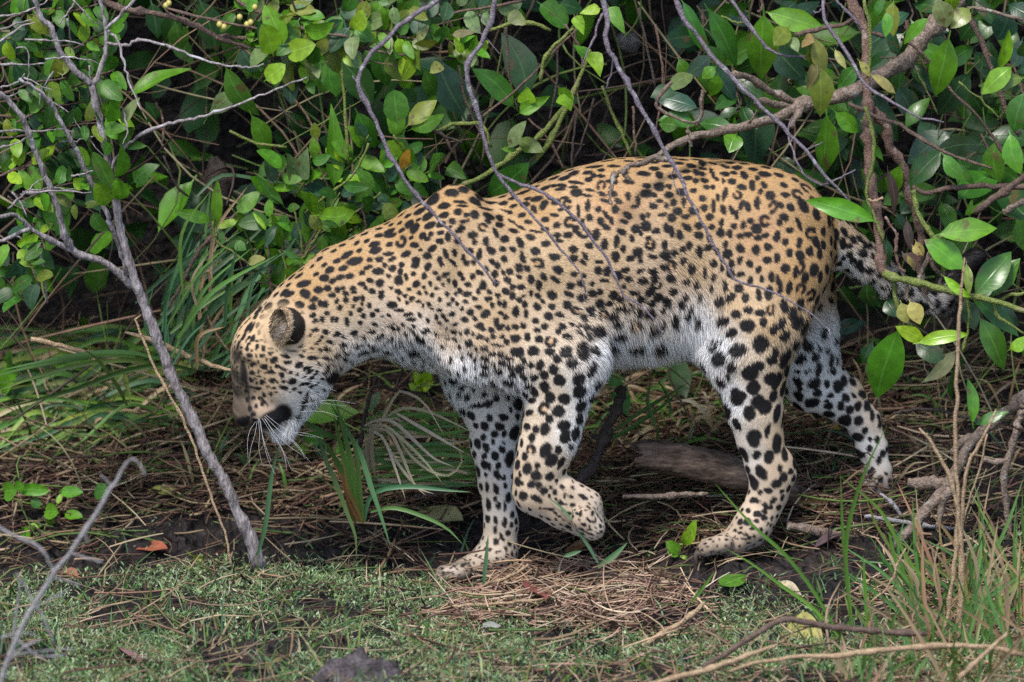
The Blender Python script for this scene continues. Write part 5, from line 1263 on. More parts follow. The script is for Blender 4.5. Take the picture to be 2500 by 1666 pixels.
for b, t, w, Y, c in (((1030, 190), (1395, 130), 165, -.12, BRIGHT), ((1170, 410), (960, 215), 170, -.12, BRIGHT), ((1260, 570), (1480, 300), 180, -.10, MID), ((1370, 580), (1520, 340), 150, -.06, MID), ((1240, 590), (1560, 800), 130, -.05, MID), ((1190, 610), (1250, 790), 120, -.04, DARK), ((1290, 730), (1470, 1050), 160, -.10, MID), ((760, 810), (610, 1260), 220, -.05, BRIGHT),
                      ((900, 880), (1200, 820), 90, -.14, LIME), ((930, 870), (775, 785), 80, -.12, LIME), ((880, 890), (1050, 1000), 130, 0, DARK), ((570, 500), (610, 665), 110, .06, DARK), ((690, 610), (750, 700), 85, .08, DARK), ((320, 820), (570, 735), 110, .16, BLUE), ((1240, 1390), (1210, 1110), 80, -.1, BRIGHT), ((1260, 1400), (1440, 1310), 70, -.08, MID),
                      ((690, 220), (690, 390), 80, .06, DARK), ((1480, 920), (1565, 840), 70, -.15, LIME), ((1060, 460), (1230, 590), 60, -.16, LIME), ((1200, 380), (1220, 560), 60, -.12, OLIVE), ((760, 60), (830, 150), 90, .05, DARK), ((1370, 560), (1250, 575), 60, -.02, MID), ((1420, 640), (1560, 760), 100, .0, BLUE), ((600, 880), (540, 1010), 90, .12, DARK), ((700, 640), (640, 560), 80, .1, DARK)):
    leaf_px(vine, 1900, 500, 2.613, b, t, w, Y, 'elliptic', c, M_gloss)
for b, t, w, Y, c in (((1390, 1410), (985, 1265), 130, -.22, BRIGHT), ((1870, 250), (1790, 620), 180, -.03, BRIGHT), ((2190, 440), (2255, 200), 75, -.12, LIME), ((2270, 430), (2095, 585), 120, -.12, LIME), ((2340, 500), (2100, 580), 110, -.11, OLIVE), ((1800, 0), (1860, 185), 140, -.08, PALE), ((1890, -40), (1900, 90), 100, -.07, LIME), ((2000, 60), (1890, 150), 110, -.05, OLIVE), ((1740, 120), (1560, 260), 85, .02, BRIGHT),
                      ((1150, 715), (1305, 850), 110, -.04, BRIGHT), ((1560, 1060), (1490, 1270), 110, -.01, BRIGHT), ((2265, 860), (2350, 1090), 130, -.12, BRIGHT), ((2350, 600), (2280, 830), 150, -.04, MID), ((1380, 480), (1560, 580), 70, -.12, YELLOW), ((1300, 390), (1380, 490), 60, -.1, YELLOW), ((1480, 80), (1470, 230), 70, 0, BRIGHT), ((1520, 20), (1500, 220), 110, .05, OLIVE), ((1450, -10), (1400, 110), 60, .02, MID)):
    leaf_px(vine, 1600, 0, 2.613, b, t, w, Y, 'elliptic', c, M_gloss)
for b, t, w in (((2200, 740), (2216, 790), 40), ((2222, 738), (2245, 790), 40), ((2228, 600), (2250, 620), 16), ((2215, 625), (2232, 655), 14), ((2236, 590), (2252, 628), 22)):
    leaf_px(vine, 0, 0, 1, b, t, w, -.1, 'elliptic', YELLOW)
for b, t, w in (((2168, 420), (2180, 530), 24), ((2214, 540), (2226, 620), 24), ((2205, 620), (2230, 660), 26), ((2330, 860), (2250, 930), 36)):
    leaf_px(vine, 0, 0, 1, b, t, w, -.04, 'lance', (.06, .035, .03) if b[1] < 800 else (.13, .13, .05), M_fallen)

# ================================================================= broadleaf shrub behind on the right
shr = empty('broadleaf_shrub', GP(1950, 700), 'dark glossy broad-leaved shrub filling the right background', 'shrub')
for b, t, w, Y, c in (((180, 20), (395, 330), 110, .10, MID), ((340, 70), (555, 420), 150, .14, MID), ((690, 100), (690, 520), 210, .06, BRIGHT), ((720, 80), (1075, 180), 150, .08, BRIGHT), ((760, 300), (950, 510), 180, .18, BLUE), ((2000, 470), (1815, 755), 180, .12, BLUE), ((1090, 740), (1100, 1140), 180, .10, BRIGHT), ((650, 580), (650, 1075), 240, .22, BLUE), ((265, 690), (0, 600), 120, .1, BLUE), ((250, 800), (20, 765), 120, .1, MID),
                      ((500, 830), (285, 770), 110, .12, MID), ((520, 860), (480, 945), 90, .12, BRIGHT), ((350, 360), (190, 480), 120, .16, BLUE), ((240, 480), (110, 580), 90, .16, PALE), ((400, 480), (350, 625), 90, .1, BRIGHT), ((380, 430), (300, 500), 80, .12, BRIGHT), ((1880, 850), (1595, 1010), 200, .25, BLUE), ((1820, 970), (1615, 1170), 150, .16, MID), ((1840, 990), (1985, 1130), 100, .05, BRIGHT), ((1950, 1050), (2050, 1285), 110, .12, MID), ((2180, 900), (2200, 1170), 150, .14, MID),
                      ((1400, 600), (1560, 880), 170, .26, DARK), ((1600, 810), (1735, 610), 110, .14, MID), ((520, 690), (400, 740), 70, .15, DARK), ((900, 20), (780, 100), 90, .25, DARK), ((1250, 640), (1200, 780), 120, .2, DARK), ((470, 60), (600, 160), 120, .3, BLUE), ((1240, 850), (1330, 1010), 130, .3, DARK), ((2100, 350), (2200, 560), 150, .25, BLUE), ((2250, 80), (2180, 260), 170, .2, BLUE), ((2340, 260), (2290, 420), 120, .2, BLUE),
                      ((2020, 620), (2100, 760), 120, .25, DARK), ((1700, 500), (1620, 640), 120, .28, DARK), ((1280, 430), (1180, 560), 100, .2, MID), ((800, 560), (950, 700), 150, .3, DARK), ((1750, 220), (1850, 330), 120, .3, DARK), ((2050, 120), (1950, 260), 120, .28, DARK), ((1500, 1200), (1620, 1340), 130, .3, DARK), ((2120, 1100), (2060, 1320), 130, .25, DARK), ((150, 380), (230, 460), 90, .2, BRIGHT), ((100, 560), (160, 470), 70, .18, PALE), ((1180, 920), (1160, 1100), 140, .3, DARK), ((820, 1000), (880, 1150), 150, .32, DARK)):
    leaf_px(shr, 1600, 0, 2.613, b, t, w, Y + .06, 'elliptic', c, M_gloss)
for seq, r in (([(1640, 200), (1600, 260), (1700, 300), (1715, 225)], (5, 5, 4, 3)), ([(1715, 220), (1712, 270), (1700, 310)], (5, 5, 4)), ([(1760, 40), (1790, 52), (1816, 56)], (3, 3, 2)), ([(1940, 85), (2000, 72), (2060, 60), (2090, 45)], (6, 6, 5, 4)), ([(2090, 50), (2120, 75), (2160, 92)], (7, 6, 5)), ([(1850, 30), (1862, 20), (1855, -30)], (4, 4, 4)), ([(2360, 30), (2400, 110), (2460, 280), (2490, 330)], (8, 8, 7, 6)),
               ([(2228, 455), (2258, 471), (2319, 459), (2404, 455), (2500, 459), (2560, 462)], (6, 7, 7, 7, 7, 7)), ([(2380, 520), (2440, 475), (2500, 435), (2560, 400)], (9, 9, 9, 9)), ([(2450, 520), (2480, 500), (2530, 480)], (8, 8, 8)), ([(2200, 95), (2240, 120), (2330, 230), (2400, 300), (2440, 360), (2490, 430)], (4, 4, 4, 4, 4, 4)), ([(2360, 20), (2430, 30), (2500, 50)], (4.5, 4.5, 4)), ([(2230, 160), (2262, 220), (2290, 280)], (2.5, 2.5, 2)), ([(2340, 200), (2400, 250), (2440, 290)], (3, 3, 3))):
    twig(shr, pxs(seq, random.uniform(.04, .14)), R(*r), random.choice((M_dead, M_brownb)) if r[0] > 3 else M_green, 'twig', None, 6)
rs = random.Random(9)
for k in range(20):
    x, y = rs.uniform(1700, 2560), rs.uniform(-40, 700)
    if x < 2050 and y > 330:
        continue
    seq = [(x, y), (x + rs.uniform(-60, 60), y + rs.uniform(40, 90)), (x + rs.uniform(-110, 110), y + rs.uniform(90, 190))]
    Y0 = rs.uniform(.24, .42)
    pts = pxs(seq, (Y0, Y0 - .05))
    twig(shr, pxs(seq, (Y0, Y0 - .05)), R(4, 3, 2), M_brownb, 'twig', None, 5)
    dress(shr, pts, 7, rs.uniform(85, 140), 'elliptic', [DARK, DARK, MID, BLUE, MID], M_gloss, 0, .8)

# ================================================================= undergrowth plants behind the neck
ug = empty('undergrowth_plant', GP(760, 780), 'young bright green leafy plant growing behind the leopard\'s neck', 'plant')
for b, t, w, c in (((420, 690), (130, 600), 110, BRIGHT), ((470, 750), (490, 350), 75, BRIGHT), ((480, 760), (530, 885), 60, MID), ((940, 660), (940, 488), 85, BRIGHT), ((910, 775), (795, 612), 48, LIME), ((1035, 930), (960, 650), 90, BRIGHT), ((1140, 790), (1010, 710), 55, BRIGHT), ((1345, 620), (1225, 440), 85, BRIGHT), ((1335, 620), (1310, 440), 70, LIME), ((1375, 640), (1690, 600), 175, LIME), ((1395, 780), (1310, 640), 115, OLIVE),
                   ((1215, 1040), (1070, 950), 55, MID), ((1220, 1045), (1420, 1040), 105, LIME), ((1070, 1060), (1230, 1045), 60, BRIGHT), ((1035, 1070), (950, 965), 90, BRIGHT), ((985, 1285), (1050, 1045), 115, MID), ((1120, 1255), (1180, 1085), 115, BRIGHT), ((985, 1230), (870, 1275), 95, BRIGHT), ((700, 1130), (985, 1090), 65, BLUE), ((1640, 935), (1720, 738), 135, MID), ((1805, 835), (1935, 655), 105, BRIGHT), ((1865, 365), (1745, 225), 95, BRIGHT),
                   ((1710, 520), (1830, 370), 90, MID), ((1740, 565), (1905, 560), 90, BLUE), ((1960, 540), (2090, 640), 150, OLIVE), ((1600, 375), (1800, 400), 90, MID), ((2050, 710), (1930, 650), 80, BRIGHT), ((650, 870), (730, 930), 90, MID), ((1100, 580), (1190, 560), 60, MID), ((1540, 480), (1380, 440), 80, MID), ((1230, 700), (1130, 860), 80, BLUE), ((1400, 700), (1560, 720), 70, MID), ((1480, 830), (1600, 880), 80, MID), ((1900, 450), (2010, 560), 90, BLUE),
                   ((2000, 400), (2080, 500), 70, BLUE), ((2100, 620), (2180, 560), 90, BLUE), ((1820, 620), (1780, 500), 90, MID), ((830, 280), (1040, 530), 80, MID), ((1540, 700), (1600, 600), 70, BRIGHT), ((1000, 730), (900, 900), 80, BLUE)):
    leaf_px(ug, 400, 350, 3.647, b, t, w, random.uniform(.13, .22), 'elliptic', c)
for seq, r in (([(520, 540), (530, 590), (560, 610), (600, 640), (660, 690)], (3, 3.2, 3.2, 3, 3)), ([(650, 570), (655, 620), (660, 700), (690, 760)], (3, 3, 3, 3)), ([(715, 500), (730, 560), (735, 590), (740, 620)], (2, 2.5, 2.5, 2.5)), ([(770, 530), (780, 560), (760, 600), (730, 640)], (3, 3, 3, 3)), ([(900, 350), (860, 430), (800, 475), (745, 520)], (3.5, 3.5, 3, 3)), ([(680, 610), (700, 660), (690, 720)], (3, 3, 3)), ([(930, 470), (880, 510), (840, 540), (780, 570)], (3, 3, 2.5, 2)), ([(880, 500), (895, 550), (900, 600)], (3, 3, 3)), ([(620, 690), (680, 700), (730, 760)], (2.5, 2.5, 2.5))):
    twig(ug, pxs(seq, .17), R(*r), random.choice((M_green, M_brownb)), 'stem', None, 5)
for x, y, x2, y2, n in ((760, 560, 830, 470, 8), (860, 560, 900, 440, 9), (940, 540, 930, 400, 8), (880, 470, 1010, 400, 9), (700, 640, 660, 540, 7), (780, 620, 860, 560, 8), (620, 640, 560, 500, 6), (960, 460, 1060, 410, 7), (720, 480, 760, 380, 6), (840, 420, 900, 330, 7), (1000, 430, 960, 330, 6), (640, 480, 700, 400, 5)):
    pts = pxs([(x, y), ((x + x2) / 2 + 10, (y + y2) / 2), (x2, y2)], (.24, .2))
    twig(ug, pts, R(3, 2.5, 1.8), M_green, 'stem', None, 5)
    dress(ug, pts, n, 66, 'oval', [BRIGHT, LIME, MID, BRIGHT, BLUE], None, 0, .9)
leaf_px(ug, 400, 350, 3.647, (740, 1060), (870, 1010), 70, .16, 'elliptic', YELLOW)
leaf_px(ug, 400, 350, 3.647, (2110, 230), (2180, 90), 60, .12, 'elliptic', ORANGE)

# ================================================================= broad dark leaves and pale heart-leaved creeper in the hollow
hol = empty('strap_leaf_plant', GP(640, 620), 'plant with long dark strap-like leaves behind the sapling and grass', 'plant')
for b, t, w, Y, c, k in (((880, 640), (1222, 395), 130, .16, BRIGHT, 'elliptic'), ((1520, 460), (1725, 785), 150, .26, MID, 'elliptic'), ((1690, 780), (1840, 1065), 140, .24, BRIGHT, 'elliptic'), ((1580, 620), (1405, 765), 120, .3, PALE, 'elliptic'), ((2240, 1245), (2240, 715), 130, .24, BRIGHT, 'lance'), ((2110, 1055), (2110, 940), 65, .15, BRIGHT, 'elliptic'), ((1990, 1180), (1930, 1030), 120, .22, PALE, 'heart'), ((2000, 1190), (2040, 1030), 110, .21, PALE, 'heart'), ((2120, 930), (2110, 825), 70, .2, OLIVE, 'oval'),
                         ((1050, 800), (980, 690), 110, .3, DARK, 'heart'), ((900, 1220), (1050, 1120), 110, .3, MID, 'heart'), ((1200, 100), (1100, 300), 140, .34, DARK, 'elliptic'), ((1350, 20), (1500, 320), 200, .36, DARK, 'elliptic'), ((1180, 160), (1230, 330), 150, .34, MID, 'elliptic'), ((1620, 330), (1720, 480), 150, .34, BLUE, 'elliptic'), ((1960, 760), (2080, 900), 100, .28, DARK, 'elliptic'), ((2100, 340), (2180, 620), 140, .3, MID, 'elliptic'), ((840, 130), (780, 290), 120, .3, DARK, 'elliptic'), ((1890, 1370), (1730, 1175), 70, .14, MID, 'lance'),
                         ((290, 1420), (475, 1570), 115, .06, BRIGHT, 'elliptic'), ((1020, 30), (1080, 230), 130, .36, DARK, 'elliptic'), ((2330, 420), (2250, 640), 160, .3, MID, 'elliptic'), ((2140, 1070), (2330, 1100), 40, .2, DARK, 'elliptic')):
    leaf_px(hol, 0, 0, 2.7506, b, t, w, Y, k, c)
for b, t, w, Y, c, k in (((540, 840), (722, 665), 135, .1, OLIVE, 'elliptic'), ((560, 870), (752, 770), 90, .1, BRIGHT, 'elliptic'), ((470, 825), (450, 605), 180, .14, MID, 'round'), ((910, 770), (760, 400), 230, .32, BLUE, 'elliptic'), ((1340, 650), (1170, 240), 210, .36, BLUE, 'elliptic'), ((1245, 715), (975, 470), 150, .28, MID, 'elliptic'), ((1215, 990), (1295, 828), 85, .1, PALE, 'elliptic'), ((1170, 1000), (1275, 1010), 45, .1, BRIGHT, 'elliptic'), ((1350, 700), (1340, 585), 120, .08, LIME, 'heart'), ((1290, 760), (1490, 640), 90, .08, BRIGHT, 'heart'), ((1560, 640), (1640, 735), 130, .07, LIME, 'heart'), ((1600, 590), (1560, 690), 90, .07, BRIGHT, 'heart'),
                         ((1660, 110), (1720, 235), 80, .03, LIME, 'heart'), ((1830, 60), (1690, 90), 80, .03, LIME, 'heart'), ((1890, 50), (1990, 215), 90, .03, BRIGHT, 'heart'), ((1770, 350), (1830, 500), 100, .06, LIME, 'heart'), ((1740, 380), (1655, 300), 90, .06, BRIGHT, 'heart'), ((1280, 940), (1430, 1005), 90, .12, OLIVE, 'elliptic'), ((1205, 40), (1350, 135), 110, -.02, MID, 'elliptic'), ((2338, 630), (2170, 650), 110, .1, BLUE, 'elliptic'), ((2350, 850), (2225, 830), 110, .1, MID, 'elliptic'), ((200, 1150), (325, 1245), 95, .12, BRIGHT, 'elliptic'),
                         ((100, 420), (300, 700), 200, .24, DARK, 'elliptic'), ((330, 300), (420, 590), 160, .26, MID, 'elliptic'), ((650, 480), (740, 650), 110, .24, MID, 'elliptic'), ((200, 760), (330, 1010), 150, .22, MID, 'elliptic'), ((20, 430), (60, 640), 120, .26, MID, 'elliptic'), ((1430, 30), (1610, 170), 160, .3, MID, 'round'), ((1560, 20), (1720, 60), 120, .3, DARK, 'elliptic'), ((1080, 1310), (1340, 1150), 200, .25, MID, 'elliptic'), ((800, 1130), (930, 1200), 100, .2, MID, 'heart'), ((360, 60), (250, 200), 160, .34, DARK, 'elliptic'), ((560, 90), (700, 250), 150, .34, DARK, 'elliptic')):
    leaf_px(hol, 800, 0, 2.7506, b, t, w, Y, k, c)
for seq, r in (([(1310, 390), (1345, 340), (1380, 270), (1420, 180), (1440, 120)], (6, 6.5, 6, 5, 4)), ([(1120, 460), (1180, 430), (1250, 380), (1320, 330), (1390, 250)], (6, 6, 6.5, 6.5, 6)), ([(1470, 210), (1500, 290), (1520, 330), (1540, 380)], (4.5, 4.5, 4.5, 4)), ([(1195, 75), (1260, 55), (1310, 60), (1345, 75)], (5, 5, 5, 4)), ([(1320, 200), (1325, 160), (1345, 120), (1400, 70)], (5, 5, 5, 4)), ([(800, 80), (830, 160), (840, 250), (850, 400)], (4, 4, 4, 4)), ([(1060, 325), (1120, 300), (1180, 310), (1200, 360)], (5, 5, 5, 4)), ([(560, 320), (620, 350), (700, 360)], (4, 4, 4))):
    twig(hol, pxs(seq, random.uniform(.08, .2)), R(*r), M_green, 'stem', None, 6)
for seq in ([(1120, 160), (1140, 260), (1180, 340), (1175, 400)], [(1235, 60), (1240, 150), (1250, 230), (1265, 270)], [(1170, 290), (1260, 220), (1350, 130), (1410, 70)], [(1450, 240), (1430, 320), (1400, 400)], [(1410, 270), (1400, 340), (1395, 420)], [(1290, 290), (1340, 340), (1380, 420)], [(1520, 330), (1480, 380), (1460, 420)], [(1060, 300), (1090, 340), (1110, 380)], [(1020, 300), (1080, 330), (1130, 350)], [(1545, 260), (1550, 340), (1552, 380)], [(1380, 60), (1420, 130), (1420, 180)], [(1360, 110), (1360, 200), (1340, 300)],
            [(1190, 170), (1160, 230), (1145, 300)], [(1560, 20), (1580, 120), (1600, 220)], [(1600, 60), (1620, 200), (1600, 330)], [(400, 380), (430, 450), (460, 480)], [(380, 250), (400, 300), (395, 350)], [(700, 220), (760, 300), (790, 400)], [(680, 260), (740, 310), (820, 330)]):
    twig(hol, pxs(seq, random.uniform(.1, .3)), R(3.2, 3.2, 3, 2.4)[:len(seq)], random.choice((M_brownb, M_vine, M_dark)), 'stem', None, 5)

# ================================================================= things on the ground
def stick(label, segs, mat, name='stick', lump=.1, cat='stick'):
    pts = pxs(*segs[0][:2])
    o = empty(name, pts[len(pts) // 2], label, cat) if len(segs) > 1 else None
    for k, (seq, Y, r) in enumerate(segs):
        p = pxs(seq, Y)
        q = twig(o, p, R(*r), mat, name if o is None else ('stem' if k == 0 else 'side_twig'), max(10, 4 * len(p)), 10 if r[0] > 12 else 7, lump)
        if o is None:
            tag(q, label, cat)
    return o or q
lp = spline(np.c_[np.array([tuple(q) for q in pxs([(1562, 1108), (1600, 1112), (1700, 1130), (1816, 1164), (1900, 1194), (1985, 1226)], (.10, .13))]), np.array((30, 36, 38, 36, 34, 20)) / 1400], 60)
gl = np.random.default_rng(5)
NS = 36
prof = 1 + .10 * np.interp(np.arange(NS), np.arange(0, NS + 4, 4), np.r_[q := gl.normal(0, 1, 9), q[0]]) + .035 * gl.normal(0, 1, NS)
prof -= .16 * (gl.random(NS) < .16)                      # long cracks
T_, N_, B_ = frames(lp[:, :3])
aa = np.linspace(0, 2 * np.pi, NS, endpoint=False)
rad = lp[:, 3:4] * prof[None] * (1 + .03 * gl.normal(0, 1, (60, NS))) * (1 + .08 * np.sin(np.linspace(0, 9, 60))[:, None] * np.sin(aa * 2 + 1)[None])
LVx = lp[:, None, :3] + rad[..., None] * (np.cos(aa)[None, :, None] * N_[:, None] + np.sin(aa)[None, :, None] * B_[:, None])
LVx[0] -= T_[0] * (gl.uniform(-.004, .016, NS))[:, None]; LVx[-1] += T_[-1] * (gl.uniform(-.01, .02, NS))[:, None]
ii, jj = np.meshgrid(np.arange(59), np.arange(NS), indexing='ij')
LQ = np.stack([ii * NS + jj, ii * NS + (jj + 1) % NS, (ii + 1) * NS + (jj + 1) % NS, (ii + 1) * NS + jj], -1).reshape(-1, 4)
LVx = np.vstack([LVx.reshape(-1, 3), lp[0, :3] + T_[0] * .012, lp[-1, :3]])
kk = np.arange(NS); LT = np.vstack([np.stack([np.full(NS, 60 * NS), (kk + 1) % NS, kk], -1), np.stack([np.full(NS, 60 * NS + 1), 59 * NS + kk, 59 * NS + (kk + 1) % NS], -1)])
lorg = lp[30, :3]
lg = link('fallen_log', mesh('fallen_log', LVx - lorg, [LQ, LT], False, None, None, M_log), None, lorg)
tag(lg, 'weathered cracked brown log lying behind the near hind leg', 'log')
stick('pale grey-blue stick on the litter before the log', [([(1520, 1212), (1600, 1212), (1660, 1208), (1728, 1206)], (.03, .05), (5, 6.5, 6, 4))], M_dead)
stick('dark crooked stick leaning behind the lifted foreleg', [([(1522, 945), (1508, 990), (1478, 1060), (1455, 1120), (1440, 1148), (1390, 1190)], (.16, .08), (11, 13, 15, 14, 14, 11)), ([(1480, 1055), (1460, 1068), (1440, 1060)], .12, (7, 6, 4))], M_dark)
stick('brown cracked stick on the soil below the hind leg', [([(1920, 1284), (1990, 1296), (2064, 1309), (2189, 1321), (2330, 1345)], (-.02, .03), (10, 13, 13, 11, 8))], M_dead)
stick('thick rough branch rising to the right edge from the soil', [([(2176, 1344), (2225, 1290), (2268, 1239), (2319, 1180), (2366, 1089), (2405, 1050), (2474, 990), (2560, 930)], (-.06, .0), (9, 12, 13, 15, 14, 14, 16, 18)), ([(2217, 1178), (2270, 1182), (2330, 1180)], (.0, -.01), (12, 16, 17)), ([(2330, 1110), (2345, 1080), (2400, 1060)], -.02, (12, 12, 12)), ([(2320, 1190), (2300, 1230), (2290, 1290)], -.06, (12, 9, 6))], M_dead)
stick('grey knotty upright stick near the right edge', [([(2484, 1040), (2468, 1100), (2452, 1160), (2458, 1240), (2464, 1310)], -.1, (9, 9, 9, 8, 7)), ([(2400, 1122), (2430, 1128), (2460, 1122)], -.1, (7, 7, 6)), ([(2500, 990), (2490, 1020), (2482, 1045)], -.1, (9, 9, 9))], M_dead)
stick('thin bluish twig lying under the far hind foot', [([(2110, 1262), (2190, 1272), (2260, 1284), (2330, 1290)], (-.02, .0), (5, 6, 6, 4)), ([(2148, 1206), (2180, 1230), (2200, 1260)], .0, (4, 5, 4))], M_grey)
stick('slender bowed twig between thigh and far hind paw', [([(2180, 1010), (2240, 1000), (2300, 1004), (2360, 1022)], .05, (4, 4, 4, 3))], M_dark)
stick('bent grey grass stalk standing left of the head', [([(520, 700), (510, 660), (478, 690), (500, 750), (520, 800), (560, 860)], .2, (3.5, 3.5, 3.5, 3.5, 3.5, 3))], M_straw, 'dry_stalk', .03, 'stalk')
stick('long dry stalk leaning along the pale sapling', [([(344, 770), (330, 778), (368, 876), (403, 946), (442, 1013), (477, 1100), (511, 1199), (550, 1305), (566, 1388)], (.0, -.04), (2, 3, 3.4, 3.4, 3.4, 3.4, 3.4, 3, 3))], M_straw, 'dry_stalk', .03, 'stalk')
stick('pale dry stalk lying above the lodged grass', [([(75, 828), (120, 838), (200, 858), (300, 880)], .22, (7, 7, 6, 5))], M_straw, 'dry_stalk', .03, 'stalk')
stick('brown dry blade slanting down behind the sapling', [([(305, 812), (370, 830), (440, 862), (520, 892), (575, 905)], (.2, .15), (3, 7, 8, 6, 3))], M_straw, 'dry_stalk', .03, 'stalk')
stick('brown twig curving below the leopard\'s throat', [([(880, 1090), (892, 1010), (905, 960), (918, 940), (970, 955), (1030, 962), (1080, 985)], (.12, .16), (6, 6, 5, 4.5, 4, 3.5, 3))], M_dark, 'bent_twig', .06, 'twig')
for lab, seq, Y, r, mt in (('thin straight stem rising from upper right to the bank', [(405, 760), (440, 700), (480, 620), (540, 560), (600, 500)], (.2, .28), (4, 4.5, 5, 5, 4), M_brownb), ('bare twig bending down from the bush to the grass', [(35, 575), (80, 600), (105, 640), (112, 700), (115, 740)], (.05, .1), (2.5, 2.5, 2.5, 2.5, 2), M_grey)):
    stick(lab, [(seq, Y, r)], mt, 'thin_twig', .05, 'twig')
# dry reeds in front, right
for lab, seq, r in (('tall upright orange-tan dry reed before the vine', [(2355, 630), (2348, 700), (2344, 749), (2338, 860), (2336, 959), (2332, 1100), (2339, 1207), (2335, 1325), (2319, 1462), (2305, 1560)], (2.5, 5, 6, 6.5, 7, 7, 7, 7, 7, 7)),
                    ('bowed tan reed arching left from the corner grass', [(2244, 1046), (2270, 1075), (2291, 1109), (2316, 1160), (2331, 1207), (2346, 1305), (2350, 1443), (2340, 1560)], (3, 6, 7, 7.5, 7.5, 7, 7, 7)),
                    ('tan reed bending right beside the upright reed', [(2432, 1000), (2409, 1050), (2380, 1105), (2358, 1160), (2348, 1286), (2342, 1482), (2330, 1580)], (2.5, 5, 6, 6.5, 7, 7, 7)),
                    ('thin grey stalk crossing the bowed reed', [(2410, 1060), (2390, 1150), (2370, 1210), (2345, 1300)], (2.5, 3.5, 3.5, 3)),
                    ('short tan stalk leaning left before the dark soil', [(2212, 1338), (2190, 1380), (2170, 1430), (2120, 1475)], (2.5, 4, 4, 3))):
    stick(lab, [(seq, -.42 - .05 * (len(seq) % 3), [q * .68 for q in r])], M_straw, 'dry_reed', .02, 'reed')
for lab, seq, Y, r, mt in (('bent brown stem lying across the front right', [(1714, 1631), (1796, 1580), (1860, 1540), (1914, 1513), (1970, 1520), (2032, 1533), (2130, 1540), (2260, 1548)], (-.78, -.70), (6, 7, 7, 7.5, 7.5, 7, 7, 6), M_brownb), ('pale dry stem lying at the bottom edge', [(1560, 1680), (1650, 1655), (1718, 1639), (1800, 1610), (1895, 1576)], -.85, (6, 7, 7, 6, 4), M_straw), ('long pale straw crossing the straw heap', [(1130, 1450), (1180, 1430), (1260, 1400), (1290, 1378)], -.12, (3, 4, 4, 3), M_straw), ('tan straw slanting from heap to right soil', [(1520, 1600), (1600, 1560), (1690, 1500), (1720, 1470)], -.45, (4, 6, 6, 4), M_straw), ('pale straw bow before the corner grass', [(1780, 1640), (1900, 1610), (2050, 1600), (2260, 1578), (2400, 1580), (2500, 1600)], -.8, (4, 5, 6, 6, 6, 5), M_straw), ('straw lying flat over the clod', [(1100, 1480), (1210, 1475), (1330, 1462)], -.3, (3, 4, 3), M_straw), ('orange-tan stalk leaning in the right corner', [(2340, 1660), (2400, 1600), (2460, 1545)], -.85, (5, 6, 4), M_straw)):
    stick(lab, [(seq, Y, r)], mt, 'dry_stalk', .03, 'stalk')
# blurred bare branch close to the camera, bottom left
fb = empty('bare_branch', P(-30, 1900, -1.3), 'out-of-focus pale bare branch in the near left corner', 'branch')
for k, (seq, r) in enumerate((([(-40, 2000), (0, 1690), (12, 1640), (39, 1561), (86, 1474), (130, 1403), (169, 1352), (228, 1262), (275, 1187), (310, 1129)], (15, 14, 13, 12, 12, 12, 11, 11, 10, 6)), ([(308, 1132), (325, 1122), (345, 1140), (355, 1162)], (5, 5, 4, 3)), ([(169, 1352), (210, 1362), (250, 1372)], (6, 5, 4)), ([(-30, 1275), (0, 1290), (50, 1315), (95, 1335), (120, 1375), (132, 1400)], (7, 8, 8, 7, 6, 5)), ([(130, 1408), (165, 1420), (200, 1432)], (5, 4, 3)),
                              ([(86, 1474), (110, 1520), (135, 1580)], (7, 6, 5)), ([(86, 1474), (60, 1430), (40, 1400)], (6, 5, 4)), ([(60, 1500), (110, 1470), (170, 1440)], (5, 4, 3)), ([(39, 1561), (90, 1600), (160, 1600)], (6, 5, 4)), ([(20, 1600), (60, 1580), (100, 1560)], (5, 5, 4)), ([(275, 1187), (258, 1172), (246, 1160)], (5, 4, 3)), ([(30, 1580), (40, 1500), (50, 1410)], (6, 5, 4)), ([(228, 1262), (210, 1300), (215, 1330)], (5, 4, 3)), ([(10, 1620), (40, 1600), (100, 1590), (180, 1585)], (5, 5, 4, 3)), ([(0, 1560), (40, 1545), (90, 1550)], (5, 4, 3)))):
    twig(fb, pxs(seq, -1.3 + .03 * (k % 3)), R(*[q * .46 for q in r]), M_grey, 'stem' if k == 0 else 'side_twig', None, 7, .05)

# ---- clods and stones
def clod_mesh(r, seed, sq=(1, 1, .6)):
    V, F = ball((0, 0, 0), r, *sq, nu=26, nv=17)
    n = V / (np.linalg.norm(V, axis=1)[:, None] + 1e-9)
    d = (vnoise(n[:, 0] * 3 + 9, n[:, 1] * 3 + n[:, 2] * 4, seed) - .5) * .5 + (vnoise(n[:, 0] * 9, n[:, 1] * 9 + n[:, 2] * 9, seed + 1) - .5) * .25
    return V * (1 + d[:, None]), F
for name, label, px, py, r, sq, m in (('soil_clod', 'dark round earth clod at the bottom edge', 880, 1672, .058, (1.2, .8, .9), M_clod), ('bank_stone', 'pale grey stone set in the dark bank', 1535, 100, .022, (1, .7, .9), M_grey), ('tree_stump', 'small ridged grey stump in the shade behind the grass', 530, 440, .032, (.8, .7, 1.1), M_dark)):
    V, F = clod_mesh(r, int(px), sq)
    p = GP(px, py) if py > 1000 else (GP(px, py) + Vector((0, -.03, 0)) if name == 'bank_stone' else P(px, py, .5))
    if name == 'tree_stump':
        V[:, 2] = np.where(V[:, 2] < 0, V[:, 2] * 2.2, V[:, 2])
    o = link(name, mesh(name, V, F, True, None, None, m), None, p)
    tag(o, label, 'clod' if 'clod' in name else ('stone' if 'stone' in name else 'stump'))

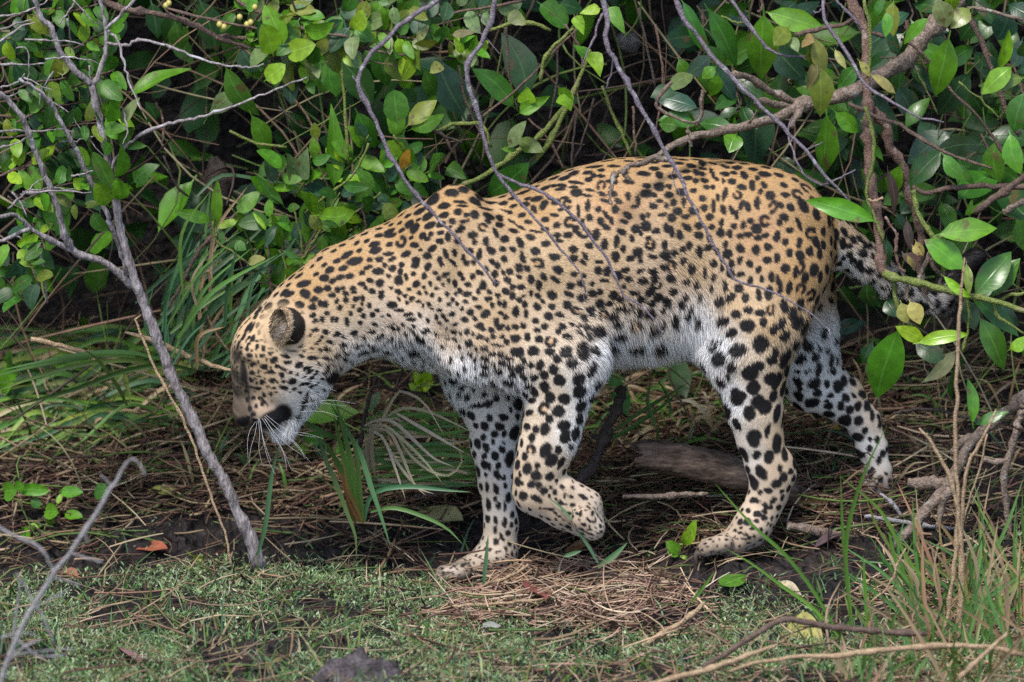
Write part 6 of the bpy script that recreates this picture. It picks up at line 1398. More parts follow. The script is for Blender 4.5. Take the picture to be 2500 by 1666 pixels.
# ---- fallen leaves, each its own
def fallen(label, b, t, w, kind, col, lift=.012, name='fallen_leaf'):
    B, T = GP(*b, lift), GP(*t, lift)
    o = put_leaf(None, B, T, kind, col, max(.5, min(2.5, w * 1.0)), M_fallen, (random.gauss(0, .3), -.45, 1), name)
    tag(o, label, 'leaf')
    return o
fallen('curled red-brown fallen leaf on dark soil, left', (410, 1362), (326, 1340), 1.0, 'elliptic', (.30, .075, .045), .016)
fallen('large pale yellow fallen leaf behind the planted forepaw', (1130, 1315), (1012, 1262), 1.0, 'elliptic', (.36, .32, .13), .03)
fallen('dark grey fallen leaf left of the planted foreleg', (1110, 1240), (1005, 1235), 1.6, 'elliptic', (.075, .065, .07), .035)
fallen('rusty brown fallen leaf beside the hock', (1934, 1266), (2038, 1268), 1.3, 'elliptic', (.16, .07, .03), .03)
fallen('dark purple-brown curled leaf on the soil, right', (2055, 1335), (1985, 1366), .9, 'elliptic', (.07, .045, .05), .02)
fallen('small yellow-green leaf on dark soil, right', (2212, 1396), (2180, 1404), 1.0, 'oval', LIME, .015)
fallen('round yellow fallen leaf, out of focus, lower right', (1925, 1555), (1978, 1585), 1.7, 'oval', (.42, .33, .10), .02)
fallen('pinkish dry leaf sticking out of the straw heap', (1330, 1520), (1316, 1470), .8, 'lance', (.24, .09, .08), .04)
fallen('orange-brown dry leaf in the straw below the lifted paw', (1440, 1372), (1380, 1378), 1.2, 'elliptic', (.22, .10, .04), .03)
fallen('pale cream fallen leaf among small weeds', (1905, 1440), (1960, 1465), .9, 'elliptic', (.38, .34, .2), .015)
fallen('small red-brown leaf by the blurred twig', (190, 1428), (130, 1412), .8, 'elliptic', (.24, .10, .07), .014)
fallen('flat green leaf lying in the weeds below the hind paw', (1762, 1460), (1820, 1430), 1.4, 'oval', MID, .02)
fallen('yellow-green fallen leaf on litter left of the sapling', (370, 1240), (436, 1222), 1.2, 'elliptic', (.20, .22, .04), .03)
fallen('brown curled leaf behind the far hind foot', (2070, 1100), (2110, 1075), 1.2, 'elliptic', (.12, .06, .04), .03)
fallen('dull yellow leaf between the hind legs', (2020, 1090), (2070, 1075), 1.0, 'elliptic', (.25, .22, .05), .03)
fallen('pink-brown blurred leaf at the bottom left', (340, 1640), (360, 1590), 1.3, 'elliptic', (.26, .16, .16), .02)
fallen('grey-white dry leaf before the straw heap', (1180, 1560), (1222, 1556), 1.4, 'oval', (.30, .27, .27), .02)
fallen('tan dry leaf under the vine leaves', (2310, 985), (2350, 975), 1.2, 'elliptic', (.30, .19, .12), .04)

# ---- seedlings
def seedling(label, base, leaves, stems, cat='seedling', Y=None):
    b = GP(*base)
    o = empty('seedling', b, label, cat)
    for seq in stems:
        twig(o, pxs(seq, b.y), R(*np.linspace(2.4, 1.6, len(seq))), M_green, 'stem', None, 5)
    for lb, lt, w, c, k in leaves:
        leaf_px(o, 0, 0, 1, lb, lt, w, b.y - .01, k, c)
    return o
seedling('bright two-leaved seedling left of the hind paw', (1660, 1366), [((1668, 1330), (1692, 1284), 22, LIME, 'oval'), ((1660, 1346), (1630, 1326), 26, BRIGHT, 'round'), ((1660, 1350), (1632, 1346), 22, BRIGHT, 'round'), ((1660, 1358), (1688, 1366), 10, LIME, 'oval')], [[(1660, 1368), (1660, 1345), (1670, 1328)]])
seedling('round-leaved creeper at the left edge on the litter', (110, 1290), [((120, 1200), (40, 1195), 30, BRIGHT, 'round'), ((150, 1200), (195, 1200), 24, BRIGHT, 'round'), ((95, 1240), (80, 1215), 26, MID, 'round'), ((110, 1250), (140, 1250), 24, BRIGHT, 'round'), ((125, 1262), (120, 1282), 20, BRIGHT, 'round'), ((160, 1255), (195, 1258), 20, BRIGHT, 'round'), ((140, 1230), (150, 1205), 14, LIME, 'oval'), ((230, 1205), (255, 1195), 30, MID, 'round'), ((40, 1192), (55, 1180), 22, BRIGHT, 'round'), ((10, 1200), (35, 1196), 24, BRIGHT, 'round'), ((50, 1300), (70, 1310), 20, BRIGHT, 'round'), ((100, 1285), (60, 1290), 20, LIME, 'round')], [[(110, 1300), (115, 1270), (140, 1230), (150, 1195)], [(10, 1215), (60, 1225), (110, 1240)]])
seedling('pale green heart-leaved seedling under the chest', (1030, 960), [((1030, 945), (1010, 905), 30, LIME, 'heart'), ((1034, 945), (1050, 900), 30, LIME, 'heart'), ((1030, 950), (1060, 930), 24, LIME, 'heart'), ((1028, 955), (1000, 935), 22, LIME, 'heart')], [[(1032, 965), (1030, 945)]])
seedling('small bright seedling by the sapling foot', (475, 1380), [((475, 1365), (470, 1345), 18, LIME, 'round'), ((478, 1372), (490, 1362), 14, LIME, 'oval')], [[(475, 1384), (475, 1362)]])
seedling('tiny bright sprig on the litter, left', (205, 800), [((200, 800), (188, 826), 18, LIME, 'elliptic'), ((205, 800), (218, 812), 14, LIME, 'elliptic'), ((205, 800), (208, 780), 12, BRIGHT, 'elliptic')], [[(205, 830), (205, 800)]])
seedling('leafy sprout right of the tuft near the chin', (760, 1130), [((740, 1070), (790, 1055), 30, MID, 'elliptic'), ((770, 1080), (800, 1120), 36, BLUE, 'elliptic'), ((720, 1090), (760, 1100), 24, BRIGHT, 'elliptic'), ((800, 1140), (830, 1080), 22, BRIGHT, 'elliptic'), ((905, 985), (880, 1000), 26, PALE, 'elliptic'), ((900, 1000), (925, 955), 26, BLUE, 'elliptic')], [[(770, 1160), (765, 1110), (745, 1075)], [(890, 1060), (900, 1000)]])
# ================================================================= grass
def blade_mesh(pts, w, fold=.35, face=(0, -1, .35), n=12, taper=1.0):
    c = spline(np.array([tuple(p) for p in pts]), n)
    T = np.gradient(c, axis=0); T /= np.linalg.norm(T, axis=1)[:, None] + 1e-9
    f = np.array(face, float)
    S = np.cross(T, f); S /= np.linalg.norm(S, axis=1)[:, None] + 1e-9
    N = np.cross(S, T)
    t = np.linspace(0, 1, n)
    wd = w * (np.minimum(1, .55 + t * 2.0) * np.clip((1 - t) * 2.2, 0, 1) ** .7)
    wd[-1] = w * .02
    L = c - S * wd[:, None] / 2 + N * (wd * fold / 2)[:, None]; Rr = c + S * wd[:, None] / 2 + N * (wd * fold / 2)[:, None]
    V = np.stack([L, c, Rr], 1).reshape(-1, 3)
    k = np.arange(n - 1)[:, None] * 3
    F = np.vstack([k + np.array([[0, 1, 4, 3]]), k + np.array([[1, 2, 5, 4]])])
    return V, F

def blade(parent, pts, wpx, col, name='blade', face=None):
    face = face or (random.gauss(0, .5), -1, random.gauss(.4, .4))
    V, F = blade_mesh(pts, wpx / 1400.0, random.uniform(.2, .6), face)
    o = link(name, mesh(name, V - np.array(parent.location), F, True, None, None, M_blade), parent)
    o.color = vary(col, .15)
    return o
GB, GG, GY_, GT = (.055, .125, .060), (.075, .155, .035), (.15, .20, .045), (.33, .25, .145)
rs = random.Random(21)

# lodged grass, left
tl = empty('grass_clump', GP(420, 960), 'clump of long green grass bent flat to the left of the sapling', 'grass clump')
for k in range(180):
    sx, sy = rs.uniform(120, 560), rs.uniform(850, 1085)
    sx -= max(0, (sy - 960)) * .9
    ln = rs.uniform(180, 480)
    ex, ey = sx - ln, sy + ln * rs.uniform(.05, .42)
    a = GP(sx, sy, rs.uniform(.0, .05)); b = GP(ex, min(ey, 1150), rs.uniform(.0, .03))
    m1 = a.lerp(b, .35) + Vector((0, 0, rs.uniform(.0, .05))); m2 = a.lerp(b, .7) + Vector((0, 0, rs.uniform(-.01, .03)))
    blade(tl, [a, m1, m2, b], rs.uniform(8, 15), rs.choice(((.15, .31, .045), (.12, .27, .06), (.26, .36, .07), (.06, .14, .06), (.46, .37, .22), (.05, .11, .04), (.20, .29, .07))))
for a in ([(400, 880), (320, 862), (230, 862), (120, 880), (0, 905)], [(420, 900), (330, 880), (200, 890), (60, 930), (-20, 960)], [(480, 905), (400, 890), (300, 905), (180, 950), (0, 1000)], [(330, 870), (240, 868), (110, 890), (-20, 920)], [(210, 870), (150, 905), (60, 930), (-10, 935)], [(310, 990), (285, 940), (240, 880), (200, 850)], [(300, 900), (310, 950), (318, 985)]):
    blade(tl, pxs(a, (.2, .12)), rs.uniform(10, 15), rs.choice((GG, GY_)))

# bluish grass behind the head
tb = empty('grass_clump', GP(520, 900), 'tuft of bluish-green grass slanting up behind the leopard\'s forehead', 'grass clump')
for k in range(85):
    bx, by = rs.uniform(390, 600), rs.uniform(720, 930)
    ln = rs.uniform(140, 360); a = rs.uniform(-.2, 1.05)
    tx, ty = bx + ln * math.sin(a), by - ln * math.cos(a) * rs.uniform(.7, 1)
    Y0 = rs.uniform(.14, .34)
    mid = ((bx + tx) / 2 - rs.uniform(0, 40), (by + ty) / 2 - rs.uniform(-10, 30))
    blade(tb, pxs([(bx, by), mid, (tx, ty)], (Y0, Y0 + rs.uniform(-.05, .06))), rs.uniform(6, 12), rs.choice(((.09, .21, .09), (.08, .20, .08), (.11, .24, .05), GB, GT)))
for a, w in (([(330, 740), (420, 660), (520, 590), (640, 480), (690, 410)], 11), ([(380, 800), (450, 720), (560, 630), (680, 520)], 12), ([(480, 480), (540, 430), (640, 440), (760, 460)], 10), ([(440, 850), (480, 760), (560, 690), (650, 640)], 12), ([(415, 800), (450, 680), (480, 600), (520, 550)], 8), ([(470, 900), (470, 800), (465, 700), (470, 640)], 8), ([(500, 470), (480, 520), (455, 600), (440, 660)], 9)):
    blade(tb, pxs(a, (.22, .3)), w, GB)

# green tuft by the chin
tc_ = empty('grass_tuft', GP(880, 1272), 'upright green grass tuft below the leopard\'s chin', 'grass tuft')
for seq, w, c in (([(880, 1274), (862, 1200), (842, 1130), (825, 1060), (815, 1010)], 14, GG), ([(884, 1274), (868, 1190), (852, 1110), (836, 1040), (812, 960)], 14, GG), ([(872, 1274), (856, 1210), (836, 1150), (800, 1095), (778, 1070), (768, 1088), (790, 1120)], 12, GG), ([(880, 1272), (866, 1180), (850, 1100), (826, 1020), (805, 985)], 13, (.05, .13, .03)), ([(888, 1274), (878, 1200), (872, 1120), (850, 1040)], 12, GG),
                  ([(878, 1276), (850, 1220), (836, 1170), (806, 1120)], 9, (.22, .12, .05)), ([(886, 1278), (866, 1230), (848, 1190), (836, 1120)], 10, (.20, .14, .05)), ([(868, 1278), (852, 1240), (842, 1200)], 8, (.20, .10, .05)), ([(830, 1020), (850, 1056), (880, 1110), (906, 1190), (930, 1260), (953, 1335)], 13, (.06, .16, .06)), ([(778, 1062), (790, 1110), (820, 1180), (850, 1260), (868, 1310), (870, 1370)], 11, GG), ([(824, 1070), (800, 1062), (760, 1040), (735, 1020)], 14, GG),
                  ([(876, 1274), (842, 1180), (815, 1120), (795, 1080), (800, 1140)], 9, GG), ([(890, 1270), (900, 1220), (930, 1196), (1000, 1188), (1080, 1196), (1150, 1202)], 12, (.05, .15, .06)), ([(905, 1250), (960, 1240), (1030, 1260), (1090, 1290), (1130, 1330)], 10, GG)):
    blade(tc_, pxs(seq, (.02, -.02)), w, c, 'blade', (.1, -1, .25))
# single blade under the chin
sb = empty('grass_tuft', GP(640, 1350), 'single tall blue-green blade under the leopard\'s chin', 'grass blade')
blade(sb, pxs([(628, 1356), (648, 1280), (660, 1180), (672, 1120), (682, 1080)], (-.04, -.06)), 12, (.10, .19, .08), 'blade', (.3, -1, .1))
# dry arching tuft
td = empty('dry_grass_tuft', GP(945, 1180), 'straw-coloured grass tuft arching over behind the planted foreleg', 'grass tuft')
for seq, w in (([(910, 1060), (930, 1030), (970, 960), (1000, 962), (1040, 990), (1085, 1065)], 7), ([(925, 1030), (980, 998), (1040, 1004), (1100, 1030), (1160, 1060)], 8), ([(890, 1040), (920, 1026), (960, 1030), (1010, 1075), (1060, 1120), (1110, 1140)], 9), ([(900, 1040), (940, 1040), (990, 1080), (1040, 1130), (1080, 1180)], 8), ([(905, 1045), (950, 1055), (980, 1110), (1010, 1180), (1040, 1210)], 8), ([(902, 1050), (935, 1070), (960, 1130), (990, 1220)], 7), ([(960, 1005), (1020, 1040), (1090, 1080), (1140, 1110)], 8),
               ([(905, 1150), (900, 1100), (905, 1055), (925, 1030)], 10), ([(915, 1160), (908, 1100), (912, 1050)], 9), ([(900, 1170), (895, 1110), (890, 1050)], 7), ([(960, 1050), (1000, 1110), (1050, 1150), (1100, 1160), (1130, 1120), (1110, 1090)], 7), ([(930, 1060), (970, 1130), (1020, 1190), (1060, 1206)], 7)):
    blade(td, pxs(seq, (.10, .04)), w, (.40, .34, .24), 'blade', (.1, -1, .3))
for k in range(60):
    sx, sy = rs.uniform(860, 1040), rs.uniform(1010, 1190)
    blade(td, pxs([(sx, sy), (sx + 80, sy - rs.uniform(-8, 14)), (sx + rs.uniform(140, 280), sy + rs.uniform(-30, 30))], (.10, .12)), rs.uniform(6, 12), rs.choice(((.10, .22, .05), (.09, .20, .07), GG, (.42, .35, .24))))
# grass under the belly
tu = empty('grass_clump', GP(1560, 1000), 'mixed green and dry grass clump under the leopard\'s belly', 'grass clump')
for k in range(150):
    sx, sy = rs.uniform(1400, 1780), rs.uniform(890, 1130)
    a = rs.uniform(-1.3, 1.3); ln = rs.uniform(80, 220)
    A = GP(sx, sy, rs.uniform(.005, .045))
    e = A + Vector((math.sin(a) * ln / 1400, rs.uniform(-.06, .04), abs(math.cos(a)) * ln / 1400 * .45 - .01))
    blade(tu, [A, A.lerp(e, .5) + Vector((0, -.01, .02)), e], rs.uniform(6, 12), rs.choice(((.12, .25, .05), (.10, .22, .08), (.13, .27, .05), (.46, .37, .24), (.46, .37, .24), GT, (.28, .19, .11))))
for a, w in (([(1490, 1060), (1560, 1010), (1640, 960), (1680, 935)], 13), ([(1480, 1080), (1550, 1040), (1620, 990), (1665, 950)], 12), ([(1600, 1040), (1580, 980), (1590, 930)], 11), ([(1640, 1010), (1625, 960), (1600, 925)], 9)):
    blade(tu, pxs(a, (.2, .22)), w, GG)

tm = empty('grass_clump', GP(600, 1120), 'scattered thin green grass on the litter between sapling and chin', 'grass clump')
for k in range(110):
    sx, sy = rs.uniform(300, 1150), rs.uniform(1000, 1230)
    A = GP(sx, sy); a = rs.gauss(0, .9); ln = rs.uniform(60, 170) / 1400
    e = A + Vector((math.sin(a) * ln, rs.uniform(-.05, .05), abs(math.cos(a)) * ln * .8))
    blade(tm, [A, A.lerp(e, .5) + Vector((0, -.01, .015)), e], rs.uniform(4, 9), rs.choice(((.10, .21, .04), GB, (.09, .19, .06), (.40, .32, .21), GT)))
th_ = empty('grass_clump', GP(2040, 1000), 'thin green and dry grass between the hind legs', 'grass clump')
for k in range(45):
    sx, sy = rs.uniform(1930, 2480), rs.uniform(960, 1200)
    A = GP(sx, sy); a = rs.gauss(0, 1.0); ln = rs.uniform(60, 200) / 1400
    e = A + Vector((math.sin(a) * ln, rs.uniform(-.05, .05), abs(math.cos(a)) * ln * .7))
    blade(th_, [A, A.lerp(e, .5) + Vector((0, -.01, .02)), e], rs.uniform(4, 8), rs.choice((GG, GB, GT, GT, (.22, .14, .09))))
# separate tall green blades in front of the hind leg
tf = empty('grass_tuft', GP(2070, 1530), 'few tall thin green blades standing before the hind leg', 'grass tuft')
for seq, w in (([(2036, 1528), (1977, 1431), (1914, 1352), (1836, 1282), (1745, 1180)], 9), ([(2078, 1530), (2064, 1364), (2075, 1266), (2111, 1152), (2166, 1038)], 10), ([(2080, 1530), (2067, 1404), (2056, 1286), (2052, 1154)], 9), ([(2280, 1430), (2229, 1384), (2189, 1317), (2142, 1239), (2052, 1166)], 9), ([(2116, 1525), (2112, 1440), (2107, 1354)], 9), ([(2060, 1570), (1990, 1490), (1914, 1435), (1840, 1380), (1769, 1337)], 8), ([(2118, 1520), (2130, 1470), (2142, 1425)], 7), ([(2170, 1300), (2190, 1380), (2230, 1440)], 8), ([(1688, 1470), (1720, 1430), (1745, 1395)], 8)):
    blade(tf, pxs(seq, -.42), w, (.10, .22, .03), 'blade', (.2, -1, .2))
lf = empty('grass_tuft', GP(1420, 1400), 'small forked green sprig before the lifted paw', 'grass blade')
for seq, w in (([(1460, 1375), (1440, 1340), (1410, 1290), (1394, 1235)], 8), ([(1400, 1275), (1370, 1240), (1338, 1215)], 6), ([(1460, 1385), (1500, 1355), (1532, 1325)], 14), ([(1378, 1358), (1420, 1345)], 10), ([(1180, 1430), (1186, 1370), (1192, 1305)], 10)):
    blade(lf, pxs(seq, -.14), w, (.10, .20, .10), 'blade', (.2, -1, .3))

# corner grass, bottom right
tr = empty('grass_clump', GP(2380, 1600), 'dense mixed green and tan grass in the near right corner', 'grass clump')
for k in range(300):
    bx, by = rs.uniform(2030, 2580), rs.uniform(1420, 1720)
    if bx < 2200 and by < 1560:
        continue
    g_ = GP(bx, by)
    ln = rs.uniform(70, 330) / 1400 * (1 if bx > 2250 else .6); a = rs.gauss(0, .55)
    e = g_ + Vector((math.sin(a) * ln, rs.uniform(-.06, .06), math.cos(a) * ln))
    blade(tr, [g_, g_.lerp(e, .5) + Vector((rs.uniform(-.02, .02), 0, .01)), e], rs.uniform(5, 10), rs.choice(((.09, .19, .04), (.10, .22, .06), (.08, .19, .05), GY_, (.38, .28, .17), GT, (.32, .20, .12))))

# ================================================================= stuff: litter, straw, weeds, far foliage
def straws(N, C, D, L, Rd, bend, col, seed=0, segs=3, sides=3):
    g = np.random.default_rng(seed)
    t = np.linspace(-.5, .5, segs + 1)
    up = np.array((0, 0, 1.0)); S = np.cross(D, up); S /= np.linalg.norm(S, axis=1)[:, None] + 1e-9
    U = np.cross(S, D)
    bs, bu = g.normal(0, bend, N), g.normal(0, bend * .6, N)
    off = (t ** 2 - .1)
    cen = C[:, None] + D[:, None] * (t[None, :, None] * L[:, None, None]) + S[:, None] * (off[None, :, None] * (bs * L)[:, None, None]) + U[:, None] * (off[None, :, None] * (bu * L)[:, None, None])
    a = np.linspace(0, 2 * np.pi, sides, endpoint=False)
    rr = Rd[:, None] * np.interp(t, [-.5, 0, .5], [.7, 1, .5])[None]
    V = cen[:, :, None] + rr[:, :, None, None] * (np.cos(a)[None, None, :, None] * S[:, None, None] + np.sin(a)[None, None, :, None] * U[:, None, None])
    V = V.reshape(-1, 3)
    per = (segs + 1) * sides
    i, j = np.meshgrid(np.arange(segs), np.arange(sides), indexing='ij')
    q = np.stack([i * sides + j, i * sides + (j + 1) % sides, (i + 1) * sides + (j + 1) % sides, (i + 1) * sides + j], -1).reshape(-1, 4)
    F = (np.arange(N)[:, None, None] * per + q[None]).reshape(-1, 4)
    return V, F, np.repeat(col, per, axis=0)

def scatter(N, dens, seed, x=(-1.75, 1.75), y=(-1.75, .85)):
    g = np.random.default_rng(seed)
    y = (-1.75, y[1]) if y[0] < -1.05 else y
    N = int(N * (x[1] - x[0]) * (y[1] - y[0]) / (2.4 * (y[1] + 1.1))) if x[1] > 1.7 else N
    X, Y = g.uniform(*x, N), g.uniform(*y, N)
    Z = ground_z(X, Y)
    pix = PROJ(np.stack([X, Y, Z], -1))
    k = g.random(N) < dens(pix, X, Y)
    return X[k], Y[k], Z[k], pix[k], g

def pick(g, cols, n, s=.2):
    c = np.array(cols)[g.integers(0, len(cols), n)]
    return c * g.uniform(1 - s, 1 + s, (n, 1)) * g.uniform(.93, 1.07, (n, 3))

def box(p, x0, x1, y0, y1, s=40.):
    return sstep(x0 - s, x0 + s, p[:, 0]) * (1 - sstep(x1 - s, x1 + s, p[:, 0])) * sstep(y0 - s, y0 + s, p[:, 1]) * (1 - sstep(y1 - s, y1 + s, p[:, 1]))

# brown twiggy litter behind and between the legs
def d_litter(p, X, Y):
    d = np.maximum(box(p, -800, 1250, 1010, 1260, 40) * (.45 + .55 * vnoise(X * 9, Y * 9, 51)), box(p, 1350, 3200, 880, 1340, 50) * (.5 + .5 * vnoise(X * 9, Y * 9, 52)))
    d *= 1 - .65 * sstep(2120, 2240, p[:, 0])
    d *= 1 - .6 * box(p, 1700, 2300, 1290, 1420, 40)
    d = np.maximum(d, .5 * box(p, -800, 900, 700, 1010, 40))
    d = np.maximum(d, .30 * box(p, -800, 1150, 1200, 1390, 40) * sstep(.3, .7, vnoise(X * 8, Y * 8, 53)))
    d = np.maximum(d, .05 * (p[:, 1] > 1240))
    return d
X, Y, Z, pix, g = scatter(60000, d_litter, 61)
n = len(X); th = g.uniform(0, np.pi, n) * .8 - .2
D = np.stack([np.cos(th), np.sin(th) * .7, g.normal(.02, .22, n)], -1); D /= np.linalg.norm(D, axis=1)[:, None]
Ls = g.gamma(2.0, .038, n) + .015
V, F, Cc = straws(n, np.stack([X, Y, Z + g.gamma(1.3, .010, n)], -1), D, Ls, g.uniform(.0007, .0024, n) * g.choice([1, 1, 1, 1.6], n), .35, pick(g, [(.12, .07, .05), (.18, .115, .075), (.075, .043, .034), (.25, .175, .11), (.10, .053, .042), (.33, .25, .16), (.05, .032, .028), (.09, .13, .045)], n, .3), 71)
X2, Y2, Z2, pix2, g = scatter(2000, d_litter, 161)
m = len(X2); th = g.uniform(0, np.pi, m) * .7 - .15
D2 = np.stack([np.cos(th), np.sin(th) * .5, g.normal(.03, .12, m)], -1); D2 /= np.linalg.norm(D2, axis=1)[:, None]
V2, F2, C2 = straws(m, np.stack([X2, Y2, Z2 + .012 + g.gamma(1.5, .012, m)], -1), D2, g.uniform(.08, .26, m), g.uniform(.001, .0024, m), .3, pick(g, [(.28, .20, .13), (.40, .31, .20), (.19, .125, .085), (.12, .075, .056), (.48, .39, .27), (.12, .20, .05)], m, .25), 171, 6, 4)
F = [F, F2 + len(V)]; V = np.vstack([V, V2]); Cc = np.vstack([Cc, C2])
F = np.vstack(F)
o = link('litter', mesh('litter', V, F, True, Cc, None, M_dry)); tag(o, 'brown tangled twigs and dead stalks behind the legs', 'litter', None, 'stuff')

# straw heap before the paws
def d_straw(p, X, Y):
    e = ((p[:, 0] - 1390) / 330) ** 2 + ((p[:, 1] - 1465) / 95) ** 2
    d = (1 - sstep(.3, 1.3, e + .9 * (vnoise(X * 11, Y * 9, 57) - .5))) * (.3 + .9 * vnoise(X * 23, Y * 17, 59))
    d = np.maximum(d, .35 * box(p, 1560, 1740, 1450, 1600, 40))
    d = np.maximum(d, .10 * (p[:, 1] > 1500) * (p[:, 0] > 1000))
    d = np.maximum(d, .5 * box(p, 2100, 3200, 1400, 2200, 60))
    return d
X, Y, Z, pix, g = scatter(26000, d_straw, 62, y=(-1.1, .2))
n = len(X); th = g.uniform(0, np.pi, n)
hp = np.exp(-(((pix[:, 0] - 1390) / 260) ** 2 + ((pix[:, 1] - 1465) / 80) ** 2))
D = np.stack([np.cos(th), np.sin(th) * .8, g.normal(.0, .30, n)], -1); D /= np.linalg.norm(D, axis=1)[:, None]
V, F, Cc = straws(n, np.stack([X, Y, Z + .004 + hp * g.uniform(0, .032, n) + g.gamma(1.2, .004, n)], -1), D, g.gamma(2.4, .022, n) + .016, g.uniform(.0009, .0026, n), .25, pick(g, [(.36, .245, .165), (.30, .19, .13), (.44, .33, .235), (.22, .13, .09), (.14, .085, .065)], n, .2), 72)
X2, Y2, Z2, pix2, g = scatter(1500, lambda p, X, Y: (1 - sstep(.3, 1.3, ((p[:, 0] - 1410) / 330) ** 2 + ((p[:, 1] - 1475) / 90) ** 2 + 1.1 * (vnoise(X * 11, Y * 9, 57) - .5))) * (.2 + vnoise(X * 23, Y * 17, 59)), 162, y=(-1, .2), x=(-.3, .5))
m = len(X2); th = g.uniform(0, np.pi, m)
D2 = np.stack([np.cos(th), np.sin(th) * .6, g.normal(.08, .28, m)], -1); D2 /= np.linalg.norm(D2, axis=1)[:, None]
V2, F2, C2 = straws(m, np.stack([X2, Y2, Z2 + g.uniform(.008, .045, m)], -1), D2, g.uniform(.04, .14, m), g.uniform(.0008, .0021, m), .45, pick(g, [(.42, .30, .205), (.36, .24, .165), (.50, .39, .29), (.26, .155, .11)], m, .2), 172, 5, 4)
F = np.vstack([F, F2 + len(V)]); V = np.vstack([V, V2]); Cc = np.vstack([Cc, C2])
o = link('straw', mesh('straw', V, F, True, Cc, None, M_dry)); tag(o, 'heap of loose tan straw in front of the forepaws', 'straw', None, 'stuff')

# low green weeds
def d_weed(p, X, Y):
    nz = vnoise(X * 6, Y * 4, 55) * .6 + vnoise(X * 17, Y * 12, 56) * .4
    edge = np.interp(p[:, 0], [-700, 250, 600, 900, 1050, 1150, 1500, 1640, 1700, 1900, 2050, 3200], [1395, 1410, 1365, 1390, 1420, 1480, 1560, 1540, 1440, 1420, 1540, 1560])
    d = sstep(-25, 50, p[:, 1] - edge) * sstep(.38, .54, nz)
    heap = np.exp(-(((p[:, 0] - 1390) / 280) ** 2 + ((p[:, 1] - 1455) / 80) ** 2))
    d *= 1 - .9 * heap
    d = np.maximum(d, .05 * (p[:, 1] > 1150) * sstep(.5, .62, nz))
    d *= 1 - .8 * np.exp(-(((p[:, 0] - 1960) / 120) ** 2 + ((p[:, 1] - 1450) / 45) ** 2))
    return np.clip(d, 0, 1)
X, Y, Z, pix, g = scatter(170000, d_weed, 63, y=(-1.15, .3))
n = len(X)
az = g.uniform(0, 2 * np.pi, n); el = g.uniform(.1, 1.1, n)
D = np.stack([np.cos(az) * np.cos(el), np.sin(az) * np.cos(el), np.sin(el)], -1)
S = np.cross(D, g.normal(0, 1, (n, 3))); S /= np.linalg.norm(S, axis=1)[:, None]
thin = g.random(n) < .45
L_ = np.where(thin, g.uniform(.008, .022, n), g.uniform(.0035, .0095, n)); W_ = np.where(thin, g.uniform(.0005, .0011, n), L_ * g.uniform(.14, .32, n))
C0 = np.stack([X, Y, Z + g.uniform(.0, .018, n) * (.5 + vnoise(X * 12, Y * 12, 58))], -1)
Nn = np.cross(S, D)
mid_ = C0 + D * (L_ * .55)[:, None]
V = np.stack([C0, mid_ + S * W_[:, None] + Nn * (W_ * .3)[:, None], C0 + D * L_[:, None], mid_ - S * W_[:, None] + Nn * (W_ * .3)[:, None]], 1).reshape(-1, 3)
k4 = np.arange(n)[:, None] * 4
F = np.vstack([k4 + np.array([[0, 1, 2]]), k4 + np.array([[0, 2, 3]])])
Cc = np.repeat(pick(g, [(.23, .34, .12), (.29, .40, .19), (.16, .27, .095), (.38, .44, .27), (.23, .35, .19), (.12, .21, .075), (.32, .30, .19)], n, .25), 4, axis=0)
o = link('ground_cover', mesh('ground_cover', V, F, False, Cc, None, M_mass)); tag(o, 'low carpet of tiny green weeds across the near ground', 'weeds', None, 'stuff')

# short grass blades among the weeds
def d_grass(p, X, Y):
    return np.clip(.55 * sstep(1500, 1640, p[:, 1]) + .35 * sstep(1380, 1440, p[:, 1]) * (1 - np.exp(-((p[:, 0] - 1390) / 300) ** 2)) + .05 * (p[:, 1] > 1150) + .4 * box(p, 2000, 3200, 1380, 2200), 0, 1)
X, Y, Z, pix, g = scatter(8000, d_grass, 64, y=(-1.15, .2))
n = len(X); az = g.uniform(0, 2 * np.pi, n); el = g.uniform(.5, 1.45, n)
D = np.stack([np.cos(az) * np.cos(el), np.sin(az) * np.cos(el) * .6, np.sin(el)], -1)
L_ = g.gamma(2.5, .012, n) + .01
C0 = np.stack([X, Y, Z], -1)
S = np.cross(D, np.array((0, -1.0, .2))); S /= np.linalg.norm(S, axis=1)[:, None] + 1e-9
drp = np.stack([np.cos(az), np.sin(az) * .6, np.full(n, -.5)], -1)
w_ = g.uniform(.0007, .0020, n)
p1 = C0 + D * (L_ * .55)[:, None]; p2 = C0 + D * L_[:, None] + drp * (L_ * g.uniform(0, .35, n))[:, None]
V = np.stack([C0 - S * w_[:, None], C0 + S * w_[:, None], p1 + S * (w_ * .8)[:, None], p1 - S * (w_ * .8)[:, None], p2], 1).reshape(-1, 3)
k5 = np.arange(n)[:, None] * 5
Cc = np.repeat(pick(g, [GG, GB, GY_, (.07, .17, .04), GT], n, .2), 5, axis=0)
o = link('short_grass', mesh('short_grass', V, [k5 + np.array([[0, 1, 2, 3]]), k5 + np.array([[3, 2, 4]])], True, Cc, None, M_mass)); tag(o, 'short green grass blades scattered over the near ground', 'grass', None, 'stuff')

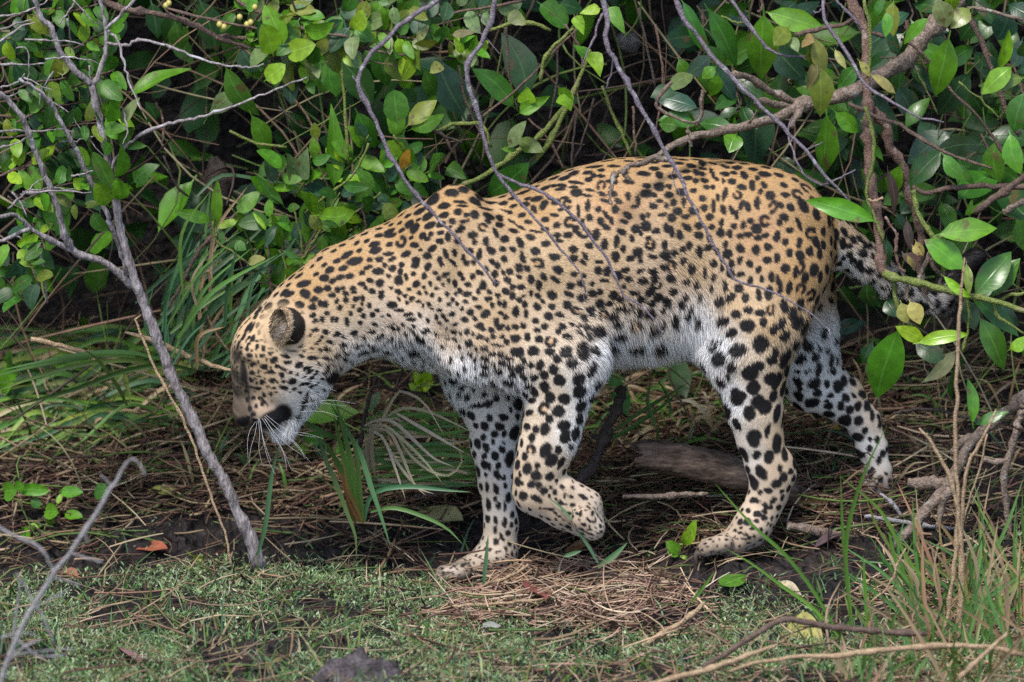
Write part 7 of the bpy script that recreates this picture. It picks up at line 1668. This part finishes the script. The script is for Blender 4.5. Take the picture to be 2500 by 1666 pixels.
# foliage masses: deep background and an added canopy above the frame to block sky light
def leaf_cloud(name, label, pts, sizes, cols, seed, kinds=('elliptic', 'oval')):
    g = np.random.default_rng(seed)
    b = Bag()
    vs = [LEAVES_LO[k][i] for k in kinds for i in range(4)]
    for p, s in zip(pts, sizes):
        V, F, U = vs[g.integers(len(vs))]
        x = g.normal(0, 1, 3) * (1, .6, .8) + (0, -.1, -.25); x /= np.linalg.norm(x)
        nrm = g.normal(0, .55, 3) + (0, -.6, .6); nrm -= x * (nrm @ x); nrm /= np.linalg.norm(nrm) + 1e-9
        M = np.stack([x, np.cross(nrm, x), nrm]) * s
        c = np.array(cols[g.integers(len(cols))]) * g.uniform(.75, 1.25)
        b.add(V @ M + p, F, c, U)
    o = link(name, b.build(name, M_mass))
    tag(o, label, 'foliage', None, 'stuff')
    return o
g = np.random.default_rng(81)
pts, sizes = [], []
while len(pts) < 2300:
    x, z = g.uniform(-1.9, 1.9), g.uniform(.05, 1.75)
    y = g.uniform(.42, .80) + .35 * max(0, z - .6)
    q = PROJ(np.array([[x, y, z]]))[0]
    hole = math.exp(-(((q[0] - 1420) / 210) ** 2 + ((q[1] - 230) / 190) ** 2)) + .9 * math.exp(-(((q[0] - 250) / 200) ** 2 + ((q[1] - 730) / 110) ** 2)) + .7 * math.exp(-(((q[0] - 440) / 90) ** 2 + ((q[1] - 260) / 110) ** 2))
    if g.random() < 1.15 * hole or z < ground_z(np.array([x]), np.array([y]))[0] + .02 or (q[1] > 700 and g.random() < .75):
        continue
    pts.append((x, y, z)); sizes.append(g.uniform(.045, .115))
leaf_cloud('background_foliage', 'dim green leaves crowding the bank behind', np.array(pts), sizes, [DARK, DARK, MID, BLUE, BRIGHT], 82)
NC = 5200
pts = np.stack([g.uniform(-2.6, 2.6, NC), g.uniform(-.02, 2.3, NC), g.uniform(1.16, 2.0, NC)], -1)
pts[:, 2] += .25 * np.maximum(0, .5 - pts[:, 1])
leaf_cloud('shade_canopy', 'unseen leafy canopy added above the bank for shade', pts, g.uniform(.07, .15, NC), [DARK, MID, BRIGHT, MID], 83)

# thin stems and roots tangled in the shade
X = g.uniform(-1.5, 1.6, 1100); Zt = g.uniform(.12, 1.15, 1100); Yt = g.uniform(.26, .74, 1100)
keep = Zt > ground_z(X, Yt) - .02
X, Zt, Yt = X[keep], Zt[keep], Yt[keep]; n = len(X)
D = np.stack([g.normal(0, .7, n), g.normal(0, .3, n), g.normal(0, .8, n)], -1); D /= np.linalg.norm(D, axis=1)[:, None]
V, F, Cc = straws(n, np.stack([X, Yt, Zt], -1), D, g.uniform(.10, .42, n), g.uniform(.0009, .0028, n), .6, pick(g, [(.14, .09, .06), (.22, .15, .10), (.11, .16, .045), (.08, .055, .045), (.26, .22, .13), (.13, .20, .05)], n, .25), 73, 6, 4)
o = link('stem_tangle', mesh('stem_tangle', V, F, True, Cc, None, M_dry)); tag(o, 'tangle of thin stems and roots in front of the dark bank', 'stems', None, 'stuff')
